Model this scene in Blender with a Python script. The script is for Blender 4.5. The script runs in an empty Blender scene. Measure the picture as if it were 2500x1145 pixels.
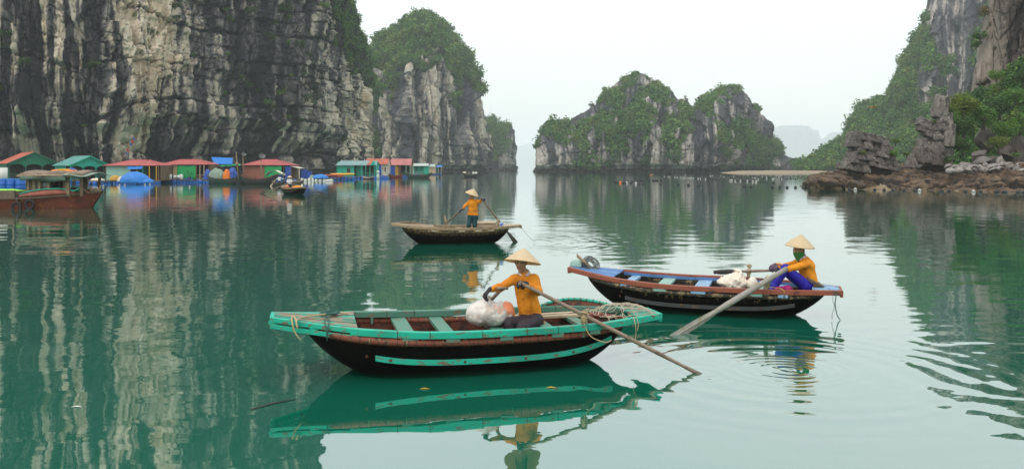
import bpy, bmesh, math, random, time
import numpy as np
from mathutils import Vector, Matrix, Euler
T0 = time.time()
random.seed(7)
RNG = np.random.default_rng(7)
scene = bpy.context.scene
COL = scene.collection
R = math.radians

# ------------------------------------------------------------------ camera
CAM_H = 2.5          # eye height above the water, standing on a tour boat
FPX = 2000.0         # focal length in photograph pixels
HOR = 410.0          # photograph row of the horizon
cam_data = bpy.data.cameras.new('camera')
cam = bpy.data.objects.new('camera', cam_data)
COL.objects.link(cam)
cam.location = (0, 0, CAM_H)
cam.rotation_euler = (R(90), 0, 0)
cam_data.sensor_width = 36.0
cam_data.lens = 36.0 * FPX / 2500.0
cam_data.shift_y = -(572.5 - HOR) / 2500.0
cam_data.clip_start = 0.1
cam_data.clip_end = 30000
scene.camera = cam

# ------------------------------------------------------------------ sky, sun, exposure
SUN_EL, SUN_AZ = 52.0, 215.0     # soft sun through cloud, behind the camera on the left
world = bpy.data.worlds.new('World')
scene.world = world
world.use_nodes = True
wn, wl = world.node_tree.nodes, world.node_tree.links
wn.clear()
w_out = wn.new('ShaderNodeOutputWorld')
w_sky = wn.new('ShaderNodeTexSky')
w_sky.sky_type = 'NISHITA'
w_sky.sun_disc = False
w_sky.sun_elevation = R(SUN_EL)
w_sky.sun_rotation = R(SUN_AZ)
w_sky.air_density, w_sky.dust_density = 1.5, 4.0
w_bg = wn.new('ShaderNodeBackground')
w_bg.inputs['Strength'].default_value = 0.05
wl.new(w_sky.outputs[0], w_bg.inputs['Color'])
# closed cloud cover: a pale, almost even sheet with a faint texture, brighter overhead as overcast skies are
w_tc = wn.new('ShaderNodeTexCoord')
w_map = wn.new('ShaderNodeMapping')
w_map.inputs['Scale'].default_value = (1.0, 1.0, 3.5)
wl.new(w_tc.outputs['Generated'], w_map.inputs['Vector'])
w_no = wn.new('ShaderNodeTexNoise')
w_no.inputs['Scale'].default_value = 1.3
w_no.inputs['Detail'].default_value = 4.0
wl.new(w_map.outputs[0], w_no.inputs['Vector'])
w_cr = wn.new('ShaderNodeValToRGB')
w_cr.color_ramp.elements[0].position = 0.3
w_cr.color_ramp.elements[0].color = (0.76, 0.82, 0.82, 1)
w_cr.color_ramp.elements[1].position = 0.7
w_cr.color_ramp.elements[1].color = (0.86, 0.865, 0.84, 1)
wl.new(w_no.outputs[0], w_cr.inputs[0])
w_sep = wn.new('ShaderNodeSeparateXYZ')
wl.new(w_tc.outputs['Generated'], w_sep.inputs[0])
w_el = wn.new('ShaderNodeMapRange')
w_el.inputs['From Min'].default_value, w_el.inputs['From Max'].default_value = 0.0, 1.0
w_el.inputs['To Min'].default_value, w_el.inputs['To Max'].default_value = 0.98, 1.85
wl.new(w_sep.outputs['Z'], w_el.inputs['Value'])
w_bg2 = wn.new('ShaderNodeBackground')
wl.new(w_cr.outputs[0], w_bg2.inputs['Color'])
wl.new(w_el.outputs[0], w_bg2.inputs['Strength'])
w_add = wn.new('ShaderNodeAddShader')
wl.new(w_bg.outputs[0], w_add.inputs[0])
wl.new(w_bg2.outputs[0], w_add.inputs[1])
wl.new(w_add.outputs[0], w_out.inputs['Surface'])

sun_data = bpy.data.lights.new('sun', 'SUN')
sun_data.energy = 0.7
sun_data.angle = R(16)
sun_data.color = (1.0, 0.95, 0.88)
sun = bpy.data.objects.new('sun', sun_data)
COL.objects.link(sun)
sd = Vector((math.sin(R(SUN_AZ)) * math.cos(R(SUN_EL)), math.cos(R(SUN_AZ)) * math.cos(R(SUN_EL)), math.sin(R(SUN_EL))))
sun.rotation_euler = sd.to_track_quat('Z', 'Y').to_euler()
sun.location = (0, -20, 60)

vs = scene.view_settings
vs.view_transform, vs.look, vs.exposure, vs.gamma = 'Standard', 'None', 0.0, 1.0
vs.use_curve_mapping = False
scene.render.engine = 'CYCLES'
scene.cycles.use_denoising = True
scene.cycles.max_bounces = 6
scene.cycles.volume_bounces = 3
scene.cycles.transparent_max_bounces = 6
scene.cycles.caustics_reflective = False
scene.cycles.caustics_refractive = False

# ------------------------------------------------------------------ helpers
def wx(px, d):
    return (px - 1250.0) / FPX * d
def wz(py, d):
    return CAM_H - (py - HOR) / FPX * d
def wpt(px, py, d):
    return Vector((wx(px, d), d, wz(py, d)))
def on_water(px, py):
    d = CAM_H * FPX / (py - HOR)
    return Vector((wx(px, d), d, 0.0))

def tag(o, label=None, cat=None, group=None, kind=None):
    if label: o['label'] = label
    if cat: o['category'] = cat
    if group: o['group'] = group
    if kind: o['kind'] = kind
    return o

def empty(name, loc=(0, 0, 0), rz=0.0, label=None, cat=None, group=None):
    o = bpy.data.objects.new(name, None)
    o.empty_display_size = 0.3
    o.location = loc
    o.rotation_euler = (0, 0, rz)
    COL.objects.link(o)
    return tag(o, label, cat, group)

def link(name, me, m=None, parent=None, loc=None):
    o = bpy.data.objects.new(name, me)
    if m is not None and not me.materials:
        for q in (m if isinstance(m, (list, tuple)) else [m]):
            me.materials.append(q)
    COL.objects.link(o)
    if parent is not None:
        o.parent = parent
    if loc is not None:
        o.location = loc
    return o

def children(o):
    return [c for c in bpy.data.objects if c.parent == o]

def copy_tree(o, parent=None):
    kids = list(o.children)
    c = o.copy()
    COL.objects.link(c)
    if parent is not None:
        c.parent = parent
    for k in kids:
        copy_tree(k, c)
    return c

_O1 = 'first second third fourth fifth sixth seventh eighth ninth tenth eleventh twelfth thirteenth fourteenth fifteenth sixteenth seventeenth eighteenth nineteenth twentieth'.split()
def nth(i):
    if i < 20: return _O1[i]
    t = i + 1
    if t % 10 == 0: return {30: 'thirtieth', 40: 'fortieth'}[t]
    return {2: 'twenty', 3: 'thirty'}[t // 10] + '-' + _O1[t % 10 - 1]

class MB:
    """collects shapes for one mesh object"""
    def __init__(self):
        self.v, self.f, self.s, self.m, self.n = [], [], [], [], 0
    def add(self, verts, faces, smooth=False, mi=0):
        verts = np.asarray(verts, float).reshape(-1, 3)
        n = self.n
        self.v.append(verts)
        for f in faces:
            self.f.append(tuple(int(i) + n for i in f))
            self.s.append(smooth)
            self.m.append(mi)
        self.n += len(verts)
        return self
    def box(self, c, size, rot=None, taper=1.0, mi=0, jit=0.0):
        sx, sy, sz = (q / 2 for q in size)
        v = [Vector((x * sx * (taper if z > 0 else 1), y * sy * (taper if z > 0 else 1), z * sz)) for z in (-1, 1) for y in (-1, 1) for x in (-1, 1)]
        if jit:
            v = [q + Vector((random.uniform(-jit, jit), random.uniform(-jit, jit), random.uniform(-jit, jit))) for q in v]
        if rot is not None:
            M = rot if isinstance(rot, Matrix) else Euler(rot).to_matrix()
            v = [M @ q for q in v]
        v = [tuple(q + Vector(c)) for q in v]
        return self.add(v, [(0, 2, 3, 1), (4, 5, 7, 6), (0, 1, 5, 4), (2, 6, 7, 3), (0, 4, 6, 2), (1, 3, 7, 5)], mi=mi)
    def bar(self, p0, p1, w, h, up=(0, 0, 1), mi=0):
        """plank from p0 to p1, w across, h along up"""
        p0, p1 = Vector(p0), Vector(p1)
        d = p1 - p0
        L = d.length
        d.normalize()
        u = Vector(up)
        s = d.cross(u)
        if s.length < 1e-4:
            s = d.cross(Vector((0, 1, 0)))
        s.normalize()
        u = s.cross(d)
        M = Matrix((d, s, u)).transposed()
        return self.box((p0 + p1) / 2, (L, w, h), M, mi=mi)
    def tube(self, pts, r, seg=8, caps=True, mi=0, smooth=True, flat=(1, 1), close=False):
        pts = [Vector(p) for p in pts]
        n = len(pts)
        rr = r if isinstance(r, (list, tuple, np.ndarray)) else [r] * n
        ref = None
        V, Fc = [], []
        for i, p in enumerate(pts):
            a = pts[(i - 1) % n] if (close or i > 0) else pts[i]
            b = pts[(i + 1) % n] if (close or i < n - 1) else pts[i]
            t = (b - a).normalized() if (b - a).length > 1e-9 else Vector((0, 0, 1))
            if ref is None:
                ref = Vector((0, 0, 1)) if abs(t.z) < 0.9 else Vector((1, 0, 0))
            s = t.cross(ref)
            if s.length < 1e-5:
                s = t.cross(Vector((0, 1, 0.1)))
            s.normalize()
            u = s.cross(t)
            ref = u
            for k in range(seg):
                an = 2 * math.pi * k / seg
                V.append(p + s * (math.cos(an) * rr[i] * flat[0]) + u * (math.sin(an) * rr[i] * flat[1]))
        rows = n if close else n - 1
        for i in range(rows):
            for k in range(seg):
                a, b = i * seg + k, i * seg + (k + 1) % seg
                c, d = ((i + 1) % n) * seg + (k + 1) % seg, ((i + 1) % n) * seg + k
                Fc.append((a, b, c, d))
        self.add([tuple(q) for q in V], Fc, smooth, mi)
        if caps and not close:
            n0 = self.n - len(V)
            self.f.append(tuple(n0 + k for k in reversed(range(seg)))); self.s.append(False); self.m.append(mi)
            self.f.append(tuple(n0 + (n - 1) * seg + k for k in range(seg))); self.s.append(False); self.m.append(mi)
        return self
    def lathe(self, prof, c=(0, 0, 0), seg=24, M=None, mi=0, smooth=True):
        V, Fc = [], []
        for r, z in prof:
            for k in range(seg):
                a = 2 * math.pi * k / seg
                q = Vector((r * math.cos(a), r * math.sin(a), z))
                if M is not None:
                    q = M @ q
                V.append(tuple(q + Vector(c)))
        for i in range(len(prof) - 1):
            for k in range(seg):
                Fc.append((i * seg + k, i * seg + (k + 1) % seg, (i + 1) * seg + (k + 1) % seg, (i + 1) * seg + k))
        return self.add(V, Fc, smooth, mi)
    def grid(self, P, smooth=True, close_u=False, mi=0, flip=False):
        """P: array (nu, nv, 3)"""
        P = np.asarray(P, float)
        nu, nv = P.shape[:2]
        Fc = []
        for i in range(nu if close_u else nu - 1):
            for j in range(nv - 1):
                a, b = i * nv + j, ((i + 1) % nu) * nv + j
                q = (a, b, b + 1, a + 1)
                Fc.append(q[::-1] if flip else q)
        return self.add(P.reshape(-1, 3), Fc, smooth, mi)
    def mesh(self, name):
        me = bpy.data.meshes.new(name)
        V = np.concatenate(self.v) if self.v else np.zeros((0, 3))
        me.from_pydata(V.tolist(), [], self.f)
        me.polygons.foreach_set('use_smooth', np.array(self.s, bool))
        me.polygons.foreach_set('material_index', np.array(self.m, np.int32))
        me.update()
        return me
    def build(self, name, m=None, parent=None, loc=None, bevel=0.0):
        o = link(name, self.mesh(name), m, parent, loc)
        if bevel:
            b = o.modifiers.new('bevel', 'BEVEL')
            b.width = bevel
            b.segments = 2
            b.limit_method = 'ANGLE'
        return o

def np_mesh(name, V, Q, smooth=True):
    """big meshes from arrays: V (n,3), Q (m,4)"""
    me = bpy.data.meshes.new(name)
    V = np.ascontiguousarray(V, np.float32)
    Q = np.ascontiguousarray(Q, np.int32)
    me.vertices.add(len(V)); me.vertices.foreach_set('co', V.ravel())
    k = Q.shape[1]
    me.loops.add(Q.size); me.loops.foreach_set('vertex_index', Q.ravel())
    me.polygons.add(len(Q))
    me.polygons.foreach_set('loop_start', np.arange(0, Q.size, k, dtype=np.int32))
    me.polygons.foreach_set('use_smooth', np.full(len(Q), smooth, bool))
    me.update(calc_edges=True)
    me.validate()
    return me

def set_attr(me, name, a):
    at = me.attributes.new(name, 'FLOAT', 'POINT')
    at.data.foreach_set('value', np.ascontiguousarray(a, np.float32).ravel())

# ---- noise on arrays
def _h(ix, iy, iz, seed):
    h = (ix.astype(np.uint32) * np.uint32(374761393) + iy.astype(np.uint32) * np.uint32(668265263)
         + iz.astype(np.uint32) * np.uint32(2147483647) + np.uint32((seed * 974634777) & 0xffffffff))
    h = (h ^ (h >> np.uint32(13))) * np.uint32(1274126177)
    h = (h ^ (h >> np.uint32(16))) * np.uint32(2246822519)
    h = h ^ (h >> np.uint32(15))
    return (h & np.uint32(0xffffff)).astype(np.float32) / np.float32(0xffffff)
def hash2(a, b, seed=0):
    return _h(np.asarray(a, np.int64), np.asarray(b, np.int64), np.zeros_like(np.asarray(a, np.int64)), seed)
def vn(x, y, z, seed=0):
    x, y, z = np.broadcast_arrays(np.asarray(x, np.float32), np.asarray(y, np.float32), np.asarray(z, np.float32))
    fx, fy, fz = np.floor(x), np.floor(y), np.floor(z)
    ix, iy, iz = fx.astype(np.int64), fy.astype(np.int64), fz.astype(np.int64)
    tx, ty, tz = x - fx, y - fy, z - fz
    tx, ty, tz = (t * t * (3 - 2 * t) for t in (tx, ty, tz))
    def L(a, b, t): return a + (b - a) * t
    return L(L(L(_h(ix, iy, iz, seed), _h(ix + 1, iy, iz, seed), tx), L(_h(ix, iy + 1, iz, seed), _h(ix + 1, iy + 1, iz, seed), tx), ty),
             L(L(_h(ix, iy, iz + 1, seed), _h(ix + 1, iy, iz + 1, seed), tx), L(_h(ix, iy + 1, iz + 1, seed), _h(ix + 1, iy + 1, iz + 1, seed), tx), ty), tz)
def fbm(x, y, z, oct=4, seed=0, gain=0.5):
    s, a, n = 0, 1.0, 0.0
    for o in range(oct):
        s = s + a * vn(x, y, z, seed + o * 17); n += a
        x, y, z, a = x * 2.03 + 5.1, y * 2.03 + 1.7, z * 2.03 + 9.2, a * gain
    return s / n
def worley2(x, z, seed=0):
    """cellular pattern: three random numbers of the nearest cell, offset from its centre, distance to the cell edge"""
    x, z = np.asarray(x, np.float32), np.asarray(z, np.float32)
    ix, iz = np.floor(x).astype(np.int64), np.floor(z).astype(np.int64)
    f1 = np.full(x.shape, 9.0, np.float32); f2 = f1.copy()
    bi, bj, bx, bz = ix.copy(), iz.copy(), x * 0, x * 0
    for a in (-1, 0, 1):
        for b in (-1, 0, 1):
            ci, cj = ix + a, iz + b
            dx = x - (ci + hash2(ci, cj, seed)); dz = z - (cj + hash2(ci, cj, seed + 1))
            d = np.sqrt(dx * dx + dz * dz)
            m = d < f1
            f2 = np.where(m, f1, np.minimum(f2, d)); f1 = np.where(m, d, f1)
            bi = np.where(m, ci, bi); bj = np.where(m, cj, bj); bx = np.where(m, dx, bx); bz = np.where(m, dz, bz)
    return hash2(bi, bj, seed + 2), hash2(bi, bj, seed + 3), hash2(bi, bj, seed + 4), bx, bz, f2 - f1
def facets(s, z, w, h, seed, warp=0.5):
    """angular broken rock: flat tilted plates with steps between them"""
    wx_ = (fbm(s / (w * 1.3), z / (h * 1.3), 0 * s, 3, seed + 30) - 0.5) * warp * 2
    wz_ = (fbm(s / (w * 1.3), z / (h * 1.3), 0 * s + 5, 3, seed + 33) - 0.5) * warp * 2
    a, b, c, dx, dz, e = worley2(s / w + wx_, z / h + wz_, seed)
    return (a - 0.5) + (b - 0.5) * dx * 2.2 + (c - 0.35) * dz * 1.3, e, c
def sst(a, b, x):
    t = np.clip((x - a) / (b - a), 0, 1)
    return t * t * (3 - 2 * t)
def in_poly(px, py, poly):
    px, py = np.asarray(px), np.asarray(py)
    r = np.zeros(px.shape, bool)
    n = len(poly)
    for i in range(n):
        x0, y0 = poly[i]; x1, y1 = poly[(i + 1) % n]
        if y0 == y1: continue
        c = ((y0 > py) != (y1 > py)) & (px < (x1 - x0) * (py - y0) / (y1 - y0) + x0)
        r ^= c
    return r

# ------------------------------------------------------------------ materials
def new_mat(name):
    m = bpy.data.materials.new(name)
    m.use_nodes = True
    nt = m.node_tree
    nt.nodes.clear()
    out = nt.nodes.new('ShaderNodeOutputMaterial')
    b = nt.nodes.new('ShaderNodeBsdfPrincipled')
    nt.links.new(b.outputs[0], out.inputs['Surface'])
    return m, nt, b, out
def nd(nt, typ, **kw):
    n = nt.nodes.new(typ)
    for k, v in kw.items():
        if k in n.inputs.keys() if hasattr(n.inputs, 'keys') else False:
            n.inputs[k].default_value = v
        else:
            setattr(n, k, v)
    return n
def mixc(nt, fac, a, b, blend='MIX'):
    n = nt.nodes.new('ShaderNodeMix')
    n.data_type = 'RGBA'; n.blend_type = blend; n.clamp_factor = True
    for i, s in ((0, fac), (6, a), (7, b)):
        if hasattr(s, 'is_output') or isinstance(s, bpy.types.NodeSocket):
            nt.links.new(s, n.inputs[i])
        else:
            n.inputs[i].default_value = s if i == 0 else (*s[:3], 1)
    return n.outputs[2]
def mth(nt, op, a, b=None, c=None, clamp=False):
    n = nt.nodes.new('ShaderNodeMath'); n.operation = op; n.use_clamp = clamp
    for i, s in enumerate((a, b, c)):
        if s is None: continue
        if isinstance(s, bpy.types.NodeSocket): nt.links.new(s, n.inputs[i])
        else: n.inputs[i].default_value = s
    return n.outputs[0]
def rng_(nt, v, a, b, c=0.0, d=1.0):
    n = nt.nodes.new('ShaderNodeMapRange'); n.clamp = True
    nt.links.new(v, n.inputs[0])
    for i, q in enumerate((a, b, c, d)): n.inputs[i + 1].default_value = q
    return n.outputs[0]
def noise(nt, scale, detail=3.0, vec=None, mapscale=None, coord='Object', rough=0.55):
    t = nt.nodes.new('ShaderNodeTexNoise')
    t.inputs['Scale'].default_value = scale; t.inputs['Detail'].default_value = detail; t.inputs['Roughness'].default_value = rough
    if vec is None:
        tc = nt.nodes.new('ShaderNodeTexCoord'); vec = tc.outputs[coord]
    if mapscale:
        mp = nt.nodes.new('ShaderNodeMapping'); mp.inputs['Scale'].default_value = mapscale
        nt.links.new(vec, mp.inputs['Vector']); vec = mp.outputs[0]
    nt.links.new(vec, t.inputs['Vector'])
    return t.outputs[0]
def bump(nt, b, h, strength=0.3, dist=0.02):
    n = nt.nodes.new('ShaderNodeBump'); n.inputs['Strength'].default_value = strength; n.inputs['Distance'].default_value = dist
    nt.links.new(h, n.inputs['Height']); nt.links.new(n.outputs[0], b.inputs['Normal'])

_MC = {}
def paint(name, col, rough=0.6, var=0.25, scale=4.0, wear=None, wear_amt=0.0, wear_scale=9.0, bmp=0.15, bd=0.004, stretch=None, spec=0.4, dirt=None, dirt_amt=0.0, objvar=0.0):
    """painted / weathered surface: base colour with mottling, optional worn patches of another colour"""
    if name in _MC: return _MC[name]
    m, nt, b, out = new_mat(name)
    n1 = noise(nt, scale, 5.0, mapscale=stretch)
    c = mixc(nt, n1, tuple(q * (1 - var) for q in col), tuple(min(1, q * (1 + var)) for q in col))
    if dirt is not None:
        n3 = noise(nt, scale * 0.6, 6.0, mapscale=stretch, rough=0.65)
        c = mixc(nt, rng_(nt, n3, 0.62 - dirt_amt * 0.3, 0.72 - dirt_amt * 0.2), c, dirt)
    if wear is not None:
        n2 = noise(nt, wear_scale, 6.0, mapscale=stretch, rough=0.7)
        f = rng_(nt, n2, 0.64 - wear_amt * 0.28, 0.67 - wear_amt * 0.28)
        c = mixc(nt, f, c, wear)
    if objvar:
        oi = nt.nodes.new('ShaderNodeObjectInfo')
        cm = nt.nodes.new('ShaderNodeVectorMath'); cm.operation = 'SCALE'
        nt.links.new(c, cm.inputs[0]); nt.links.new(mth(nt, 'MULTIPLY_ADD', oi.outputs['Random'], objvar, 1 - objvar / 2), cm.inputs['Scale'])
        c = cm.outputs[0]
    nt.links.new(c, b.inputs['Base Color'])
    b.inputs['Roughness'].default_value = rough
    b.inputs['Specular IOR Level'].default_value = spec
    if bmp:
        bump(nt, b, noise(nt, scale * 5, 5.0, mapscale=stretch), bmp, bd)
    _MC[name] = m
    return m
# ------------------------------------------------------------------ water
def water_material():
    m, nt, b, out = new_mat('bay_water')
    geo = nt.nodes.new('ShaderNodeNewGeometry')
    pos = geo.outputs['Position']
    # murky green body with slow variation
    n0 = noise(nt, 0.05, 2.0, vec=pos)
    c = mixc(nt, n0, (0.003, 0.100, 0.060), (0.006, 0.128, 0.080))
    nt.links.new(c, b.inputs['Base Color'])
    b.inputs['Roughness'].default_value = 0.015
    b.inputs['IOR'].default_value = 2.4
    b.inputs['Specular IOR Level'].default_value = 0.5
    # ripples: long lazy swell, mid ripples, fine wind ripples in patches
    patch = rng_(nt, noise(nt, 0.045, 3.0, vec=pos), 0.40, 0.66)
    swell = noise(nt, 0.62, 1.5, vec=pos, mapscale=(0.8, 1.0, 1.0))
    mid = noise(nt, 1.5, 1.5, vec=pos, mapscale=(0.42, 1.0, 1.0))
    fine = noise(nt, 5.0, 2.0, vec=pos, mapscale=(0.30, 1.0, 1.0))
    h = mth(nt, 'MULTIPLY', swell, 0.0165)
    h = mth(nt, 'MULTIPLY_ADD', mid, mth(nt, 'MULTIPLY_ADD', patch, 0.0062, 0.0022), h)
    h = mth(nt, 'MULTIPLY_ADD', fine, mth(nt, 'MULTIPLY_ADD', patch, 0.0021, 0.00035), h)
    sep = nt.nodes.new('ShaderNodeSeparateXYZ')
    nt.links.new(pos, sep.inputs[0])
    def ring(cx, cy, wl, amp, r0, r1, r2, r3):
        dx = mth(nt, 'SUBTRACT', sep.outputs[0], cx); dy = mth(nt, 'SUBTRACT', sep.outputs[1], cy)
        r = mth(nt, 'SQRT', mth(nt, 'ADD', mth(nt, 'MULTIPLY', dx, dx), mth(nt, 'MULTIPLY', dy, dy)))
        r = mth(nt, 'MULTIPLY_ADD', mid, 0.5, r)
        s = mth(nt, 'SINE', mth(nt, 'MULTIPLY', r, 2 * math.pi / wl))
        env = mth(nt, 'MULTIPLY', rng_(nt, r, r0, r1), rng_(nt, r, r2, r3, 1.0, 0.0))
        return mth(nt, 'MULTIPLY', mth(nt, 'MULTIPLY', s, env), amp)
    for a in RINGS:
        h = mth(nt, 'ADD', h, ring(*a))
    bp = nt.nodes.new('ShaderNodeBump')
    bp.inputs['Strength'].default_value = 1.0
    bp.inputs['Distance'].default_value = 1.0
    nt.links.new(h, bp.inputs['Height'])
    nt.links.new(bp.outputs[0], b.inputs['Normal'])
    b.inputs['Coat Weight'].default_value = 0.7      # extra coat layer added to strengthen the sky's reflection
    b.inputs['Coat IOR'].default_value = 2.4
    b.inputs['Coat Roughness'].default_value = 0.015
    nt.links.new(bp.outputs[0], b.inputs['Coat Normal'])
    return m
w1 = on_water(1705, 912); w2 = on_water(1930, 905); w3 = on_water(2560, 900); w4 = on_water(1255, 592); w5 = on_water(1655, 818)
RINGS = [(w1.x, w1.y, 0.22, 0.0011, 0.0, 0.08, 0.5, 1.0), (w2.x, w2.y, 0.17, 0.0010, 0.1, 0.25, 0.8, 1.5),
         (w2.x, w2.y, 0.42, 0.0024, 1.0, 1.6, 2.2, 3.6), (w3.x, w3.y, 0.60, 0.0021, 0.4, 1.2, 2.2, 4.6),
         (w4.x, w4.y, 0.45, 0.0020, 0.1, 0.4, 2.5, 6.0), (w5.x, w5.y, 0.2, 0.0008, 0.0, 0.1, 0.5, 0.9)]
wm = MB()
wm.add([(-14000, -80, 0), (14000, -80, 0), (14000, 14000, 0), (-14000, 14000, 0)], [(0, 1, 2, 3)])
tag(wm.build('water', water_material()), 'calm emerald green bay water mirroring the cliffs and boats', None, None, 'structure')

# ------------------------------------------------------------------ limestone
def rock_material(name, dark, mid, pale, ochre, warm=0.3, veg=(0.014, 0.024, 0.009), wetz=2.2, fine=1.0):
    m, nt, b, out = new_mat(name)
    geo = nt.nodes.new('ShaderNodeNewGeometry'); pos = geo.outputs['Position']
    at = nd(nt, 'ShaderNodeAttribute'); at.attribute_name = 'pale'
    av = nd(nt, 'ShaderNodeAttribute'); av.attribute_name = 'veg'
    nA = noise(nt, 0.35 * fine, 6.0, vec=pos, mapscale=(1, 1, 0.25), rough=0.65)
    nB = noise(nt, 1.5 * fine, 5.0, vec=pos, mapscale=(1, 1, 0.5), rough=0.7)
    nC = noise(nt, 0.09 * fine, 3.0, vec=pos)
    f = mth(nt, 'ADD', at.outputs['Fac'], mth(nt, 'MULTIPLY_ADD', nA, 0.9, -0.45))
    f = mth(nt, 'ADD', f, mth(nt, 'MULTIPLY_ADD', nB, 0.5, -0.25))
    vo = nt.nodes.new('ShaderNodeTexVoronoi'); vo.feature = 'DISTANCE_TO_EDGE'; vo.inputs['Scale'].default_value = 0.30 * fine
    wv = nt.nodes.new('ShaderNodeVectorMath'); wv.operation = 'MULTIPLY_ADD'
    tn = nt.nodes.new('ShaderNodeTexNoise'); tn.inputs['Scale'].default_value = 0.5 * fine; tn.inputs['Detail'].default_value = 4
    nt.links.new(pos, tn.inputs['Vector']); nt.links.new(tn.outputs[1], wv.inputs[0]); wv.inputs[1].default_value = (1.6, 1.6, 1.6); nt.links.new(pos, wv.inputs[2])
    mv = nt.nodes.new('ShaderNodeMapping'); mv.inputs['Scale'].default_value = (1.0, 0.6, 0.55); nt.links.new(wv.outputs[0], mv.inputs['Vector'])
    nt.links.new(mv.outputs[0], vo.inputs['Vector'])
    crk = mth(nt, 'MULTIPLY', rng_(nt, vo.outputs['Distance'], 0.0, 0.055, 1.0, 0.0), rng_(nt, nC, 0.42, 0.6))
    nD = noise(nt, 5.0 * fine, 4.0, vec=pos, mapscale=(1, 1, 0.7), rough=0.75)
    f = mth(nt, 'ADD', f, mth(nt, 'MULTIPLY_ADD', nD, 0.5, -0.25))
    f = mth(nt, 'MULTIPLY_ADD', crk, -0.45, f)
    r = nt.nodes.new('ShaderNodeValToRGB')
    e = r.color_ramp.elements
    e[0].position = 0.08; e[0].color = (*dark, 1)
    e[1].position = 0.95; e[1].color = (*pale, 1)
    x = e.new(0.42); x.color = (*mid, 1)
    x = e.new(0.62); x.color = tuple(0.6 * p + 0.4 * q for p, q in zip(pale, mid)) + (1,)
    nt.links.new(f, r.inputs[0])
    c = r.outputs[0]
    c = mixc(nt, mth(nt, 'MULTIPLY', rng_(nt, nC, 0.5, 0.72), mth(nt, 'MULTIPLY', rng_(nt, f, 0.3, 0.8), warm)), c, ochre)
    c = mixc(nt, rng_(nt, av.outputs['Fac'], 0.35, 0.75), c, veg)
    sep = nt.nodes.new('ShaderNodeSeparateXYZ'); nt.links.new(pos, sep.inputs[0])
    zz = mth(nt, 'MULTIPLY_ADD', nA, -1.6, sep.outputs[2])
    c = mixc(nt, rng_(nt, zz, wetz - 1.2, wetz - 0.6, 1.0, 0.0), c, (0.022, 0.018, 0.016))
    nt.links.new(c, b.inputs['Base Color'])
    b.inputs['Roughness'].default_value = 0.9
    b.inputs['Specular IOR Level'].default_value = 0.15
    hh = mth(nt, 'ADD', noise(nt, 0.9 * fine, 8.0, vec=pos, mapscale=(1, 1, 0.6), rough=0.65), mth(nt, 'MULTIPLY', nB, 0.3))
    bump(nt, b, hh, 0.8, 0.9 / fine)
    return m
ROCK_WALL = rock_material('limestone_streaked', (0.026, 0.025, 0.029), (0.135, 0.126, 0.126), (0.62, 0.53, 0.41), (0.44, 0.29, 0.13), 0.6)
ROCK_PALE = rock_material('limestone_pale', (0.050, 0.054, 0.062), (0.20, 0.185, 0.175), (0.50, 0.445, 0.36), (0.44, 0.32, 0.18), 0.6)
ROCK_GREY = rock_material('limestone_grey', (0.045, 0.047, 0.054), (0.150, 0.140, 0.140), (0.42, 0.375, 0.33), (0.34, 0.24, 0.16), 0.3)
ROCK_BROWN = rock_material('limestone_brown', (0.022, 0.018, 0.016), (0.105, 0.084, 0.072), (0.30, 0.25, 0.21), (0.16, 0.10, 0.06), 0.4, fine=1.6)
ROCK_FAR = rock_material('limestone_far', (0.05, 0.055, 0.06), (0.12, 0.12, 0.12), (0.3, 0.28, 0.25), (0.3, 0.22, 0.15), 0.2)

def polyline_s(pts, n, wy=1.0):
    P = np.array(pts, float)
    seg = np.hypot(np.diff(P[:, 0]), np.diff(P[:, 1]) * wy)
    s = np.concatenate([[0], np.cumsum(seg)])
    t = np.linspace(0, s[-1], n)
    return np.interp(t, s, P[:, 0]), np.interp(t, s, P[:, 1])

def table(v, px):
    if isinstance(v, (int, float)): return np.full(px.shape, float(v))
    a = np.array(v, float)
    return np.interp(px, a[:, 0], a[:, 1])

def landform(name, sil, df, dr, prof, nu, nv, back=60.0, zb=-2.5, nb=14, drop=0.0):
    """a closed hill or cliff: waterline at distance df, crest at dr under the skyline sil, falling away behind.
    Returns the vertex grid, its normals, and the crest-to-front coordinates."""
    px, py = polyline_s(sil, nu)
    py = np.minimum(py + drop * np.clip((HOR - py) / 60.0, 0, 1), np.maximum(py, HOR + 9))
    d0, d1 = table(df, px), table(dr, px)
    zr = np.maximum(CAM_H - (py - HOR) / FPX * d1, -1.5)
    pa, pb = polyline_s([(a * 1.0, b * 1.0) for a, b in prof], nv)
    xf, xr = (px - 1250) / FPX * d0, (px - 1250) / FPX * d1
    G = np.zeros((nu, nv + nb, 3), np.float32)
    for j in range(nv):
        G[:, j, 0] = xf + (xr - xf) * pa[j]
        G[:, j, 1] = d0 + (d1 - d0) * pa[j]
        G[:, j, 2] = zb + (zr - zb) * pb[j]
    for k in range(nb):
        t = (k + 1) / nb
        G[:, nv + k, 0] = xr * (d1 + back * t) / d1
        G[:, nv + k, 1] = d1 + back * t
        G[:, nv + k, 2] = zb + (zr - zb) * (1 - t ** 1.6)
    return G

def grid_normals(G):
    du = np.gradient(G, axis=0); dv = np.gradient(G, axis=1)
    N = np.cross(du, dv)
    N /= np.maximum(np.linalg.norm(N, axis=2, keepdims=True), 1e-6)
    return N

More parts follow.
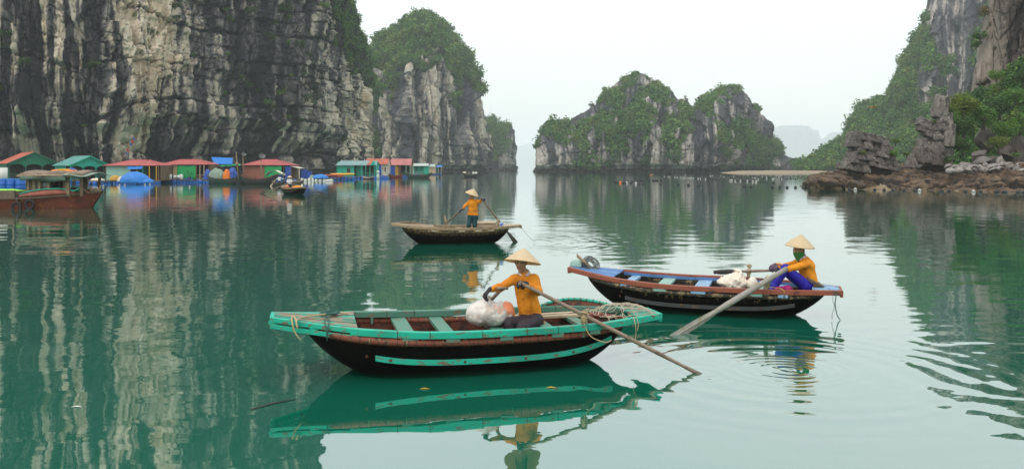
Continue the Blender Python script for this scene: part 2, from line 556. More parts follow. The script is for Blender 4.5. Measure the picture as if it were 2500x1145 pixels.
def blocks(s, z, lh, bw, seed, warp=0.25, tilt=0.0):
    """bedded, jointed rock: offset per block in [0,1] and a groove mask along bed and joint lines"""
    zz = z + tilt * s + (vn(s / (bw * 2.2), z / (lh * 3), 0 * s, seed + 5) - 0.5) * lh * 2 * warp + (vn(s / (bw * 9), z / (lh * 9), 0 * s, seed + 6) - 0.5) * lh * 3
    q = zz / lh
    # uneven bed thickness
    q = q + 0.35 * np.sin(q * 2.1 + seed) + 0.2 * np.sin(q * 0.77)
    li = np.floor(q); lf = q - li
    w = bw * (0.6 + 0.9 * hash2(li, li * 0 + 3, seed))
    ss = s / w + hash2(li, li * 0 + 7, seed) * 50 + (vn(s / bw, z / lh, 0 * s, seed + 9) - 0.5) * 0.5
    ci = np.floor(ss); cf = ss - ci
    off = hash2(li, ci, seed + 1)
    e1 = np.minimum(lf, 1 - lf) * lh
    e2 = np.minimum(cf, 1 - cf) * w
    has1 = (hash2(li + (lf > 0.5), np.floor(ci * 0.34), seed + 2) > 0.35)
    has2 = (hash2(li, ci + (cf > 0.5), seed + 3) > 0.4)
    return off, np.where(has1, e1, 9.0), np.where(has2, e2, 9.0)

def finish(name, G, m, pale, veg, label, smooth=False):
    nu, nv = G.shape[:2]
    idx = np.arange(nu * nv).reshape(nu, nv)
    Q = np.stack([idx[:-1, :-1], idx[1:, :-1], idx[1:, 1:], idx[:-1, 1:]], -1).reshape(-1, 4)
    me = np_mesh(name, G.reshape(-1, 3), Q, smooth)
    set_attr(me, 'pale', pale); set_attr(me, 'veg', veg)
    o = link(name, me, m)
    return tag(o, label, None, None, 'structure')

def project(G):
    y = np.maximum(G[..., 1], 1.0)
    return 1250 + FPX * G[..., 0] / y, HOR + FPX * (CAM_H - G[..., 2]) / y

def soft_poly(px, py, polys, jit=10.0, seed=0):
    jx = (fbm(px / 22.0, py / 22.0, 0 * px, 3, seed) - 0.5) * 2 * jit * 2
    jy = (fbm(px / 22.0, py / 22.0, 0 * px + 7, 3, seed + 3) - 0.5) * 2 * jit * 2
    r = np.zeros(px.shape, bool)
    for p in polys: r |= in_poly(px + jx, py + jy, p)
    return r

SCATTER = []   # (points, size) collected per landform, planted later
def plant(G, N, veg, n, size, seed, key, min_up=-1.0, lift=0.25):
    """n random spots on the vegetated part of a landform"""
    rg = np.random.default_rng(seed)
    A = np.linalg.norm(np.cross(G[1:, :-1] - G[:-1, :-1], G[:-1, 1:] - G[:-1, :-1]), axis=2)
    w = A * np.clip(veg[:-1, :-1], 0, 1) * (N[:-1, :-1, 2] > min_up) * (G[:-1, :-1, 2] > 1.5)
    w = w.ravel() / w.sum()
    pick = rg.choice(len(w), size=n, p=w)
    i, j = np.divmod(pick, G.shape[1] - 1)
    a, b = rg.random(n)[:, None], rg.random(n)[:, None]
    P = G[i, j] * (1 - a) * (1 - b) + G[i + 1, j] * a * (1 - b) + G[i, j + 1] * (1 - a) * b + G[i + 1, j + 1] * a * b
    s = size * (0.42 + 1.25 * rg.random(n) ** 2.6)
    P = P + N[i, j] * (s * lift)[:, None] * 0.6
    P[:, 2] += s * lift * 0.6
    SCATTER.append((key, P, s, N[i, j]))

# ---- the tall streaked wall on the left
def build_left_wall():
    sil = [(-420, -400), (300, -400), (640, -380), (760, -330), (825, -110), (858, 0), (872, 70), (884, 105), (905, 130), (908, 200), (895, 260), (890, 330), (887, 423)]
    df = [(-420, 175), (0, 185), (250, 192), (430, 205), (620, 225), (790, 255), (835, 285), (850, 330), (890, 375)]
    dr = [(-420, 235), (430, 262), (790, 300), (835, 320), (860, 372), (905, 420)]
    prof = [(0, 0), (0.04, 0.1), (0.1, 0.35), (0.22, 0.62), (0.5, 0.85), (1, 1)]
    G = landform('limestone_cliff', sil, df, dr, prof, 640, 420, back=60)
    N = grid_normals(G); 
    if N[100, 100, 1] > 0: N = -N
    P = G
    px, py = project(P)
    x, y, z = P[..., 0], P[..., 1], P[..., 2]
    s = x / np.maximum(y, 1.0) * 215.0 + 0.35 * G[:, :1, 1]      # position along the face
    big = fbm(s / 30, z / 55, 0 * s, 3, 1) - 0.5
    # deep vertical flutes and pillars, strongest on the left half and high up
    left = sst(470, 330, px)
    fl = 1 - np.abs(2 * fbm(s / 7.0 + (vn(z / 22, s / 40, 0 * s, 4) - 0.5) * 1.6, z / 75.0, 0 * s, 3, 11) - 1)
    fl2 = 1 - np.abs(2 * fbm(s / 3.0 + (vn(z / 9, s / 20, 0 * s, 8) - 0.5), z / 32.0, 0 * s, 3, 21) - 1)
    flute = (fl ** 2 - 0.5) * (1.2 + 4.2 * left) + (fl2 ** 2 - 0.5) * (0.7 + 1.5 * left)
    lump = (fbm(s / 9, z / 9, y / 30, 4, 31) - 0.5) * (3.0 + 5.0 * left * sst(120, 250, py) )
    o1, b1, j1 = blocks(s, z, 6.5, 7.0, 3, tilt=0.04)
    o2, b2, j2 = blocks(s, z, 2.6, 2.4, 8, tilt=0.04)
    right = 1 - 0.55 * left
    blk = (o1 - 0.5) * 2.3 * right + (o2 - 0.5) * 1.0 * right
    crack = np.exp(-(b1 / 0.28) ** 2) * 1.1 + np.exp(-(j1 / 0.22) ** 2) * 0.8 + np.exp(-(b2 / 0.2) ** 2) * 0.4 + np.exp(-(j2 / 0.2) ** 2) * 0.3
    fine = (fbm(s / 1.6, z / 2.2, y / 2, 3, 41) - 0.5) * 0.9
    # undercut sea notch and rough ledges at the foot
    foot = -7.0 * sst(16, 6, z) * (0.6 + 0.8 * vn(s / 12, 0 * s, 0 * s, 51)) * sst(850, 800, px)
    arch = -2.5 * np.exp(-((z - 13 - 3 * (vn(s / 15, 0 * s, 0 * s, 53) - 0.5)) / 1.6) ** 2) * sst(300, 420, px) * sst(850, 800, px)
    ledge = (fbm(s / 5, z / 1.4, 0 * s, 3, 61) - 0.5) * 2.4 * sst(22, 8, z)
    fa, ea, ca = facets(s, z, 5.0, 9.0, 111); fb_, eb, cb_ = facets(s, z, 1.9, 3.2, 115)
    fcr = np.exp(-(ea / 0.035) ** 2) * 0.9 + np.exp(-(eb / 0.05) ** 2) * 0.35
    D = big * 7 + flute * 0.62 + lump * 0.7 + blk + fa * (1.7 + 0.9 * left) + fb_ * (0.65 + 0.4 * left) - fcr * 0.6 - crack * 0.9 + fine + foot + arch * 0.6 + ledge
    # vegetation: right-hand brow, top of the end buttress
    vegp = [[(800, -400), (1000, -400), (1000, 260), (890, 215), (868, 165), (840, 160), (828, 60), (795, 30)]]
    veg = soft_poly(px, py, vegp, 12, 5).astype(np.float32)
    spots = fbm(s / 6, z / 9, 0 * s, 3, 71)
    veg = np.maximum(veg, ((spots > 0.66) & (px > 560)) * 0.55).astype(np.float32)
    D = D + veg * (fbm(s / 4, z / 4, y / 4, 3, 81) - 0.3) * 3.0
    G2 = G + N * (D * sst(-2.5, 1.0, z))[..., None]
    # colour: pale water-washed stripes on the left, dark weathered slab in the middle, pale end strip
    st = fbm(s / 2.6 + (vn(z / 14, s / 30, 0 * s, 91) - 0.5) * 1.5, z / 46, 0 * s, 3, 92)
    st2 = fbm(s / 0.9, z / 22, 0 * s, 2, 95)
    base = np.interp(px, [-400, 60, 200, 300, 330, 415, 445, 560, 700, 830, 842, 890], [0.72, 0.74, 0.76, 0.82, 0.92, 0.86, 0.42, 0.33, 0.34, 0.40, 0.84, 0.88])
    base = base + (fbm(s / 14, z / 16, 0 * s, 3, 97) - 0.5) * 0.5
    base = np.where(left > 0.5, np.where(py < 190, base - 0.02, base + 0.05), base)
    low = sst(150, 225, py) * left
    base = base * (1 - low) + low * (0.60 + (fbm(s / 7, z / 8, 0 * s, 4, 197) - 0.5) * 1.7 + (o1 - 0.5) * 0.45)
    left = left * (1 - 0.6 * low)
    darkslab = in_poly(px + (vn(px / 20, py / 20, 0 * px, 3) - .5) * 30, py, [(75, 190), (150, 165), (165, 240), (205, 275), (190, 330), (175, 372), (75, 372)])
    base = np.where(darkslab, 0.24, base)
    stripe = sst(0.47, 0.56, st) - 0.5
    drip = sst(0.56, 0.66, fbm(s / 1.7 + (vn(z / 18, s / 25, 0 * s, 191) - 0.5) * 1.2, z / 38, 0 * s, 3, 192))
    pale = base + stripe * (0.16 + 0.46 * left) + (st - 0.5) * 0.9 + (st2 - 0.5) * (0.35 + 0.5 * left) - drip * (0.12 + 0.30 * left)
    pale = pale + sst(30, 12, z) * 0.22 * sst(440, 520, px) * (fbm(s / 3, z / 6, 0 * s, 2, 99) > 0.48)
    pale = np.where(z < 11, pale - 0.25 * sst(11, 6, z), pale)  # darker rock tone paints in the shade of the undercut foot
    pale = pale - crack * 0.45 - fcr * 0.3 + (ca - 0.5) * 0.24 + (cb_ - 0.5) * 0.12 + np.clip(fl - 0.75, 0, 1) * 0.4 * left
    finish('limestone_cliff', G2, ROCK_WALL, pale, veg, 'towering limestone wall streaked cream and charcoal behind the floating houses')
    N2 = grid_normals(G2); N2 = N2 if N2[100, 100, 1] < 0 else -N2
    vis = veg * (px > 540) * (py > -60)
    plant(G2, N2, np.where(veg > 0.6, 1.0, 0.05 * (veg > 0.3)) * vis, 900, 2.0, 101, 'a')
    return G2, N2
LW_G, LW_N = build_left_wall()
print('wall', round(time.time() - T0, 1))

def simple_cliff(name, label, m, sil, df, dr, prof, nu, nv, seed, rockpolys=None, vegpolys=None, veg_default=0.0, amp=1.0, lh=7.0, bw=5.0, tilt=0.1,
                 palebase=0.5, notch=True, nplant=0, psize=3.0, key='a', streak=1.0, back=60.0, vegthr=None, lift=0.25, vis=None, drop=0.0, bed=1.0):
    G = landform(name, sil, df, dr, prof, nu, nv, back=back, drop=drop)
    N = grid_normals(G)
    if N[nu // 2, nv // 3, 1] > 0: N = -N
    px, py = project(G)
    x, y, z = G[..., 0], G[..., 1], G[..., 2]
    s = x / np.maximum(y, 1.0) * float(np.median(y[:, :nv]))      # position along the face
    if vegpolys is not None:
        veg = soft_poly(px, py, vegpolys, 9, seed).astype(np.float32)
    else:
        veg = np.full(px.shape, veg_default, np.float32)
    if vegthr is not None:
        veg = np.where(fbm(s / vegthr[0], z / (vegthr[0] * 1.3), 0 * s, 3, seed + 40) > vegthr[1], veg, 0.0).astype(np.float32)
    if rockpolys is not None:
        veg = np.where(soft_poly(px, py, rockpolys, 9, seed + 9), 0.0, veg).astype(np.float32)
    big = (fbm(s / 40, z / 50, y / 60, 3, seed) - 0.5) * 12
    fl = 1 - np.abs(2 * fbm(s / 9 + (vn(z / 30, s / 50, 0 * s, seed + 4) - 0.5) * 1.5, z / 80, 0 * s, 3, seed + 11) - 1)
    fl2 = 1 - np.abs(2 * fbm(s / 3.6, z / 40, 0 * s, 3, seed + 13) - 1)
    o1, b1, j1 = blocks(s, z, lh, bw, seed + 3, tilt=tilt)
    o2, b2, j2 = blocks(s, z, lh * 0.4, bw * 0.4, seed + 8, tilt=tilt)
    crack = np.exp(-(b1 / 0.5) ** 2) + np.exp(-(j1 / 0.4) ** 2) * 0.8 + 0.4 * np.exp(-(b2 / 0.3) ** 2)
    fa, ea, ca = facets(s, z, bw * 1.1, lh * 1.7, seed + 111); fb_, eb, cb_ = facets(s, z, bw * 0.42, lh * 0.6, seed + 115)
    fcr = np.exp(-(ea / 0.04) ** 2) + np.exp(-(eb / 0.06) ** 2) * 0.4
    D = big + (fl ** 2 - 0.5) * 3.6 + (fl2 ** 2 - 0.5) * 1.6 + fa * 5.0 + fb_ * 2.0 - fcr * 0.8 + (o1 - 0.5) * 2.6 * bed + (o2 - 0.5) * 1.0 * bed - crack * 0.8 * bed + (fbm(s / 2.5, z / 2.5, y / 3, 3, seed + 20) - 0.5) * 2.2
    D = D * amp
    Dv = big * amp + (fbm(s / 9, z / 9, y / 9, 4, seed + 30) - 0.45) * 9 * amp
    D = np.where(veg > 0.5, 0.5 * D + 0.5 * Dv, D)
    if notch:
        D = D - 4.0 * sst(4.2, 2.8, z) + 1.5 * sst(1.2, 0.3, z)
    rowf = np.arange(G.shape[1])[None] / float(nv)
    D = D * (1 - 0.62 * sst(0.72, 0.98, rowf))                       # calmer along the crest
    hs = np.clip((G[:, -15:-14, 2] + 2.5) / 45.0, 0.06, 1)       # quieter where the hill is low
    G2 = G + N * (D * hs * sst(-2.5, 0.5, z))[..., None]
    st = fbm(s / 3.2 + (vn(z / 20, s / 30, 0 * s, seed + 51) - 0.5) * 1.2, z / 60, 0 * s, 3, seed + 52)
    pb = palebase(px, py) if callable(palebase) else palebase
    pale = pb + (sst(0.44, 0.58, st) - 0.5) * 0.34 * streak + (st - 0.5) * 0.8 * streak - 0.3 * sst(0.6, 0.7, fbm(s / 2.2, z / 45, 0 * s, 2, seed + 60)) + (fbm(s / 15, z / 20, 0 * s, 3, seed + 53) - 0.5) * 0.7 - crack * 0.35 * bed - fcr * 0.3 + (ca - 0.5) * 0.3 + (cb_ - 0.5) * 0.22 + (fl2 - 0.6) * 0.35
    o = finish(name, G2, m, pale, veg, label)
    N2 = grid_normals(G2)
    if N2[nu // 2, nv // 3, 1] > 0: N2 = -N2
    if nplant:
        v = veg.copy()
        v[:, -13:] = 0
        if vis is not None: v = v * vis(px, py)
        plant(G2, N2, v, nplant, psize, seed + 77, key, lift=lift)
    return G2, N2

# ---- the pale-faced karst tower beside it
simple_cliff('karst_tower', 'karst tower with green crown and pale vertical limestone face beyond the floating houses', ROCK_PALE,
    [(826, 421), (840, 300), (862, 200), (885, 150), (905, 122), (922, 92), (940, 70), (960, 58), (990, 42), (1010, 36), (1025, 28), (1046, 27), (1062, 40), (1088, 55), (1102, 70), (1120, 98), (1140, 115),
     (1152, 138), (1162, 160), (1170, 195), (1180, 235), (1183, 270), (1182, 330), (1186, 419)],
    [(826, 545), (900, 520), (1000, 500), (1100, 510), (1170, 540), (1186, 560)], [(826, 575), (950, 580), (1040, 585), (1140, 580), (1186, 572)],
    [(0, 0), (0.03, 0.15), (0.06, 0.4), (0.12, 0.6), (0.4, 0.8), (0.8, 0.95), (1, 1)], 420, 300, 200,
    vegpolys=[[(780, 440), (800, 100), (900, -40), (1250, -40), (1250, 180), (1183, 245), (1172, 215), (1160, 235), (1150, 190), (1128, 175), (1120, 262), (1108, 248), (1100, 195), (1085, 150),
               (1062, 160), (1020, 175), (1008, 212), (990, 195), (975, 235), (958, 300), (945, 330), (935, 385), (920, 400), (895, 380), (893, 430)]],
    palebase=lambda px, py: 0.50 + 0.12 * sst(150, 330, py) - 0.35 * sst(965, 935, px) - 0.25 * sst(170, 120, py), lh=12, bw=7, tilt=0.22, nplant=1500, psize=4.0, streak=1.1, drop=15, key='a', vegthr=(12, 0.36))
simple_cliff('karst_headland', 'smaller dark karst headland behind the pale limestone tower', ROCK_GREY,
    [(1150, 421), (1165, 300), (1182, 278), (1205, 285), (1225, 296), (1240, 300), (1252, 300), (1259, 312), (1260, 345), (1256, 380), (1259, 417)],
    [(1150, 735), (1240, 735), (1259, 750)], [(1150, 770), (1259, 775)], [(0, 0), (0.1, 0.4), (0.3, 0.75), (1, 1)], 150, 130, 300,
    vegpolys=[[(1100, 430), (1100, 200), (1300, 200), (1240, 320), (1236, 370), (1215, 395), (1190, 390)]], palebase=0.36, lh=8, bw=8, nplant=420, psize=3.6, vegthr=(22, 0.36), amp=0.8, drop=8)
# ---- the twin-humped island in the middle
simple_cliff('karst_island', 'twin humped karst island overgrown with scrub rising from the bay', ROCK_GREY,
    [(1300, 419), (1308, 405), (1312, 345), (1322, 320), (1338, 292), (1352, 283), (1378, 290), (1410, 272), (1440, 255), (1470, 228), (1488, 205), (1510, 182), (1530, 176), (1552, 166), (1575, 172), (1592, 180), (1612, 198), (1640, 210),
     (1652, 228), (1675, 240), (1692, 250), (1705, 252), (1712, 235), (1735, 215), (1770, 202), (1790, 200), (1812, 212), (1832, 238), (1850, 262), (1868, 280), (1882, 292), (1886, 320), (1898, 340), (1905, 362), (1925, 378), (1948, 392), (1980, 400), (2010, 418)],
    [(1300, 470), (1500, 440), (1650, 430), (1760, 430), (1772, 470), (1900, 520), (2010, 560)], [(1300, 510), (1560, 530), (1700, 545), (1780, 560), (2010, 600)],
    [(0, 0), (0.02, 0.2), (0.07, 0.38), (0.2, 0.5), (0.5, 0.7), (0.8, 0.88), (1, 1)], 560, 280, 400,
    veg_default=1.0, rockpolys=[[(1300, 425), (1315, 345), (1345, 330), (1380, 365), (1395, 425)], [(1390, 420), (1400, 330), (1412, 290), (1398, 268), (1385, 300), (1388, 350)],
        [(1655, 425), (1655, 360), (1680, 285), (1705, 278), (1730, 290), (1762, 330), (1768, 425)], [(1772, 240), (1775, 215), (1795, 220), (1792, 242)], [(1760, 240), (1740, 280), (1765, 320), (1790, 300), (1785, 250)],
        [(1850, 270), (1885, 290), (1885, 350), (1860, 350)], [(1575, 335), (1600, 275), (1625, 290), (1625, 330), (1635, 420), (1590, 420)], [(1495, 205), (1520, 185), (1530, 200), (1500, 230)], [(1555, 185), (1580, 175), (1592, 205), (1570, 215)],
        [(1510, 425), (1510, 375), (1560, 370), (1565, 425)], [(1465, 420), (1470, 330), (1485, 330), (1482, 420)]],
    palebase=lambda px, py: 0.26 + 0.30 * sst(330, 405, py), lh=9, bw=6, tilt=0.05, nplant=2000, psize=3.4, key='a', vegthr=(7, 0.47), amp=0.75, drop=11)
# ---- the green mountainside on the right
simple_cliff('green_mountain', 'steep forested mountainside with bare rock near its top behind the right shore', ROCK_GREY,
    [(1940, 419), (1962, 400), (1985, 384), (2010, 362), (2035, 342), (2060, 322), (2080, 298), (2090, 270), (2112, 248), (2140, 236), (2168, 232), (2182, 205), (2200, 170), (2208, 135), (2222, 98), (2240, 70), (2255, 48), (2266, 0), (2285, -50), (2350, -105), (2480, -150), (2800, -190)],
    [(1940, 420), (2100, 380), (2300, 340), (2800, 330)], [(1940, 470), (2060, 520), (2200, 540), (2300, 540), (2800, 540)],
    [(0, 0), (0.1, 0.1), (0.4, 0.42), (0.7, 0.72), (1, 1)], 460, 330, 500,
    veg_default=1.0, rockpolys=[[(2262, 20), (2290, -70), (2420, -90), (2400, 60), (2340, 120), (2300, 150), (2285, 110), (2262, 60)], [(2225, 210), (2245, 150), (2262, 130), (2275, 150), (2262, 230), (2235, 260)], [(2300, 220), (2340, 90), (2385, 70), (2375, 220), (2330, 250)], [(2140, 238), (2175, 230), (2172, 258), (2150, 255)]],
    palebase=0.40, lh=13, bw=5, tilt=0.1, bed=0.25, nplant=3000, psize=3.8, key='a', vegthr=(12, 0.30), amp=0.8, drop=8, notch=False, vis=lambda px, py: (px < 2560) * (py > -40))
# ---- far blue mountains
simple_cliff('far_mountain', 'pale blue flat topped mountain far off between the island and the green slope', ROCK_FAR,
    [(1850, 414), (1880, 340), (1893, 312), (1905, 307), (1950, 306), (1975, 308), (1985, 318), (1998, 318), (2004, 340), (2012, 338), (2025, 325), (2040, 322), (2080, 330), (2110, 414)],
    7000, 7300, [(0, 0), (0.1, 0.5), (0.3, 0.85), (1, 1)], 180, 60, 600, veg_default=0.6, palebase=0.3, amp=0.9, notch=False, back=500)
simple_cliff('distant_mountain', 'very faint distant mountain in the gap at the mouth of the bay', ROCK_FAR,
    [(1180, 413), (1225, 380), (1262, 358), (1285, 352), (1310, 350), (1335, 360), (1400, 413)],
    10500, 10900, [(0, 0), (0.2, 0.5), (1, 1)], 120, 50, 650, veg_default=0.6, palebase=0.3, amp=0.9, notch=False, back=500)
# ---- beach under the green mountain
def build_beach():
    G = landform('beach', [(1745, 424.5), (1765, 421), (1800, 417.5), (1900, 416), (2000, 417), (2060, 420), (2100, 424)], [(1745, 340), (1800, 320), (1980, 300), (2100, 290)], [(1745, 400), (2100, 420)], [(0, 0), (1, 1)], 160, 30, back=60, zb=-0.35)
    x, y, z = G[..., 0], G[..., 1], G[..., 2]
    G[..., 2] += (fbm(x / 6, y / 6, 0 * x, 4, 3) - 0.5) * 0.35 * sst(-0.35, 0.2, z)
    pale = fbm(x / 9, y / 9, 0 * x, 4, 9)
    m = paint('beach_sand', (0.27, 0.205, 0.13), 0.9, 0.3, 0.25, wear=(0.2, 0.15, 0.1), wear_amt=0.5, wear_scale=0.5, bmp=0.3, bd=0.1)
    finish('beach', G, m, pale, pale * 0, 'strip of tan sand at the foot of the green slope')
build_beach()
print('hills', round(time.time() - T0, 1))
# ------------------------------------------------------------------ foliage
def foliage_material(name, cols, trans=0.25):
    m, nt, b, out = new_mat(name)
    oi = nt.nodes.new('ShaderNodeObjectInfo')
    ai = nt.nodes.new('ShaderNodeAttribute'); ai.attribute_type = 'INSTANCER'; ai.attribute_name = 'tint'
    geo = nt.nodes.new('ShaderNodeNewGeometry')
    f = mth(nt, 'FRACT', mth(nt, 'ADD', ai.outputs['Fac'], oi.outputs['Random']))
    r = nt.nodes.new('ShaderNodeValToRGB')
    els = r.color_ramp.elements
    els[0].position = 0; els[0].color = (*cols[0], 1)
    els[1].position = 1; els[1].color = (*cols[-1], 1)
    for i, c in enumerate(cols[1:-1]):
        e = els.new((i + 1) / (len(cols) - 1)); e.color = (*c, 1)
    nt.links.new(f, r.inputs[0])
    n = noise(nt, 3.0, 2.0)
    c = mixc(nt, 1.0, r.outputs[0], mixc(nt, rng_(nt, n, 0.3, 0.7), (0.55, 0.6, 0.5), (1.35, 1.3, 1.1)), 'MULTIPLY')
    n2 = mth(nt, 'MULTIPLY_ADD', geo.outputs['Random Per Island'], 0.7, 0.65)
    cm = nt.nodes.new('ShaderNodeVectorMath'); cm.operation = 'SCALE'
    nt.links.new(c, cm.inputs[0]); nt.links.new(n2, cm.inputs['Scale'])
    nt.links.new(cm.outputs[0], b.inputs['Base Color'])
    b.inputs['Roughness'].default_value = 0.6
    b.inputs['Specular IOR Level'].default_value = 0.25
    t = nt.nodes.new('ShaderNodeBsdfTranslucent')
    nt.links.new(cm.outputs[0], t.inputs['Color'])
    mx = nt.nodes.new('ShaderNodeMixShader'); mx.inputs[0].default_value = trans
    nt.links.new(b.outputs[0], mx.inputs[1]); nt.links.new(t.outputs[0], mx.inputs[2])
    nt.links.new(mx.outputs[0], out.inputs['Surface'])
    return m
LEAF_MIX = foliage_material('scrub_leaves', [(0.042, 0.110, 0.030), (0.090, 0.211, 0.042), (0.060, 0.156, 0.039), (0.143, 0.265, 0.050), (0.051, 0.128, 0.046), (0.173, 0.229, 0.058), (0.075, 0.183, 0.039), (0.045, 0.121, 0.042)])
LEAF_DARK = foliage_material('dark_leaves', [(0.026, 0.066, 0.019), (0.054, 0.114, 0.024), (0.036, 0.086, 0.022)])
LEAF_LIME = foliage_material('lime_leaves', [(0.10, 0.16, 0.020), (0.14, 0.19, 0.024), (0.085, 0.15, 0.022)])
LEAF_MID = foliage_material('mid_leaves', [(0.079, 0.183, 0.035), (0.120, 0.231, 0.041), (0.063, 0.143, 0.032)])
LEAF_RUST = foliage_material('rust_leaves', [(0.16, 0.11, 0.03), (0.13, 0.12, 0.03)])
BARK = paint('bark', (0.10, 0.08, 0.06), 0.9, 0.3, 3.0)

def crown_mesh(name, n, leaf, lumps, seed, flat=0.8, m=None):
    rg = np.random.default_rng(seed)
    C = rg.normal(size=(lumps, 3)); C /= np.linalg.norm(C, axis=1)[:, None]
    C *= rg.uniform(0.35, 0.72, lumps)[:, None]
    C[:, 2] = C[:, 2] * flat
    Rr = rg.uniform(0.28, 0.46, lumps)
    k = rg.integers(0, lumps, n)
    d = rg.normal(size=(n, 3)); d[:, 2] += 0.35
    d /= np.linalg.norm(d, axis=1)[:, None]
    P = C[k] + d * (Rr[k] * rg.uniform(0.7, 1.12, n) ** 0.7)[:, None]
    nn = d + rg.normal(size=(n, 3)) * 0.55 + np.array([0, 0, 0.4]); nn /= np.linalg.norm(nn, axis=1)[:, None]
    a = np.cross(nn, rg.normal(size=(n, 3))); a /= np.linalg.norm(a, axis=1)[:, None]
    b = np.cross(nn, a)
    L = leaf * rg.uniform(0.6, 1.4, n)[:, None]; Wd = L * rg.uniform(0.45, 0.8, n)[:, None]
    V = np.stack([P - a * L, P - b * Wd + nn * L * 0.15, P + a * L, P + b * Wd - nn * L * 0.1], 1).reshape(-1, 3)
    Q = np.arange(4 * n).reshape(n, 4)
    me = np_mesh(name, V, Q, False)
    if m is not None: me.materials.append(m)
    return me

tmpl_col = bpy.data.collections.new('scrub_forms')      # forms only used by the scattered scrub, not linked to the scene
for i in range(7):
    me = crown_mesh('scrub_form', 190, 0.13, 7 + i, 900 + i, 0.8, LEAF_MIX)
    tmpl_col.objects.link(bpy.data.objects.new('scrub_form', me))

def gn_scatter():
    ng = bpy.data.node_groups.new('scatter', 'GeometryNodeTree')
    ng.interface.new_socket('Geometry', in_out='INPUT', socket_type='NodeSocketGeometry')
    ng.interface.new_socket('Geometry', in_out='OUTPUT', socket_type='NodeSocketGeometry')
    N, L = ng.nodes, ng.links
    gi, go = N.new('NodeGroupInput'), N.new('NodeGroupOutput')
    iop = N.new('GeometryNodeInstanceOnPoints')
    ci = N.new('GeometryNodeCollectionInfo')
    ci.inputs['Collection'].default_value = tmpl_col
    ci.inputs['Separate Children'].default_value = True
    ci.inputs['Reset Children'].default_value = True
    iop.inputs['Pick Instance'].default_value = True
    L.new(gi.outputs[0], iop.inputs['Points'])
    L.new(ci.outputs[0], iop.inputs['Instance'])
    for nm, typ, sock in (('scl', 'FLOAT_VECTOR', 'Scale'), ('rot', 'FLOAT_VECTOR', 'Rotation'), ('pick', 'INT', 'Instance Index')):
        a = N.new('GeometryNodeInputNamedAttribute'); a.data_type = typ
        a.inputs['Name'].default_value = nm
        L.new(a.outputs[0], iop.inputs[sock])
    L.new(iop.outputs[0], go.inputs[0])
    return ng
SCATTER_NG = gn_scatter()
def scatter_object(name, label, P, s, seed):
    rg = np.random.default_rng(seed)
    n = len(P)
    me = bpy.data.meshes.new(name)
    me.vertices.add(n); me.vertices.foreach_set('co', np.ascontiguousarray(P, np.float32).ravel())
    sc = np.stack([s * rg.uniform(0.85, 1.25, n), s * rg.uniform(0.85, 1.25, n), s * rg.uniform(0.75, 1.15, n)], 1).astype(np.float32)
    a = me.attributes.new('scl', 'FLOAT_VECTOR', 'POINT'); a.data.foreach_set('vector', sc.ravel())
    ro = np.zeros((n, 3), np.float32); ro[:, 2] = rg.uniform(0, 6.28, n); ro[:, 0] = rg.normal(0, 0.15, n)
    a = me.attributes.new('rot', 'FLOAT_VECTOR', 'POINT'); a.data.foreach_set('vector', ro.ravel())
    a = me.attributes.new('pick', 'INT', 'POINT'); a.data.foreach_set('value', rg.integers(0, 7, n).astype(np.int32))
    a = me.attributes.new('tint', 'FLOAT', 'POINT')
    t = fbm(P[:, 0] / 14, P[:, 1] / 14, P[:, 2] / 14, 3, seed) * 1.3 + rg.uniform(-0.25, 0.25, n)
    a.data.foreach_set('value', np.ascontiguousarray(t, np.float32))
    o = link(name, me)
    md = o.modifiers.new('scatter', 'NODES'); md.node_group = SCATTER_NG
    return tag(o, label, None, None, 'stuff')

# ------------------------------------------------------------------ the right shore: near cliff, reef, rocks
RC = simple_cliff('shore_cliff', 'dark brown limestone cliff with scrub at the right edge above the boulders', ROCK_BROWN,
    [(2180, 424), (2215, 412), (2280, 404), (2312, 396), (2328, 370), (2338, 330), (2348, 285), (2362, 248), (2370, 222), (2376, 190), (2384, 150), (2388, 120), (2398, 70), (2404, 30), (2410, 0), (2418, -60), (2450, -140), (2520, -190), (2700, -240)],
    [(2180, 112), (2290, 116), (2400, 122), (2500, 118), (2700, 112)], [(2180, 120), (2300, 132), (2370, 146), (2420, 150), (2700, 150)],
    [(0, 0), (0.18, 0.06), (0.3, 0.25), (0.62, 0.5), (0.72, 0.75), (1, 1)], 360, 300, 800,
    vegpolys=[[(2280, 420), (2300, 300), (2330, 240), (2420, 230), (2440, 190), (2480, 165), (2600, 130), (2600, 420), (2520, 415), (2480, 370), (2440, 420)]],
    palebase=0.45, lh=9, bw=3.0, tilt=-0.12, bed=0.35, notch=False, nplant=850, psize=1.15, amp=0.38, streak=0.7, back=40, lift=0.3, vis=lambda px, py: (px < 2560) * (py > -60))

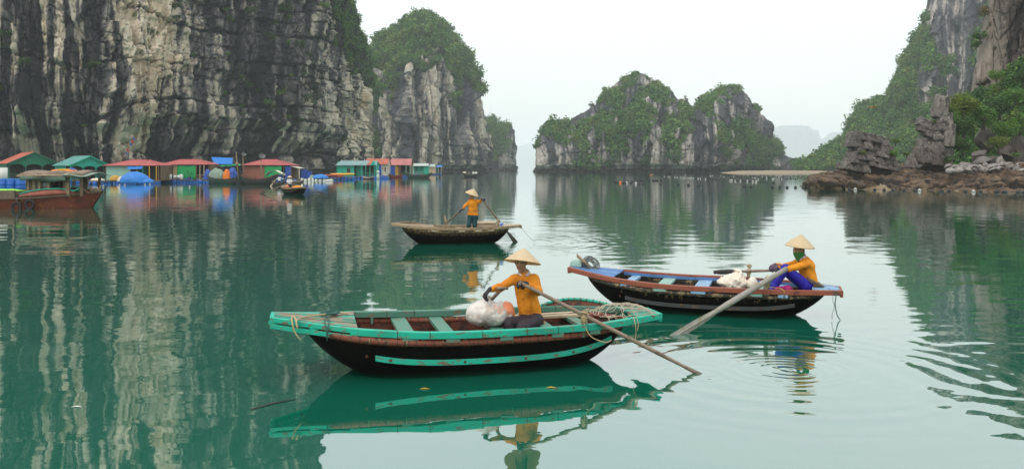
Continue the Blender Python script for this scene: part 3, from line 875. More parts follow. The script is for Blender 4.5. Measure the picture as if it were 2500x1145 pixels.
def build_reef():
    sil = [(1958, 458), (1972, 448), (1990, 438), (2012, 430), (2030, 428), (2042, 418), (2062, 412), (2100, 410), (2180, 412), (2240, 410), (2320, 408), (2420, 404), (2520, 400), (2700, 398)]
    df = [(1958, 104), (2000, 100), (2060, 95), (2200, 90), (2350, 86), (2520, 83), (2700, 80)]
    dr = [(1958, 112), (2060, 118), (2250, 118), (2520, 114), (2700, 112)]
    G = landform('reef', sil, df, dr, [(0, 0), (0.15, 0.45), (0.5, 0.72), (1, 1)], 520, 220, back=25, zb=-0.8, nb=10)
    N = grid_normals(G); N = N if N[100, 100, 1] < 0 else -N
    x, y, z = G[..., 0], G[..., 1], G[..., 2]
    px, py = project(G)
    o1, b1, j1 = blocks(x + 0.5 * y, z * 2.2 + y * 0.35, 1.3, 2.2, 13, warp=0.6, tilt=0.25)
    o2, b2, j2 = blocks(x - 0.4 * y, z * 2.0 + y * 0.5, 0.5, 0.9, 17, warp=0.6, tilt=-0.2)
    cr = np.exp(-(b1 / 0.15) ** 2) + np.exp(-(j1 / 0.15) ** 2)
    rough = (o1 - 0.5) * 1.15 + (o2 - 0.5) * 0.45 - cr * 0.3 + (fbm(x / 0.9, y / 0.9, z / 0.9, 4, 19) - 0.5) * 0.9 + (fbm(x / 5, y / 5, z / 5, 3, 23) - 0.5) * 1.8
    sandy = soft_poly(px, py, [[(2010, 470), (2060, 460), (2105, 456), (2150, 452), (2178, 458), (2170, 475), (2000, 475)], [(1950, 462), (2060, 456), (2060, 466), (1950, 466)], [(2300, 480), (2310, 464), (2380, 464), (2400, 480)]], 7, 3).astype(np.float32)
    G2 = G + N * (rough * (1 - 0.92 * sandy) * sst(-0.8, 0.2, z))[..., None]
    pale = 0.45 + (fbm(x / 2, y / 2, z / 2, 4, 29) - 0.5) * 0.9 - cr * 0.5
    m, nt, b, out = new_mat('reef_rock')
    geo = nt.nodes.new('ShaderNodeNewGeometry'); pos = geo.outputs['Position']
    at = nd(nt, 'ShaderNodeAttribute'); at.attribute_name = 'pale'
    av = nd(nt, 'ShaderNodeAttribute'); av.attribute_name = 'veg'
    n1 = noise(nt, 1.2, 6.0, vec=pos, rough=0.7)
    f = mth(nt, 'ADD', at.outputs['Fac'], mth(nt, 'MULTIPLY_ADD', n1, 1.0, -0.5))
    r = nt.nodes.new('ShaderNodeValToRGB'); e = r.color_ramp.elements
    e[0].position = 0.1; e[0].color = (0.020, 0.013, 0.009, 1); e[1].position = 0.9; e[1].color = (0.25, 0.165, 0.09, 1)
    q = e.new(0.5); q.color = (0.105, 0.062, 0.034, 1)
    nt.links.new(f, r.inputs[0])
    c = mixc(nt, av.outputs['Fac'], r.outputs[0], mixc(nt, n1, (0.15, 0.105, 0.06), (0.27, 0.19, 0.11)))
    nt.links.new(c, b.inputs['Base Color']); b.inputs['Roughness'].default_value = 0.8
    bump(nt, b, noise(nt, 3.5, 7.0, vec=pos, rough=0.7), 0.8, 0.25)
    finish('reef', G2, m, pale, sandy, 'brown tidal reef of broken rock along the right shore')
    return m
REEF_MAT = build_reef()

def boulder_mesh(name, seed, sub=3, m=None, cuts=9, rough=0.06):
    rg = np.random.default_rng(seed)
    bm = bmesh.new(); bmesh.ops.create_icosphere(bm, subdivisions=sub, radius=1.0)
    V = np.array([v.co[:] for v in bm.verts], np.float32)
    for k in range(cuts):
        n = rg.normal(size=3); n /= np.linalg.norm(n); d = rg.uniform(0.45, 0.8)
        t = V @ n - d
        V -= np.where(t > 0, t, 0)[:, None] * n[None] * 0.92
    V += ((fbm(V[:, 0] * 2 + seed, V[:, 1] * 2, V[:, 2] * 2, 4, seed) - 0.5) * 2 * rough)[:, None] * V
    V /= np.abs(V).max(0)
    for v, q in zip(bm.verts, V): v.co = q
    me = bpy.data.meshes.new(name); bm.to_mesh(me); bm.free()
    if m: me.materials.append(m)
    me.polygons.foreach_set('use_smooth', np.zeros(len(me.polygons), bool))
    return me
ROCK_LIGHT = paint('shore_rock_grey', (0.25, 0.225, 0.205), 0.9, 0.35, 1.6, dirt=(0.07, 0.06, 0.055), dirt_amt=0.5, objvar=0.6, bmp=0.6, bd=0.08)
ROCK_MIDB = paint('shore_rock_brown', (0.135, 0.11, 0.097), 0.9, 0.35, 1.4, dirt=(0.04, 0.033, 0.03), dirt_amt=0.5, objvar=0.6, bmp=0.6, bd=0.08)
ROCK_REEF = paint('tidal_rock_brown', (0.10, 0.062, 0.036), 0.85, 0.45, 1.6, dirt=(0.025, 0.017, 0.012), dirt_amt=0.6, objvar=0.6, bmp=0.7, bd=0.1)
BM_L = [boulder_mesh('boulder', 30 + i, 3, ROCK_LIGHT) for i in range(5)]
BM_B = [boulder_mesh('boulder', 40 + i, 3, ROCK_MIDB) for i in range(4)]
BM_R = [boulder_mesh('reef_rock', 50 + i, 3, ROCK_REEF, 7, 0.12) for i in range(4)]
def boulder(px, py, d, wpx, hpx, kind, rot, label=None, group=None, deep=1.0, name='boulder'):
    me = {'l': BM_L, 'b': BM_B, 'r': BM_R}[kind]
    k = int((px * 7 + py) % len(me))
    o = link(name, me[k])
    o.location = wpt(px, py, d)
    o.scale = (wpx / 2 / FPX * d, wpx / 2 / FPX * d * deep, hpx / 2 / FPX * d)
    o.rotation_euler = (0.1 * math.sin(px), rot, px % 3)
    if kind != 'r' or True: o.rotation_euler[2] = 0.5 * math.sin(px * 1.7)
    return tag(o, label, 'rock', group)
GB = 'pale boulders lying along the right shore'
big = [(2277, 402, 108, 86, 46, 'l', 0.1, 'large pale pyramid shaped boulder standing right of the stacked rock outcrop'),
       (2395, 396, 107, 60, 36, 'l', -0.3, 'grey streaked boulder lying below the big brown rock in the scrub'),
       (2402, 345, 116, 62, 66, 'b', 0.15, 'tall smooth brown rock wedged upright among the shore bushes'),
       (2393, 382, 112, 46, 34, 'b', -0.15, 'brown rock directly under the tall smooth brown rock'),
       (2430, 392, 110, 44, 30, 'b', 0.3, 'dark rounded rock between the grey streaked boulder and the yellow bush'),
       (2452, 375, 112, 46, 40, 'b', -0.2, 'dark brown rock under the yellowish bush near the right edge'),
       (2482, 368, 112, 50, 96, 'b', 0.1, 'tall dark rock slab standing in shade at the right edge'),
       (2494, 416, 103, 34, 44, 'l', 0.15, 'upright pale boulder at the right edge of the shore'),
       (2441, 396, 106, 24, 34, 'l', 0.4, 'pointed grey stone leaning among the pale shore boulders')]
for q in big:
    boulder(*q[:7], label=q[7])
rb = random.Random(4)
for i in range(26):
    px = 2316 + i * 7.2 + rb.uniform(-4, 4)
    py = 409 + rb.uniform(-6, 10)
    boulder(px, py, 104 - (py - 403) * 0.7, rb.uniform(14, 34), rb.uniform(11, 20), 'l', rb.uniform(-0.4, 0.4), nth(i) + ' pale boulder from the left in the stone row above the reef', GB)
for i in range(34):
    px = 1985 + i * 15.3 + rb.uniform(-8, 8)
    lo = 452 if px > 2060 else 447
    py = lo - rb.uniform(0, 26 if px > 2050 else 12)
    if 2085 < px < 2180 and py > 440: py -= 16
    dd = np.interp(py, [424, 455], [106, 92])
    boulder(px, py, dd, rb.uniform(26, 62), rb.uniform(12, 24), 'r', rb.uniform(-0.35, 0.35), nth(i) + ' jagged brown slab from the left along the tidal reef', 'brown slabs on the tidal reef', name='reef_rock')

def block_mesh(name, seed, m):
    rg = np.random.default_rng(seed)
    bm = bmesh.new(); bmesh.ops.create_cube(bm, size=2.0)
    bmesh.ops.subdivide_edges(bm, edges=bm.edges[:], cuts=4, use_grid_fill=True)
    V = np.array([v.co[:] for v in bm.verts], np.float32)
    nrm = (np.abs(V) ** 13).sum(1) ** (1 / 13)
    V = V / nrm[:, None]
    for k in range(7):      # chipped corners and broken faces
        n = rg.normal(size=3); n /= np.linalg.norm(n); t = V @ n - rg.uniform(1.08, 1.45)
        V = V - np.where(t > 0, t, 0)[:, None] * n[None] * 0.95
    V += (fbm(V[:, 0] * 1.5 + seed * 3, V[:, 1] * 1.5, V[:, 2] * 1.5, 4, seed)[:, None] - 0.5) * V * 0.45
    for v, q in zip(bm.verts, V): v.co = q
    me = bpy.data.meshes.new(name); bm.to_mesh(me); bm.free(); me.materials.append(m)
    return me
ROCK_STACK = paint('stacked_grey_rock', (0.175, 0.15, 0.135), 0.9, 0.4, 2.2, objvar=0.5, dirt=(0.05, 0.042, 0.038), dirt_amt=0.6, wear=(0.34, 0.30, 0.26), wear_amt=0.2, wear_scale=3.0, bmp=0.8, bd=0.12)
BLK = [block_mesh('block', 70 + i, ROCK_STACK) for i in range(6)]
BLKB = [block_mesh('block', 80 + i, ROCK_MIDB) for i in range(3)]
def add_block(root, x, y, z, w, dd, h, tilt, rz=0, brown=False):
    o = link('block', random.choice(BLKB if brown else BLK), None, root)
    o.location = (x, y, z); o.scale = (w / 2, dd / 2, h / 2); o.rotation_euler = (0, tilt, rz)
def rock_outcrop():
    d = 101.0
    base = wpt(2130, 412, d)
    root = empty('rock_outcrop', base, 0, 'stack of cracked rectangular grey rock blocks on the tip of the right shore', 'rock outcrop')
    u = d / FPX
    poly = [(2066, 414), (2074, 396), (2086, 384), (2080, 374), (2090, 362), (2096, 330), (2106, 325), (2128, 331), (2142, 339), (2150, 336), (2166, 346), (2178, 362), (2184, 384), (2190, 398), (2194, 416)]
    core = MB()
    core.add([(-2.6, 0.6, -0.9), (2.7, 0.6, -0.9), (2.2, 0.6, 2.3), (-1.2, 0.6, 3.6), (-2.2, 2.6, -0.9), (2.4, 2.6, -0.9), (1.8, 2.2, 2.0), (-0.8, 2.2, 3.0)],
             [(0, 1, 2, 3), (1, 5, 6, 2), (5, 4, 7, 6), (4, 0, 3, 7), (3, 2, 6, 7)])
    core.build('core', ROCK_MIDB, root)
    tilt = 0.20
    rg = random.Random(5)
    row = 0; v = -14.0
    while v < 105:
        h = rg.choice([12, 15, 18, 20])
        uu = -80 + rg.uniform(0, 12)
        while uu < 80:
            w = rg.uniform(12, 27)
            cx, cy = uu + w / 2, v + h / 2
            X = cx * math.cos(tilt) + cy * math.sin(tilt) * 0.6
            Z = cy - cx * math.sin(tilt)
            if in_poly(np.array([2130 + X]), np.array([412 - Z]), poly)[0]:
                for k, yy in enumerate((0.1, 1.7)):
                    add_block(root, X * u, yy + rg.uniform(-0.4, 0.4), Z * u, w * u * 1.06, 1.7, h * u * 1.10, tilt, rg.uniform(-0.06, 0.06))
            uu += w
        v += h
rock_outcrop()
def rock_pinnacle():
    d = 106.0
    base = wpt(2272, 408, d); u = d / FPX
    root = empty('rock_pinnacle', base, 0, 'leaning pinnacle of piled grey rocks beside the lime green tree', 'rock pinnacle')
    for px, py, w, h, t, dd in ((2296, 262, 30, 56, 0.25, 1.6), (2303, 292, 34, 36, 0.1, 1.8), (2291, 308, 40, 28, 0.05, 1.9), (2262, 305, 44, 22, 0.55, 1.4), (2252, 314, 24, 18, 0.3, 1.2), (2272, 328, 34, 22, 0.5, 1.5), (2285, 332, 30, 22, -0.1, 1.8),
                                (2262, 352, 34, 32, 0.08, 1.6), (2290, 352, 34, 32, -0.05, 2.0), (2248, 380, 20, 40, 0.0, 1.5), (2266, 380, 22, 40, 0.05, 1.7), (2288, 384, 34, 40, -0.04, 2.2), (2231, 392, 16, 36, -0.1, 1.2), (2308, 384, 26, 46, 0.05, 2.0),
                                (2225, 402, 20, 18, 0.1, 1.2), (2310, 330, 26, 60, 0.1, 2.2)):
        add_block(root, (px - 2272) * u, 0.4 if py > 340 else 0.0, (408 - py) * u, w * u, dd, h * u, t, random.uniform(-0.2, 0.2), brown=random.random() < 0.4)
rock_pinnacle()

# ---- single trees and bushes one can tell apart
CROWNS = {}
def crown_for(m, kind):
    k = (m.name, kind)
    if k not in CROWNS:
        n, leaf, lumps = {'big': (2600, 0.055, 26), 'bush': (420, 0.11, 10), 'small': (220, 0.15, 9)}[kind]
        CROWNS[k] = [crown_mesh('crown', n, leaf, lumps, 500 + 11 * i + len(CROWNS), 0.8, m) for i in range(2)]
    return random.choice(CROWNS[k])
def tree(name, label, cat, P, rad, m, kind, height=None, group=None, flat=0.9):
    root = empty(name, P, 0, label, cat, group)
    h = rad * 1.1 if height is None else height
    tk = MB()
    tk.tube([(0, 0, -0.3 * rad), (0.06 * rad, 0, h * 0.4), (0.02 * rad, 0.03 * rad, h)], [rad * 0.10, rad * 0.075, rad * 0.03], 6)
    for k in range(3 if kind != 'big' else 5):
        a = k * 2.2 + rad
        tk.tube([(0.03 * rad, 0, h * (0.35 + 0.08 * k)), (0.3 * rad * math.cos(a), 0.3 * rad * math.sin(a), h * 0.8), (0.6 * rad * math.cos(a), 0.6 * rad * math.sin(a), h * (1.0 + 0.1 * k))], [rad * 0.05, rad * 0.035, rad * 0.012], 5)
    tk.build('trunk', BARK, root)
    c = link('crown', crown_for(m, kind), None, root)
    c.location = (0, 0, h); c.scale = (rad, rad, rad * flat)
    c.rotation_euler = (0, 0, random.uniform(0, 6.28))
    return root
def wall_point(G, N, px, py):
    gx, gy = project(G)
    w = (gx - px) ** 2 + (gy - py) ** 2
    w[:, -15:] = 1e9
    k = np.unravel_index(np.argmin(w), w.shape)
    return Vector(G[k].tolist()), Vector(N[k].tolist())
# left wall bushes: (px, py, radius px, tone)
WB = [(60, 152, 17, 'd'), (12, 84, 24, 'd'), (10, 112, 18, 'd'), (225, 153, 17, 'd'), (212, 160, 9, 'd'), (240, 156, 9, 'm'), (366, 76, 12, 'd'), (378, 81, 9, 'm'), (330, 36, 8, 'l'), (428, 14, 16, 'd'), (430, 45, 11, 'd'), (364, 118, 6, 'l'),
      (550, 22, 9, 'm'), (613, 25, 15, 'd'), (558, 46, 13, 'd'), (695, 20, 18, 'd'), (698, 42, 15, 'd'), (664, 55, 13, 'd'), (656, 88, 15, 'd'), (660, 100, 10, 'd'), (702, 103, 12, 'm'), (731, 106, 15, 'd'), (754, 133, 9, 'd'), (764, 145, 13, 'd'), (473, 139, 8, 'm'),
      (557, 131, 9, 'm'), (566, 167, 6, 'd'), (587, 190, 13, 'm'), (598, 200, 12, 'd'), (611, 207, 11, 'd'), (547, 224, 10, 'm'), (597, 239, 9, 'd'), (588, 258, 9, 'm'), (633, 219, 11, 'd'), (650, 245, 11, 'm'), (662, 262, 13, 'd'), (679, 225, 12, 'm'), (690, 222, 9, 'l'),
      (720, 253, 13, 'd'), (708, 184, 6, 'm'), (740, 182, 6, 'm'), (752, 236, 14, 'd'), (762, 250, 12, 'm'), (708, 286, 9, 'm'), (722, 298, 9, 'd'), (733, 290, 10, 'd'), (677, 305, 11, 'm'), (592, 276, 7, 'l'), (837, 338, 12, 'd'), (842, 352, 15, 'd'), (846, 366, 13, 'd'), (834, 320, 8, 'd'),
      (805, 62, 14, 'd'), (812, 100, 12, 'm'), (793, 14, 13, 'm'), (852, 163, 14, 'd'), (866, 172, 12, 'm'), (845, 125, 6, 'l'), (818, 110, 10, 'm'), (4, 216, 9, 'l'), (284, 266, 7, 'd'), (204, 308, 8, 'm'), (135, 268, 5, 'm'), (415, 186, 7, 'l')]
TONE = {'d': LEAF_DARK, 'm': LEAF_MID, 'l': LEAF_LIME}
for px, py, r, t in WB:
    P, n = wall_point(LW_G, LW_N, px, py + r * 0.5)
    rad = r / FPX * P.y * 1.15
    tone = {'d': 'dark green', 'm': 'mid green', 'l': 'pale green'}[t]
    size = 'small' if r < 9 else ('broad' if r > 13 else 'middling')
    lev = 'high up on' if py < 110 else ('halfway up' if py < 240 else 'low on')
    side = 'the cream striped face' if px < 300 else ('the pale panel' if px < 440 else ('the dark grey face' if px < 640 else ('right part of dark face' if px < 780 else 'right end of wall')))
    tree('cliff_bush', '%s %s bush %s %s' % (size, tone, lev, side), 'bush', P, rad, TONE[t], 'bush', height=rad * 0.45, group='bushes on the limestone wall', flat=0.85)
# near trees on the right shore
RT = [(2326, 300, 109, 26, LEAF_MID, 'big', 'leafy bush pressed against the right side of the rock pinnacle', 1.2), (2318, 388, 104.5, 18, LEAF_DARK, 'bush', 'low dark bush at the foot of the rock pinnacle', 0.8), (2246, 346, 107.5, 13, LEAF_MID, 'bush', 'small bush on the left shoulder of the rock pinnacle', 0.8), (2282, 296, 105, 7, LEAF_LIME, 'bush', 'tiny tuft in a cleft of the rock pinnacle', 0.8),
      (2352, 258, 112, 46, LEAF_LIME, 'big', 'rounded lime green tree standing beside the rock pinnacle', 0.72),
      (2322, 268, 110, 24, LEAF_LIME, 'big', 'small lime green tree at the edge above the rock pinnacle', 0.8),
      (2400, 280, 113, 42, LEAF_MID, 'big', 'bright green leafy tree to the right of the lime green tree', 0.8),
      (2352, 312, 109, 40, LEAF_DARK, 'big', 'dark leafy tree below the lime green tree', 0.8),
      (2318, 352, 107, 32, LEAF_DARK, 'big', 'dark bush spreading against the back of the rock pinnacle', 0.8),
      (2350, 356, 107, 30, LEAF_DARK, 'big', 'dark bush left of the tall smooth brown rock', 0.75),
      (2440, 262, 114, 36, LEAF_DARK, 'big', 'dark green tree under the brown cliff face', 0.85),
      (2452, 312, 111, 36, LEAF_MID, 'big', 'mid green tree above the yellowish bush', 0.7),
      (2436, 348, 108, 30, LEAF_LIME, 'big', 'yellowish bush hanging over the dark rocks', 0.7),
      (2490, 300, 112, 34, LEAF_MID, 'big', 'green tree at the right edge halfway up the shore slope', 0.9),
      (2478, 232, 116, 30, LEAF_MID, 'big', 'green shrub on the ledge above the right edge trees', 0.8),
      (2432, 182, 118, 22, LEAF_MID, 'big', 'green shrub growing on the brown cliff face', 0.8),
      (2500, 190, 117, 26, LEAF_DARK, 'big', 'dark shrub against the brown cliff at the right edge', 0.9),
      (2482, 378, 106, 12, LEAF_MID, 'bush', 'small bright bush among boulders near the right edge', 0.8),
      (2392, 88, 142, 22, LEAF_MID, 'bush', 'green tuft on the left edge of the brown cliff', 0.8), (2382, 108, 142, 14, LEAF_DARK, 'bush', 'dark drooping tuft under the cliff edge tuft', 1.1),
      (2404, 28, 144, 16, LEAF_RUST, 'bush', 'rusty green tuft high on the cliff edge', 0.9),
      (2186, 345, 101, 13, LEAF_LIME, 'bush', 'bright green bush on top of the stacked rock outcrop', 0.6), (2184, 372, 100, 12, LEAF_MID, 'bush', 'green creeper hanging down the right side of the outcrop', 1.3),
      (2214, 374, 104, 14, LEAF_LIME, 'bush', 'bright green bush between outcrop and pinnacle', 0.6), (2108, 372, 99.5, 9, LEAF_LIME, 'bush', 'small green tuft on a ledge of the rock outcrop', 0.5)]
for px, py, d, r, m, kind, lab, fl in RT:
    rad = r / FPX * d
    P = wpt(px, py, d); P.z -= rad * 0.6
    tree('shore_tree' if kind == 'big' else 'shore_bush', lab, 'tree' if kind == 'big' else 'bush', P, rad, m, kind, height=rad * 0.6, flat=fl)
# skyline trees that stand out
ST = [(915, 84, 575, 11, LEAF_DARK, 'dark tree on the left shoulder of the karst tower'), (1040, 34, 583, 15, LEAF_MID, 'tree crowning the top of the karst tower'), (1105, 62, 580, 9, LEAF_DARK, 'thin lone tree on the right skyline of the karst tower'),
      (992, 112, 560, 22, LEAF_RUST, 'rust coloured tree in the green crown of the karst tower'), (1178, 215, 572, 9, LEAF_DARK, 'bush clinging to the right edge of the karst tower'), (1345, 290, 512, 12, LEAF_MID, 'tree on the low left end of the twin humped island'),
      (1552, 172, 528, 12, LEAF_MID, 'tree on the summit of the twin humped island'), (1443, 248, 520, 9, LEAF_DARK, 'dark tree on the left skyline of the twin humped island'), (1672, 236, 540, 13, LEAF_DARK, 'dark tree on the saddle of the twin humped island'),
      (1778, 204, 560, 11, LEAF_MID, 'tree on the smaller summit of the twin humped island'), (1590, 258, 500, 15, LEAF_RUST, 'brownish tree in the middle of the twin humped island'), (1246, 299, 772, 9, LEAF_DARK, 'tree on the top of the dark headland'),
      (2118, 244, 520, 12, LEAF_DARK, 'dark tree on the knoll of the green mountainside'), (1506, 215, 510, 13, LEAF_LIME, 'yellow green tree high on the left slope of the island'), (1800, 388, 470, 13, LEAF_DARK, 'low tree at the end of the tan beach'), (1760, 218, 560, 9, LEAF_DARK, 'bush on the left shoulder of the smaller summit')]
for px, py, d, r, m, lab in ST:
    rad = r / FPX * d
    P = wpt(px, py, d); P.z -= rad * 1.1 + 5.0 / FPX * d
    tree('skyline_tree', lab, 'tree', P, rad, m, 'small', height=rad * 0.8)

names = [('scrub', 'scrub on the brow of the limestone wall'), ('forest', 'dense scrub covering the crown of the karst tower'), ('forest', 'scrub on the dark headland'), ('forest', 'scrub and low trees covering the twin humped island'),
         ('forest', 'dense forest covering the green mountainside'), ('scrub', 'scrub on the right shore slope')]
for i, (key, P, s, n) in enumerate(SCATTER):
    scatter_object(names[i][0], names[i][1], P, s, 1000 + i)

# ------------------------------------------------------------------ mussel farm buoys
BUOY_MAT = {'k': paint('buoy_black', (0.020, 0.020, 0.023), 0.5, 0.3, 3.0, dirt=(0.12, 0.12, 0.11), dirt_amt=0.3),
            'w': paint('buoy_white', (0.42, 0.41, 0.39), 0.5, 0.2, 3.0, dirt=(0.3, 0.27, 0.2), dirt_amt=0.3), 'o': paint('buoy_orange', (0.75, 0.20, 0.03), 0.5, 0.2, 3.0)}
BUOY = {}
for k, m in BUOY_MAT.items():
    b = MB(); b.lathe([(0.0, -0.2), (0.12, -0.17), (0.2, -0.06), (0.22, 0.04), (0.2, 0.13), (0.13, 0.2), (0.05, 0.225), (0.045, 0.27), (0.0, 0.275)], seg=14)
    BUOY[k] = b.mesh('buoy'); BUOY[k].materials.append(m)
def buoy(px, py, k, label, group, sc=1.0):
    o = link('buoy', BUOY[k]); P = on_water(px, py); o.location = P + Vector((0, 0, 0.05)); sc *= 0.85; o.scale = (sc, sc, sc)
    o.rotation_euler = (random.uniform(-0.15, 0.15), random.uniform(-0.15, 0.15), random.uniform(0, 6))
    tag(o, label, 'buoy', group)
near = [(77, 'k'), (160, 'w'), (428, 'k'), (560, 'k'), (690, 'k'), (832, 'k'), (980, 'k'), (1050, 'w'), (1360, 'k'), (1460, 'k'), (1687, 'k'), (1800, 'w'), (1895, 'k'), (2122, 'k'), (2210, 'k'), (2255, 'k'), (2415, 'k'), (2478, 'k')]
for i, (x, k) in enumerate(near):
    buoy(2060 + x / 5.68, 463.5 + x * 0.0032, k, nth(i) + ' float from the left, ' + ('black' if k == 'k' else 'white') + ', in the row off the brown reef', 'floats off the reef, ' + ('black' if k == 'k' else 'white'))
for i, (x, y) in enumerate(((1397, 262), (1457, 262), (1662, 268), (1736, 270), (1803, 270), (1883, 270), (1958, 271))):
    buoy(1460 + x / 3.906, 390 + y / 3.906, 'k', nth(i) + ' black float from the left in open water before the reef tip', 'black floats left of the reef')
for i, (x, y, k) in enumerate(sorted(((160, 220, 'k'), (178, 220, 'k'), (196, 221, 'k'), (213, 222, 'o'), (240, 225, 'k'), (258, 226, 'k'), (275, 226, 'w'), (285, 212, 'k'), (313, 228, 'k'), (360, 231, 'w'), (390, 235, 'k'), (423, 235, 'k'), (433, 205, 'k'), (320, 212, 'k'), (345, 210, 'k'), (370, 208, 'k'), (395, 208, 'k'), (410, 206, 'k'),
                (480, 204, 'k'), (525, 203, 'k'), (545, 203, 'k'), (565, 203, 'k'), (600, 207, 'k'), (600, 238, 'k'), (765, 243, 'k'), (862, 247, 'k'), (937, 250, 'k'), (978, 250, 'k'), (500, 150, 'o'), (518, 143, 'o'), (1508, 213, 'w'), (1543, 217, 'k'), (1590, 218, 'k'), (1672, 223, 'k')))):
    nmk = {'k': 'black', 'w': 'white', 'o': 'orange'}[k]
    buoy(1460 + x / 3.906, 390 + y / 3.906, k, nmk + ' float, ' + nth(i) + ' from the left in the loose cluster before the island', 'floats before the island, ' + nmk, 1.15)
for i in range(34):
    t = i / 33
    buoy(1460 + (600 + 560 * t + random.uniform(-4, 4)) / 3.906, 390 + (161 + 35 * t) / 3.906, 'w' if random.random() < 0.6 and t < 0.8 else 'k', nth(i) + ' float from the left in the long diagonal line before the island', 'floats in the diagonal line', 0.85)
for i in range(14):
    t = i / 13
    buoy(1460 + (1260 + 215 * t) / 3.906, 390 + (203 + 7 * t) / 3.906, 'w' if random.random() < 0.4 else 'k', nth(i) + ' float from the left in the short line before the tan beach', 'floats in the short line')
for i in range(95):
    t = random.random()
    y = 150 + 42 * t ** 1.5
    x = random.uniform(760 + 700 * t, 2040)
    buoy(1460 + x / 3.906, 390 + y / 3.906, 'w' if random.random() < 0.3 else 'k', 'tiny float in the far field of the mussel farm near the beach', 'far floats of the mussel farm', 0.8)

def bird():
    P = wpt(2132, 264, 62.0)
    root = empty('bird', P, 0.4, 'small orange brown bird flying in front of the green mountainside', 'bird')
    b = MB(); b.tube([(-0.24, 0, 0.0), (-0.12, 0, 0.01), (0.0, 0, 0.02), (0.14, 0, 0.03), (0.2, 0, 0.035), (0.24, 0, 0.03)], [0.012, 0.035, 0.055, 0.04, 0.03, 0.006], 10)
    b.tube([(-0.22, 0, 0), (-0.4, 0, -0.02)], [0.02, 0.05], 8, flat=(1, 0.15))
    m = paint('bird_feathers', (0.42, 0.20, 0.05), 0.8, 0.3, 9.0)
    b.build('body', m, root)
    for s in (-1, 1):
        w = MB(); g = []
        for i in range(6):
            t = i / 5
            g.append([(0.08 - 0.1 * t * t, s * 0.5 * t, 0.04 + 0.10 * math.sin(t * 1.6)), (-0.02 - 0.08 * t, s * 0.5 * t, 0.05 + 0.10 * math.sin(t * 1.6)), (-0.1 + 0.0 * t, s * 0.5 * t, 0.035 + 0.10 * math.sin(t * 1.6))])
        w.grid(np.array(g)); o = w.build('wing', m, root); sl = o.modifiers.new('thick', 'SOLIDIFY'); sl.thickness = 0.008
bird()
print('shore', round(time.time() - T0, 1))
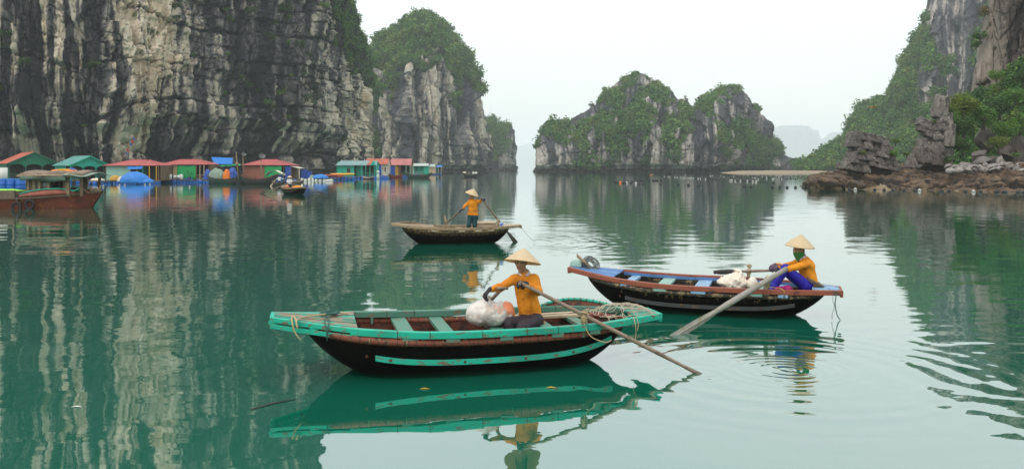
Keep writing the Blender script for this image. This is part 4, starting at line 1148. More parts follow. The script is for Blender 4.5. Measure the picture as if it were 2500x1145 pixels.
# ------------------------------------------------------------------ smooth bodies from distance fields (people, gloves, bags, tarpaulins)
class Field:
    def __init__(self, lo, hi, h):
        self.lo = np.array(lo, np.float32); self.h = h
        n = np.ceil((np.array(hi) - np.array(lo)) / h).astype(int) + 2
        self.ax = [self.lo[i] + np.arange(n[i], dtype=np.float32) * h for i in range(3)]
        self.f = np.full(n, 0.5, np.float32)
    def _sub(self, lo, hi):
        sl = []
        for i in range(3):
            a = int(np.clip(np.floor((lo[i] - self.lo[i]) / self.h), 0, self.f.shape[i] - 1))
            b = int(np.clip(np.ceil((hi[i] - self.lo[i]) / self.h) + 1, a + 1, self.f.shape[i]))
            sl.append(slice(a, b))
        g = np.meshgrid(*[self.ax[i][sl[i]] for i in range(3)], indexing='ij', sparse=True)
        return tuple(sl), g
    def _min(self, sl, d, k):
        f = self.f[sl]
        if k > 0:
            hh = np.clip(0.5 + 0.5 * (f - d) / k, 0, 1)
            self.f[sl] = f * (1 - hh) + d * hh - k * hh * (1 - hh)
        else:
            self.f[sl] = np.minimum(f, d)
    def cap(self, a, b, ra, rb=None, k=0.03):
        rb = ra if rb is None else rb
        a, b = np.array(a, np.float32), np.array(b, np.float32)
        m = max(ra, rb) + k + 3 * self.h
        sl, (X, Y, Z) = self._sub(np.minimum(a, b) - m, np.maximum(a, b) + m)
        ab = b - a; L2 = max(float(ab @ ab), 1e-9)
        t = np.clip(((X - a[0]) * ab[0] + (Y - a[1]) * ab[1] + (Z - a[2]) * ab[2]) / L2, 0, 1)
        d = np.sqrt((X - a[0] - t * ab[0]) ** 2 + (Y - a[1] - t * ab[1]) ** 2 + (Z - a[2] - t * ab[2]) ** 2) - (ra + (rb - ra) * t)
        self._min(sl, d, k); return self
    def ell(self, c, r, M=None, k=0.03, sub=False):
        c = np.array(c, np.float32); m = max(r) + k + 3 * self.h
        sl, (X, Y, Z) = self._sub(c - m, c + m)
        P = [X - c[0], Y - c[1], Z - c[2]]
        if M is not None:
            P = [P[0] * M[0][i] + P[1] * M[1][i] + P[2] * M[2][i] for i in range(3)]
        q = np.sqrt((P[0] / r[0]) ** 2 + (P[1] / r[1]) ** 2 + (P[2] / r[2]) ** 2)
        d = (q - 1) * min(r)
        if sub:
            f = self.f[sl]; self.f[sl] = np.maximum(f, -d)
        else:
            self._min(sl, d, k)
        return self
    def cut(self, p, n):
        """remove what lies beyond point p along n"""
        p, n = np.array(p, float), np.array(n, float); n /= np.linalg.norm(n)
        g = np.meshgrid(*self.ax, indexing='ij', sparse=True)
        d = (g[0] - p[0]) * n[0] + (g[1] - p[1]) * n[1] + (g[2] - p[2]) * n[2]
        self.f = np.maximum(self.f, d.astype(np.float32)); return self
    def rough(self, amp, sc, seed=1, oct=3):
        g = np.meshgrid(*self.ax, indexing='ij', sparse=True)
        near = np.abs(self.f) < amp * 2 + self.h * 2
        ii = np.nonzero(near)
        x, y, z = (self.ax[i][ii[i]] for i in range(3))
        self.f[ii] += ((fbm(x / sc, y / sc, z / sc, oct, seed) - 0.5) * 2 * amp).astype(np.float32); return self
    def mesh(self):
        f = self.f; ins = f < 0
        nx, ny, nz = f.shape
        cnt = np.zeros((nx - 1, ny - 1, nz - 1), np.int8)
        for a in (0, 1):
            for b in (0, 1):
                for c in (0, 1):
                    cnt += ins[a:nx - 1 + a, b:ny - 1 + b, c:nz - 1 + c]
        act = (cnt > 0) & (cnt < 8)
        I = np.stack(np.nonzero(act), 1)
        vid = np.full(act.shape, -1, np.int64); vid[act] = np.arange(len(I))
        acc = np.zeros((len(I), 3)); num = np.zeros(len(I))
        cor = [(a, b, c) for a in (0, 1) for b in (0, 1) for c in (0, 1)]
        for p in cor:
            for ax in range(3):
                if p[ax]: continue
                q = list(p); q[ax] = 1
                f0 = f[I[:, 0] + p[0], I[:, 1] + p[1], I[:, 2] + p[2]]; f1 = f[I[:, 0] + q[0], I[:, 1] + q[1], I[:, 2] + q[2]]
                s = (f0 < 0) != (f1 < 0)
                t = np.where(s, f0 / np.where(s, f0 - f1, 1), 0)
                pos = np.tile(np.array(p, float), (len(I), 1)); pos[:, ax] += t
                acc[s] += pos[s]; num[s] += 1
        V = self.lo + (I + acc / np.maximum(num, 1)[:, None]) * self.h
        Qs = []
        for ax in range(3):
            sl0 = [slice(None)] * 3; sl1 = [slice(None)] * 3
            sl0[ax] = slice(0, -1); sl1[ax] = slice(1, None)
            a0, a1 = ins[tuple(sl0)], ins[tuple(sl1)]
            E = np.stack(np.nonzero(a0 != a1), 1)
            u, v = [i for i in range(3) if i != ax]
            ok = (E[:, u] > 0) & (E[:, v] > 0) & (E[:, u] < f.shape[u] - 1) & (E[:, v] < f.shape[v] - 1)
            E = E[ok]
            def cell(du, dv):
                c = E.copy(); c[:, u] -= du; c[:, v] -= dv
                return vid[c[:, 0], c[:, 1], c[:, 2]]
            q = np.stack([cell(1, 1), cell(0, 1), cell(0, 0), cell(1, 0)], 1)
            flip = a0[tuple(E.T)] if len(E) else np.zeros(0, bool)
            if ax == 1: flip = ~flip
            q = np.where(flip[:, None], q, q[:, ::-1])
            Qs.append(q)
        return V, np.concatenate(Qs)
    def build(self, name, m, parent=None, smooth=True):
        V, Q = self.mesh()
        return link(name, np_mesh(name, V, Q, smooth), m, parent)

def lerp3(a, b, t): return tuple(a[i] + (b[i] - a[i]) * t for i in range(3))
SKIN = paint('skin', (0.40, 0.215, 0.135), 0.55, 0.08, 12.0, bmp=0.05)
LIPS = paint('lips', (0.33, 0.12, 0.09), 0.5, 0.05, 12.0, bmp=0)
EYE = paint('eye_dark', (0.02, 0.014, 0.012), 0.3, 0.05, 12.0, bmp=0)
HAIR = paint('black_hair', (0.012, 0.010, 0.009), 0.5, 0.2, 30.0)
ORANGE = paint('orange_cotton', (0.72, 0.26, 0.012), 0.85, 0.16, 9.0, bmp=0.5, bd=0.006, dirt=(0.55, 0.175, 0.01), dirt_amt=0.5)
PLUM = paint('plum_trousers', (0.028, 0.020, 0.028), 0.7, 0.25, 8.0, bmp=0.4, bd=0.006)
BLUEPANT = paint('royal_blue_trousers', (0.018, 0.012, 0.30), 0.7, 0.2, 8.0, bmp=0.4, bd=0.006)
TEALPANT = paint('dark_teal_trousers', (0.010, 0.050, 0.058), 0.7, 0.25, 8.0, bmp=0.4, bd=0.006)
GLOVE_B = paint('black_glove', (0.018, 0.017, 0.022), 0.75, 0.2, 30.0, bmp=0.4)
GLOVE_P = paint('purple_grey_glove', (0.085, 0.055, 0.085), 0.75, 0.2, 30.0, bmp=0.4)
GLOVE_N = paint('navy_glove', (0.02, 0.018, 0.07), 0.75, 0.2, 30.0, bmp=0.4)
WHITE_CLOTH = paint('white_cloth', (0.66, 0.66, 0.68), 0.85, 0.1, 9.0, bmp=0.4, bd=0.006)
PRINT = paint('printed_blouse', (0.62, 0.60, 0.60), 0.8, 0.1, 9.0, wear=(0.10, 0.07, 0.12), wear_amt=0.45, wear_scale=40.0)
RED_CLOTH = paint('red_cloth', (0.42, 0.025, 0.02), 0.8, 0.2, 9.0)
GREEN_SCARF = paint('green_scarf', (0.012, 0.20, 0.045), 0.75, 0.25, 20.0, wear=(0.45, 0.10, 0.08), wear_amt=0.25, wear_scale=45.0)
DARK_CLOTH = paint('dark_cloth', (0.03, 0.032, 0.045), 0.8, 0.2, 9.0)

def straw_material():
    m, nt, b, out = new_mat('palm_leaf_hat')
    tc = nt.nodes.new('ShaderNodeTexCoord')
    sep = nt.nodes.new('ShaderNodeSeparateXYZ'); nt.links.new(tc.outputs['Object'], sep.inputs[0])
    r = mth(nt, 'SQRT', mth(nt, 'ADD', mth(nt, 'MULTIPLY', sep.outputs[0], sep.outputs[0]), mth(nt, 'MULTIPLY', sep.outputs[1], sep.outputs[1])))
    ring = mth(nt, 'SINE', mth(nt, 'MULTIPLY', r, 2 * math.pi / 0.0155))
    ang = mth(nt, 'ARCTAN2', sep.outputs[1], sep.outputs[0])
    rad = mth(nt, 'SINE', mth(nt, 'MULTIPLY', ang, 38.0))
    n = noise(nt, 14.0, 4.0)
    c = mixc(nt, n, (0.72, 0.55, 0.33), (0.84, 0.69, 0.46))
    c = mixc(nt, mth(nt, 'MULTIPLY_ADD', ring, 0.12, 0.12), c, (0.50, 0.34, 0.17))
    c = mixc(nt, mth(nt, 'MULTIPLY_ADD', rad, 0.06, 0.06), c, (0.78, 0.66, 0.46))
    nt.links.new(c, b.inputs['Base Color']); b.inputs['Roughness'].default_value = 0.45; b.inputs['Specular IOR Level'].default_value = 0.4
    tr = nt.nodes.new('ShaderNodeBsdfTranslucent'); nt.links.new(c, tr.inputs['Color'])      # light leaks through the thin palm leaf
    mx = nt.nodes.new('ShaderNodeMixShader'); mx.inputs[0].default_value = 0.35
    nt.links.new(b.outputs[0], mx.inputs[1]); nt.links.new(tr.outputs[0], mx.inputs[2]); nt.links.new(mx.outputs[0], out.inputs['Surface'])
    bump(nt, b, mth(nt, 'MULTIPLY_ADD', rad, 0.3, ring), 0.35, 0.003)
    return m
STRAW = straw_material()

def axes(fwd, up):
    f = Vector(fwd).normalized(); u = Vector(up); s = f.cross(u).normalized(); u = s.cross(f)
    return s, f, u   # right of the one looking along f, forward, up

def hat(root, c, tilt_up, rad=0.235, hgt=0.185, m=None, seg=40):
    """conical hat: c = centre of the brim plane"""
    q = Vector(tilt_up).normalized().to_track_quat('Z', 'Y').to_matrix()
    b = MB()
    n = 14
    prof = [(0.001, hgt)] + [(rad * (i / n), hgt * (1 - (i / n)) + 0.010 * math.sin(math.pi * i / n)) for i in range(1, n + 1)]
    prof += [(rad - 0.002, -0.004)] + [(rad * (i / n), hgt * (1 - (i / n)) - 0.006 + 0.010 * math.sin(math.pi * i / n)) for i in range(n - 1, 0, -1)] + [(0.001, hgt - 0.012)]
    b.lathe(prof, seg=seg)
    o = b.build('hat', m or STRAW, root)
    o.location = c; o.rotation_euler = q.to_euler()
    hb = MB(); pts = [(rad * math.cos(a), rad * math.sin(a), -0.002) for a in np.linspace(0, 2 * math.pi, 33)[:-1]]
    hb.tube(pts, 0.004, 5, close=True)
    hb.build('brim_edge', paint('hat_rim_bamboo', (0.45, 0.28, 0.12), 0.6), o)
    return o

def hand_caps(F, w, d, n, curl=0.9, sc=1.0, thumb_side=1, k=0.006, spread=0.12):
    """a hand with four fingers and a thumb: w wrist, d towards the knuckles, n back-of-hand normal"""
    w, d, n = Vector(w), Vector(d).normalized(), Vector(n)
    s = d.cross(n).normalized(); n = s.cross(d).normalized()
    kn = w + d * 0.082 * sc
    for i, o in enumerate((-0.030, -0.010, 0.011, 0.030)):
        F.cap(w + s * o * 0.55 * sc, kn + s * o * sc, 0.015 * sc, 0.0125 * sc, 0.010)
        L = (0.036, 0.042, 0.039, 0.030)[i] * sc
        p, dirn, a = kn + s * o * sc, d + s * o * spread * 6, 0.0
        for j, (l, rr) in enumerate(((L, 0.0105), (L * 0.68, 0.0095), (L * 0.55, 0.0083))):
            a += curl * (0.75, 0.85, 0.6)[j]
            q = p + (dirn.normalized() * math.cos(a) - n * math.sin(a)) * l
            F.cap(p, q, rr * sc, rr * 0.93 * sc, k)
            p = q
    t0 = w + d * 0.022 * sc + s * thumb_side * 0.020 * sc
    t1 = t0 + (d * 0.7 + s * thumb_side * 0.75 - n * 0.5).normalized() * 0.042 * sc
    t2 = t1 + (d * 0.8 + s * thumb_side * (0.2 - 0.4 * curl) - n * 0.6 * curl).normalized() * 0.032 * sc
    F.cap(t0, t1, 0.0145 * sc, 0.0125 * sc, 0.008); F.cap(t1, t2, 0.0115 * sc, 0.009 * sc, k)

def person(label, loc, J, mats, h=0.011, hands=None, face=None, group=None, hat_spec=None, gloves=None, detail=True, hem=None, hair=True, scarf=None, torso_r=1.0):
    """J: joints relative to loc. mats: jacket, trousers. face: (forward, up)."""
    root = empty('person', loc, 0, label, 'person', group)
    g = lambda k: np.array(J[k], float)
    pts = np.array([J[k] for k in J], float)
    lo, hi = pts.min(0) - 0.2, pts.max(0) + 0.24
    fwd, up = face
    S, Fw, U = axes(fwd, up)
    S, Fw, U = (np.array(v) for v in (S, Fw, U))
    hc = g('head')
    M = np.stack([S, Fw, U], 1)
    # ---- body: one continuous surface
    B = Field(lo, hi, h)
    chest, pel, neck = g('chest'), g('pelvis'), g('neck')
    B.cap(pel, chest, 0.080, 0.078, 0.05)
    for a in 'RL':
        sh, el, wr, hp, kn, an = g('sh' + a), g('el' + a), g('wr' + a), g('hp' + a), g('kn' + a), g('an' + a)
        shb = sh - (sh - chest) * 0.16 - (chest - pel) / np.linalg.norm(chest - pel) * 0.028
        B.cap(chest, shb, 0.055, 0.032, 0.03); B.cap(shb, el, 0.034, 0.030, 0.02); B.cap(el, wr, 0.032, 0.024, 0.015)
        B.cap(pel, hp, 0.085, 0.075, 0.04); B.cap(hp, kn, 0.078, 0.052, 0.03); B.cap(kn, an, 0.050, 0.033, 0.02)
        if 'to' + a in J: B.cap(an, g('to' + a), 0.036, 0.028, 0.02)
    B.cap(chest, neck, 0.060, 0.046, 0.03); B.cap(neck, hc - U * 0.04, 0.047, 0.047, 0.02)
    B.ell(hc + U * 0.028 - Fw * 0.008, (0.072, 0.092, 0.088), M, 0.02)               # skull
    B.ell(hc - U * 0.045 + Fw * 0.022, (0.056, 0.066, 0.068), M, 0.03)                # jaw
    B.ell(hc - U * 0.096 + Fw * 0.066, (0.022, 0.018, 0.018), M, 0.02)                # chin
    B.cap(hc + U * 0.012 + Fw * 0.086, hc - U * 0.030 + Fw * 0.104, 0.009, 0.014, 0.012)   # nose
    B.cap(hc - U * 0.032 + Fw * 0.092 - S * 0.012, hc - U * 0.032 + Fw * 0.092 + S * 0.012, 0.009, 0.009, 0.008)
    for sg in (-1, 1):
        B.ell(hc - U * 0.018 + Fw * 0.066 + S * sg * 0.043, (0.022, 0.018, 0.016), M, 0.02)  # cheek bones
        B.cap(hc + U * 0.030 + Fw * 0.083 + S * sg * 0.016, hc + U * 0.028 + Fw * 0.070 + S * sg * 0.05, 0.009, 0.008, 0.012)   # brow
        B.ell(hc - U * 0.01 - Fw * 0.008 + S * sg * 0.075, (0.010, 0.020, 0.032), M, 0.008)  # ears
        B.ell(hc + U * 0.010 + Fw * 0.094 + S * sg * 0.033, (0.017, 0.012, 0.008), M, 0, sub=True)
        B.ell(hc + U * 0.009 + Fw * 0.078 + S * sg * 0.033, (0.014, 0.013, 0.010), M, 0.004)
    B.cap(hc - U * 0.062 + Fw * 0.088 - S * 0.016, hc - U * 0.062 + Fw * 0.088 + S * 0.016, 0.0085, 0.0085, 0.008)  # lips
    if hands:
        for a in 'RL':
            if hands.get(a):
                dd, nn, cu, ts = hands[a]; hand_caps(B, J['wr' + a], dd, nn, cu, 1.0, ts)
    V, Q = B.mesh()
    me = np_mesh('body', V, Q)
    for q in (SKIN, LIPS, EYE, HAIR): me.materials.append(q)
    C = V[Q].mean(1) - hc
    sx, fy, uz = C @ S, C @ Fw, C @ U
    mi = np.zeros(len(Q), np.int32)
    mi[(np.abs(uz + 0.062) < 0.010) & (fy > 0.075) & (np.abs(sx) < 0.025)] = 1
    mi[(np.abs(uz - 0.010) < 0.0065) & (fy > 0.06) & (np.abs(np.abs(sx) - 0.033) < 0.013)] = 2
    mi[(np.abs(uz - 0.032) < 0.005) & (fy > 0.055) & (np.abs(np.abs(sx) - 0.033) < 0.018)] = 3
    me.polygons.foreach_set('material_index', mi)
    link('body', me, None, root)
    # ---- hair
    if hair:
        Hf = Field(hc - 0.16, hc + 0.16, 0.008)
        Hf.ell(hc + U * 0.034 - Fw * 0.018, (0.081, 0.092, 0.088), M, 0.02)
        Hf.ell(hc - U * 0.05 - Fw * 0.07, (0.05, 0.035, 0.06), M, 0.03)
        Hf.ell(hc - U * 0.03 + Fw * 0.07, (0.066, 0.085, 0.088), M, 0, sub=True)
        Hf.build('hair', HAIR, root)
    # ---- trousers
    T = Field(lo, hi, h)
    T.cap(pel, pel + (chest - pel) * 0.2, 0.105, 0.085, 0.04)
    for a in 'RL':
        hp, kn, an = g('hp' + a), g('kn' + a), g('an' + a)
        T.cap(pel, hp, 0.118, 0.105, 0.05); T.cap(hp, kn, 0.098, 0.074, 0.035); T.cap(kn, kn + (an - kn) * 0.86, 0.070, 0.060, 0.025)
    T.rough(0.011, 0.09, 3)
    T.build('trousers', mats[1], root)
    # ---- jacket with sleeves, hem open
    K = Field(lo, hi, h)
    tdir = chest - pel; tl = np.linalg.norm(tdir); tdir = tdir / tl
    low = pel + tdir * (hem if hem is not None else -0.02)
    wid = (g('shL') - g('shR')); wid = wid / np.linalg.norm(wid)
    dep = np.cross(wid, tdir)
    for sg in (-1, 0, 1):
        o = wid * sg * 0.055 * torso_r
        K.cap(low + o * 1.3, low + (chest - low) * 0.5 + o * 0.85, 0.125 * torso_r, 0.105 * torso_r, 0.04); K.cap(low + (chest - low) * 0.5 + o * 0.85, chest + o * 1.05, 0.105 * torso_r, 0.106 * torso_r, 0.04)
    K.cap(chest, chest + (neck - chest) * 0.8, 0.098, 0.066, 0.06)
    for a in 'RL':
        sh, el, wr = g('sh' + a), g('el' + a), g('wr' + a)
        K.cap(chest + (neck - chest) * 0.35, sh - (sh - chest) * 0.15 - tdir * 0.012, 0.080, 0.052, 0.06); K.cap(sh - (sh - chest) * 0.12 - tdir * 0.02, el, 0.060, 0.050, 0.03); K.cap(el, wr + (el - wr) * 0.12, 0.050, 0.037, 0.02)
    K.rough(0.017, 0.085, 5, 3)
    K.cut(low - tdir * 0.0, -tdir)
    jk = K.build('jacket', mats[0], root)
    if detail:
        fd = dep if float(dep @ Fw) > 0 else -dep
        bt = MB()
        for i in range(6):
            t = 0.12 + 0.17 * i
            p = low + (chest + (neck - chest) * 0.4 - low) * t + fd * (0.124 - 0.018 * (i == 5))
            bt.lathe([(0.0, 0.004), (0.006, 0.003), (0.006, -0.003), (0.0, -0.003)], tuple(p), 8, Vector(fd).to_track_quat('Z', 'Y').to_matrix())
        bt.build('button', paint('button', (0.45, 0.14, 0.01), 0.4), jk)
        pl = MB(); pl.tube([tuple(low + (chest + (neck - chest) * 0.4 - low) * t + fd * (0.1215 - 0.012 * max(0, t - 0.75)) + wid * 0.012) for t in np.linspace(0.02, 1, 9)], 0.0042, 5)
        pl.build('placket_seam', mats[0], jk)
        cb = MB(); cb.tube([tuple(neck - U * 0.012 + (S * math.cos(a) * 0.060 + Fw * math.sin(a) * 0.062) + U * (-0.028 * math.sin(a))) for a in np.linspace(0, 2 * math.pi, 21)[:-1]], 0.021, 7, close=True)
        cb.build('collar', PRINT, root)
    if gloves:
        for a in 'RL':
            if a in gloves:
                dd, nn, cu, ts = gloves[a]
                wr = g('wr' + a); el = g('el' + a); ax = (wr - el) / np.linalg.norm(wr - el)
                Gf = Field(wr - 0.2, wr + 0.2, 0.0048)
                hand_caps(Gf, wr, dd, nn, cu, 1.08, ts)
                Gf.cap(wr - ax * 0.055, wr, 0.036, 0.029, 0.01)
                Gf.build('glove', gloves['m'], root)
    if hat_spec:
        c, tu = hat_spec[:2]
        hat(root, c, tu, *(hat_spec[2:4] if len(hat_spec) > 2 else ()))
    if scarf is not None:
        Sf = Field(hc - 0.22, hc + 0.2, 0.009)
        Sf.ell(hc - U * 0.055 + Fw * 0.026, (0.070, 0.088, 0.072), M, 0.02)
        Sf.cap(hc - U * 0.10 + Fw * 0.04, hc - U * 0.17 + Fw * 0.05, 0.05, 0.02, 0.03)
        Sf.cap(hc - U * 0.10 - Fw * 0.02, hc - U * 0.13 - Fw * 0.01, 0.075, 0.07, 0.03)
        Sf.rough(0.006, 0.03, 9)
        Sf.ell(hc + U * 0.02 + Fw * 0.03, (0.10, 0.13, 0.046), M, 0, sub=True)
        Sf.build('scarf', scarf, root)
    return root
# ------------------------------------------------------------------ rowing boats
TEAL = paint('teal_paint', (0.010, 0.40, 0.275), 0.55, 0.18, 3.0, wear=(0.17, 0.11, 0.07), wear_amt=0.30, wear_scale=24.0, stretch=(0.3, 1, 1), dirt=(0.012, 0.24, 0.165), dirt_amt=0.4, bmp=0.3)
TEAL_WORN = paint('worn_teal_paint', (0.012, 0.33, 0.235), 0.6, 0.2, 3.0, wear=(0.24, 0.165, 0.11), wear_amt=0.62, wear_scale=9.0, stretch=(0.35, 1, 1), dirt=(0.02, 0.12, 0.09), dirt_amt=0.5, bmp=0.3)
TEAL_OLD = paint('faded_green_paint', (0.075, 0.20, 0.145), 0.6, 0.2, 3.0, wear=(0.17, 0.125, 0.085), wear_amt=0.30, wear_scale=12.0, stretch=(0.6, 0.6, 1), bmp=0.3)
TEAL_PALE = paint('pale_teal_paint', (0.22, 0.38, 0.32), 0.6, 0.2, 3.0, wear=(0.22, 0.16, 0.11), wear_amt=0.25, wear_scale=12.0, bmp=0.3)
def hull_material(name, strip):
    """black tarred woven bamboo, greenish at the waterline, worn weave showing under the rim"""
    m, nt, b, out = new_mat(name)
    tc = nt.nodes.new('ShaderNodeTexCoord'); ob = tc.outputs['Object']
    sep = nt.nodes.new('ShaderNodeSeparateXYZ'); nt.links.new(ob, sep.inputs[0])
    n1 = noise(nt, 6.0, 5.0, vec=ob); n2 = noise(nt, 16.0, 5.0, vec=ob, mapscale=(1, 1, 0.35), rough=0.7)
    c = mixc(nt, n1, (0.0025, 0.0025, 0.0025), (0.008, 0.0075, 0.0065))
    c = mixc(nt, rng_(nt, n2, 0.70, 0.76), c, (0.05, 0.042, 0.03))
    zz = mth(nt, 'MULTIPLY_ADD', n1, 0.05, sep.outputs[2])
    c = mixc(nt, rng_(nt, zz, 0.02, 0.10, 0.75, 0.0), c, (0.018, 0.062, 0.040))
    if strip:
        at = nd(nt, 'ShaderNodeAttribute'); at.attribute_name = 'rimd'
        f = mth(nt, 'MULTIPLY', rng_(nt, at.outputs['Fac'], strip[0], strip[1], 1.0, 0.0), rng_(nt, n2, strip[2], strip[2] + 0.06))
        c = mixc(nt, f, c, strip[3])
    nt.links.new(c, b.inputs['Base Color']); b.inputs['Roughness'].default_value = 0.7; b.inputs['Specular IOR Level'].default_value = 0.04
    w1 = nt.nodes.new('ShaderNodeTexWave'); w1.inputs['Scale'].default_value = 22; w1.inputs['Distortion'].default_value = 1.5; w1.bands_direction = 'DIAGONAL'; nt.links.new(ob, w1.inputs['Vector'])
    bump(nt, b, mth(nt, 'ADD', w1.outputs[1], n1), 0.4, 0.006)
    return m
HULL_A = hull_material('tarred_hull_brown', (0.01, 0.075, 0.47, (0.085, 0.030, 0.018)))
HULL_B = hull_material('tarred_hull_tan', (0.02, 0.13, 0.57, (0.30, 0.20, 0.10)))
HULL_C = hull_material('tarred_hull_plain', (0.0, 0.14, 0.45, (0.22, 0.14, 0.07)))
LINING_A = paint('red_brown_lining', (0.115, 0.035, 0.020), 0.75, 0.35, 8.0, wear=(0.035, 0.02, 0.015), wear_amt=0.5, bmp=0.6, bd=0.01)
LINING_B = paint('dark_brown_lining', (0.040, 0.028, 0.020), 0.75, 0.35, 8.0, wear=(0.10, 0.07, 0.04), wear_amt=0.4, bmp=0.6, bd=0.01)
RIM_RED = paint('red_brown_rim', (0.19, 0.052, 0.028), 0.65, 0.3, 9.0, wear=(0.04, 0.025, 0.015), wear_amt=0.25, bmp=0.5)
RIM_TAN = paint('bamboo_rim', (0.26, 0.17, 0.075), 0.65, 0.3, 9.0, wear=(0.035, 0.025, 0.015), wear_amt=0.5, bmp=0.5)
RIM_BLACK = paint('black_rim', (0.035, 0.026, 0.018), 0.65, 0.3, 9.0, wear=(0.26, 0.18, 0.09), wear_amt=0.35, bmp=0.5)
TERRA = paint('terracotta_paint', (0.27, 0.073, 0.042), 0.6, 0.15, 3.0, wear=(0.13, 0.045, 0.03), wear_amt=0.3, wear_scale=10.0, stretch=(0.3, 1, 1), bmp=0.3)
BLUEP = paint('blue_paint', (0.085, 0.19, 0.40), 0.6, 0.15, 3.0, wear=(0.03, 0.07, 0.16), wear_amt=0.3, wear_scale=11.0, stretch=(0.4, 1, 1), bmp=0.3)
BLUE_LT = paint('faded_blue_paint', (0.22, 0.36, 0.52), 0.6, 0.15, 3.0, wear=(0.09, 0.12, 0.15), wear_amt=0.3, wear_scale=11.0, bmp=0.3)
WOODN = paint('grey_brown_wood', (0.30, 0.215, 0.135), 0.75, 0.28, 4.0, wear=(0.12, 0.075, 0.04), wear_amt=0.35, wear_scale=9.0, stretch=(0.3, 1.5, 1.5), bmp=0.4)
WOOD_PALE = paint('pale_wood', (0.46, 0.36, 0.25), 0.75, 0.25, 4.0, wear=(0.24, 0.16, 0.09), wear_amt=0.3, stretch=(0.3, 1.5, 1.5), bmp=0.4)
GREYRAIL = paint('grey_rub_rail', (0.040, 0.042, 0.044), 0.6, 0.3, 6.0, wear=(0.15, 0.08, 0.045), wear_amt=0.2, bmp=0.3)
OARWOOD = paint('oar_wood', (0.23, 0.165, 0.12), 0.55, 0.28, 5.0, wear=(0.13, 0.085, 0.06), wear_amt=0.35, bmp=0.3)
OARGREY = paint('grey_oar_wood', (0.27, 0.245, 0.215), 0.6, 0.22, 5.0, wear=(0.19, 0.18, 0.10), wear_amt=0.35, bmp=0.3)
OARDARK = paint('dark_wet_oar', (0.035, 0.035, 0.032), 0.45, 0.3, 5.0)
ROPE = paint('rope_straw', (0.42, 0.31, 0.17), 0.85, 0.3, 40.0, bmp=0.6)
ROPE_G = paint('rope_green', (0.03, 0.10, 0.085), 0.85, 0.3, 40.0, bmp=0.6)
ROPE_D = paint('rope_grey', (0.14, 0.15, 0.14), 0.85, 0.3, 40.0, bmp=0.6)

class Shape:
    def __init__(s, L, wm, wb, ws, zb, zm, zs, tb=0.16, ts=0.2, sb=-0.86, ss=0.83, rimgap=0.135, zk=-0.2, bz=0.0):
        s.__dict__.update(locals())
    def w(s, t): return float(np.interp(t, [-1, -.6, -.3, 0, .3, .6, 1], [s.tb, s.wb, s.wm * .97, s.wm, s.wm * .98, s.ws, s.ts]))
    def z(s, t): return s.zm + (s.zb - s.zm) * max(0, -t) ** 2 + (s.zs - s.zm) * max(0, t) ** 2
    def rim(s, t):
        """half width and height of the basket rim"""
        e = (t - s.sb) / (s.ss - s.sb) * 2 - 1
        taper = max(0.0, 1 - abs(e) ** 3.4) ** 0.62
        return max(0.012, (s.wm - 0.03) * taper), s.z(t) - s.rimgap + 0.05 * abs(e) ** 4
    def keel(s, t):
        e = (t - s.sb) / (s.ss - s.sb) * 2 - 1
        zr = s.rim(t)[1]
        return s.zk + (zr - 0.02 - s.zk) * abs(e) ** (3.0 if e < 0 else 3.4)
    def hull_pt(s, t, side, u, inset=0.0):
        wr, zr = s.rim(t); k = s.keel(t) + inset
        ph = u * math.pi / 2
        y = max(0.0, wr - inset) * math.sin(ph) ** 0.72
        z = k + (zr - k) * (1 - math.cos(ph) ** 0.85)
        return (t * s.L, side * y, z)

def sweep(b, pts, w, h, top=True):
    """rectangular rail: pts are the top centre line"""
    n = len(pts); P = [Vector(p) for p in pts]; V = []
    for i, p in enumerate(P):
        t = (P[min(i + 1, n - 1)] - P[max(i - 1, 0)]).normalized()
        sd = t.cross(Vector((0, 0, 1))).normalized() * (w / 2)
        dz = Vector((0, 0, -h))
        V += [p - sd, p + sd, p + sd + dz, p - sd + dz]
    F = []
    for i in range(n - 1):
        for k in range(4):
            F.append((i * 4 + k, i * 4 + (k + 1) % 4, (i + 1) * 4 + (k + 1) % 4, (i + 1) * 4 + k))
    F += [(3, 2, 1, 0), ((n - 1) * 4, (n - 1) * 4 + 1, (n - 1) * 4 + 2, (n - 1) * 4 + 3)]
    return b.add([tuple(v) for v in V], F)

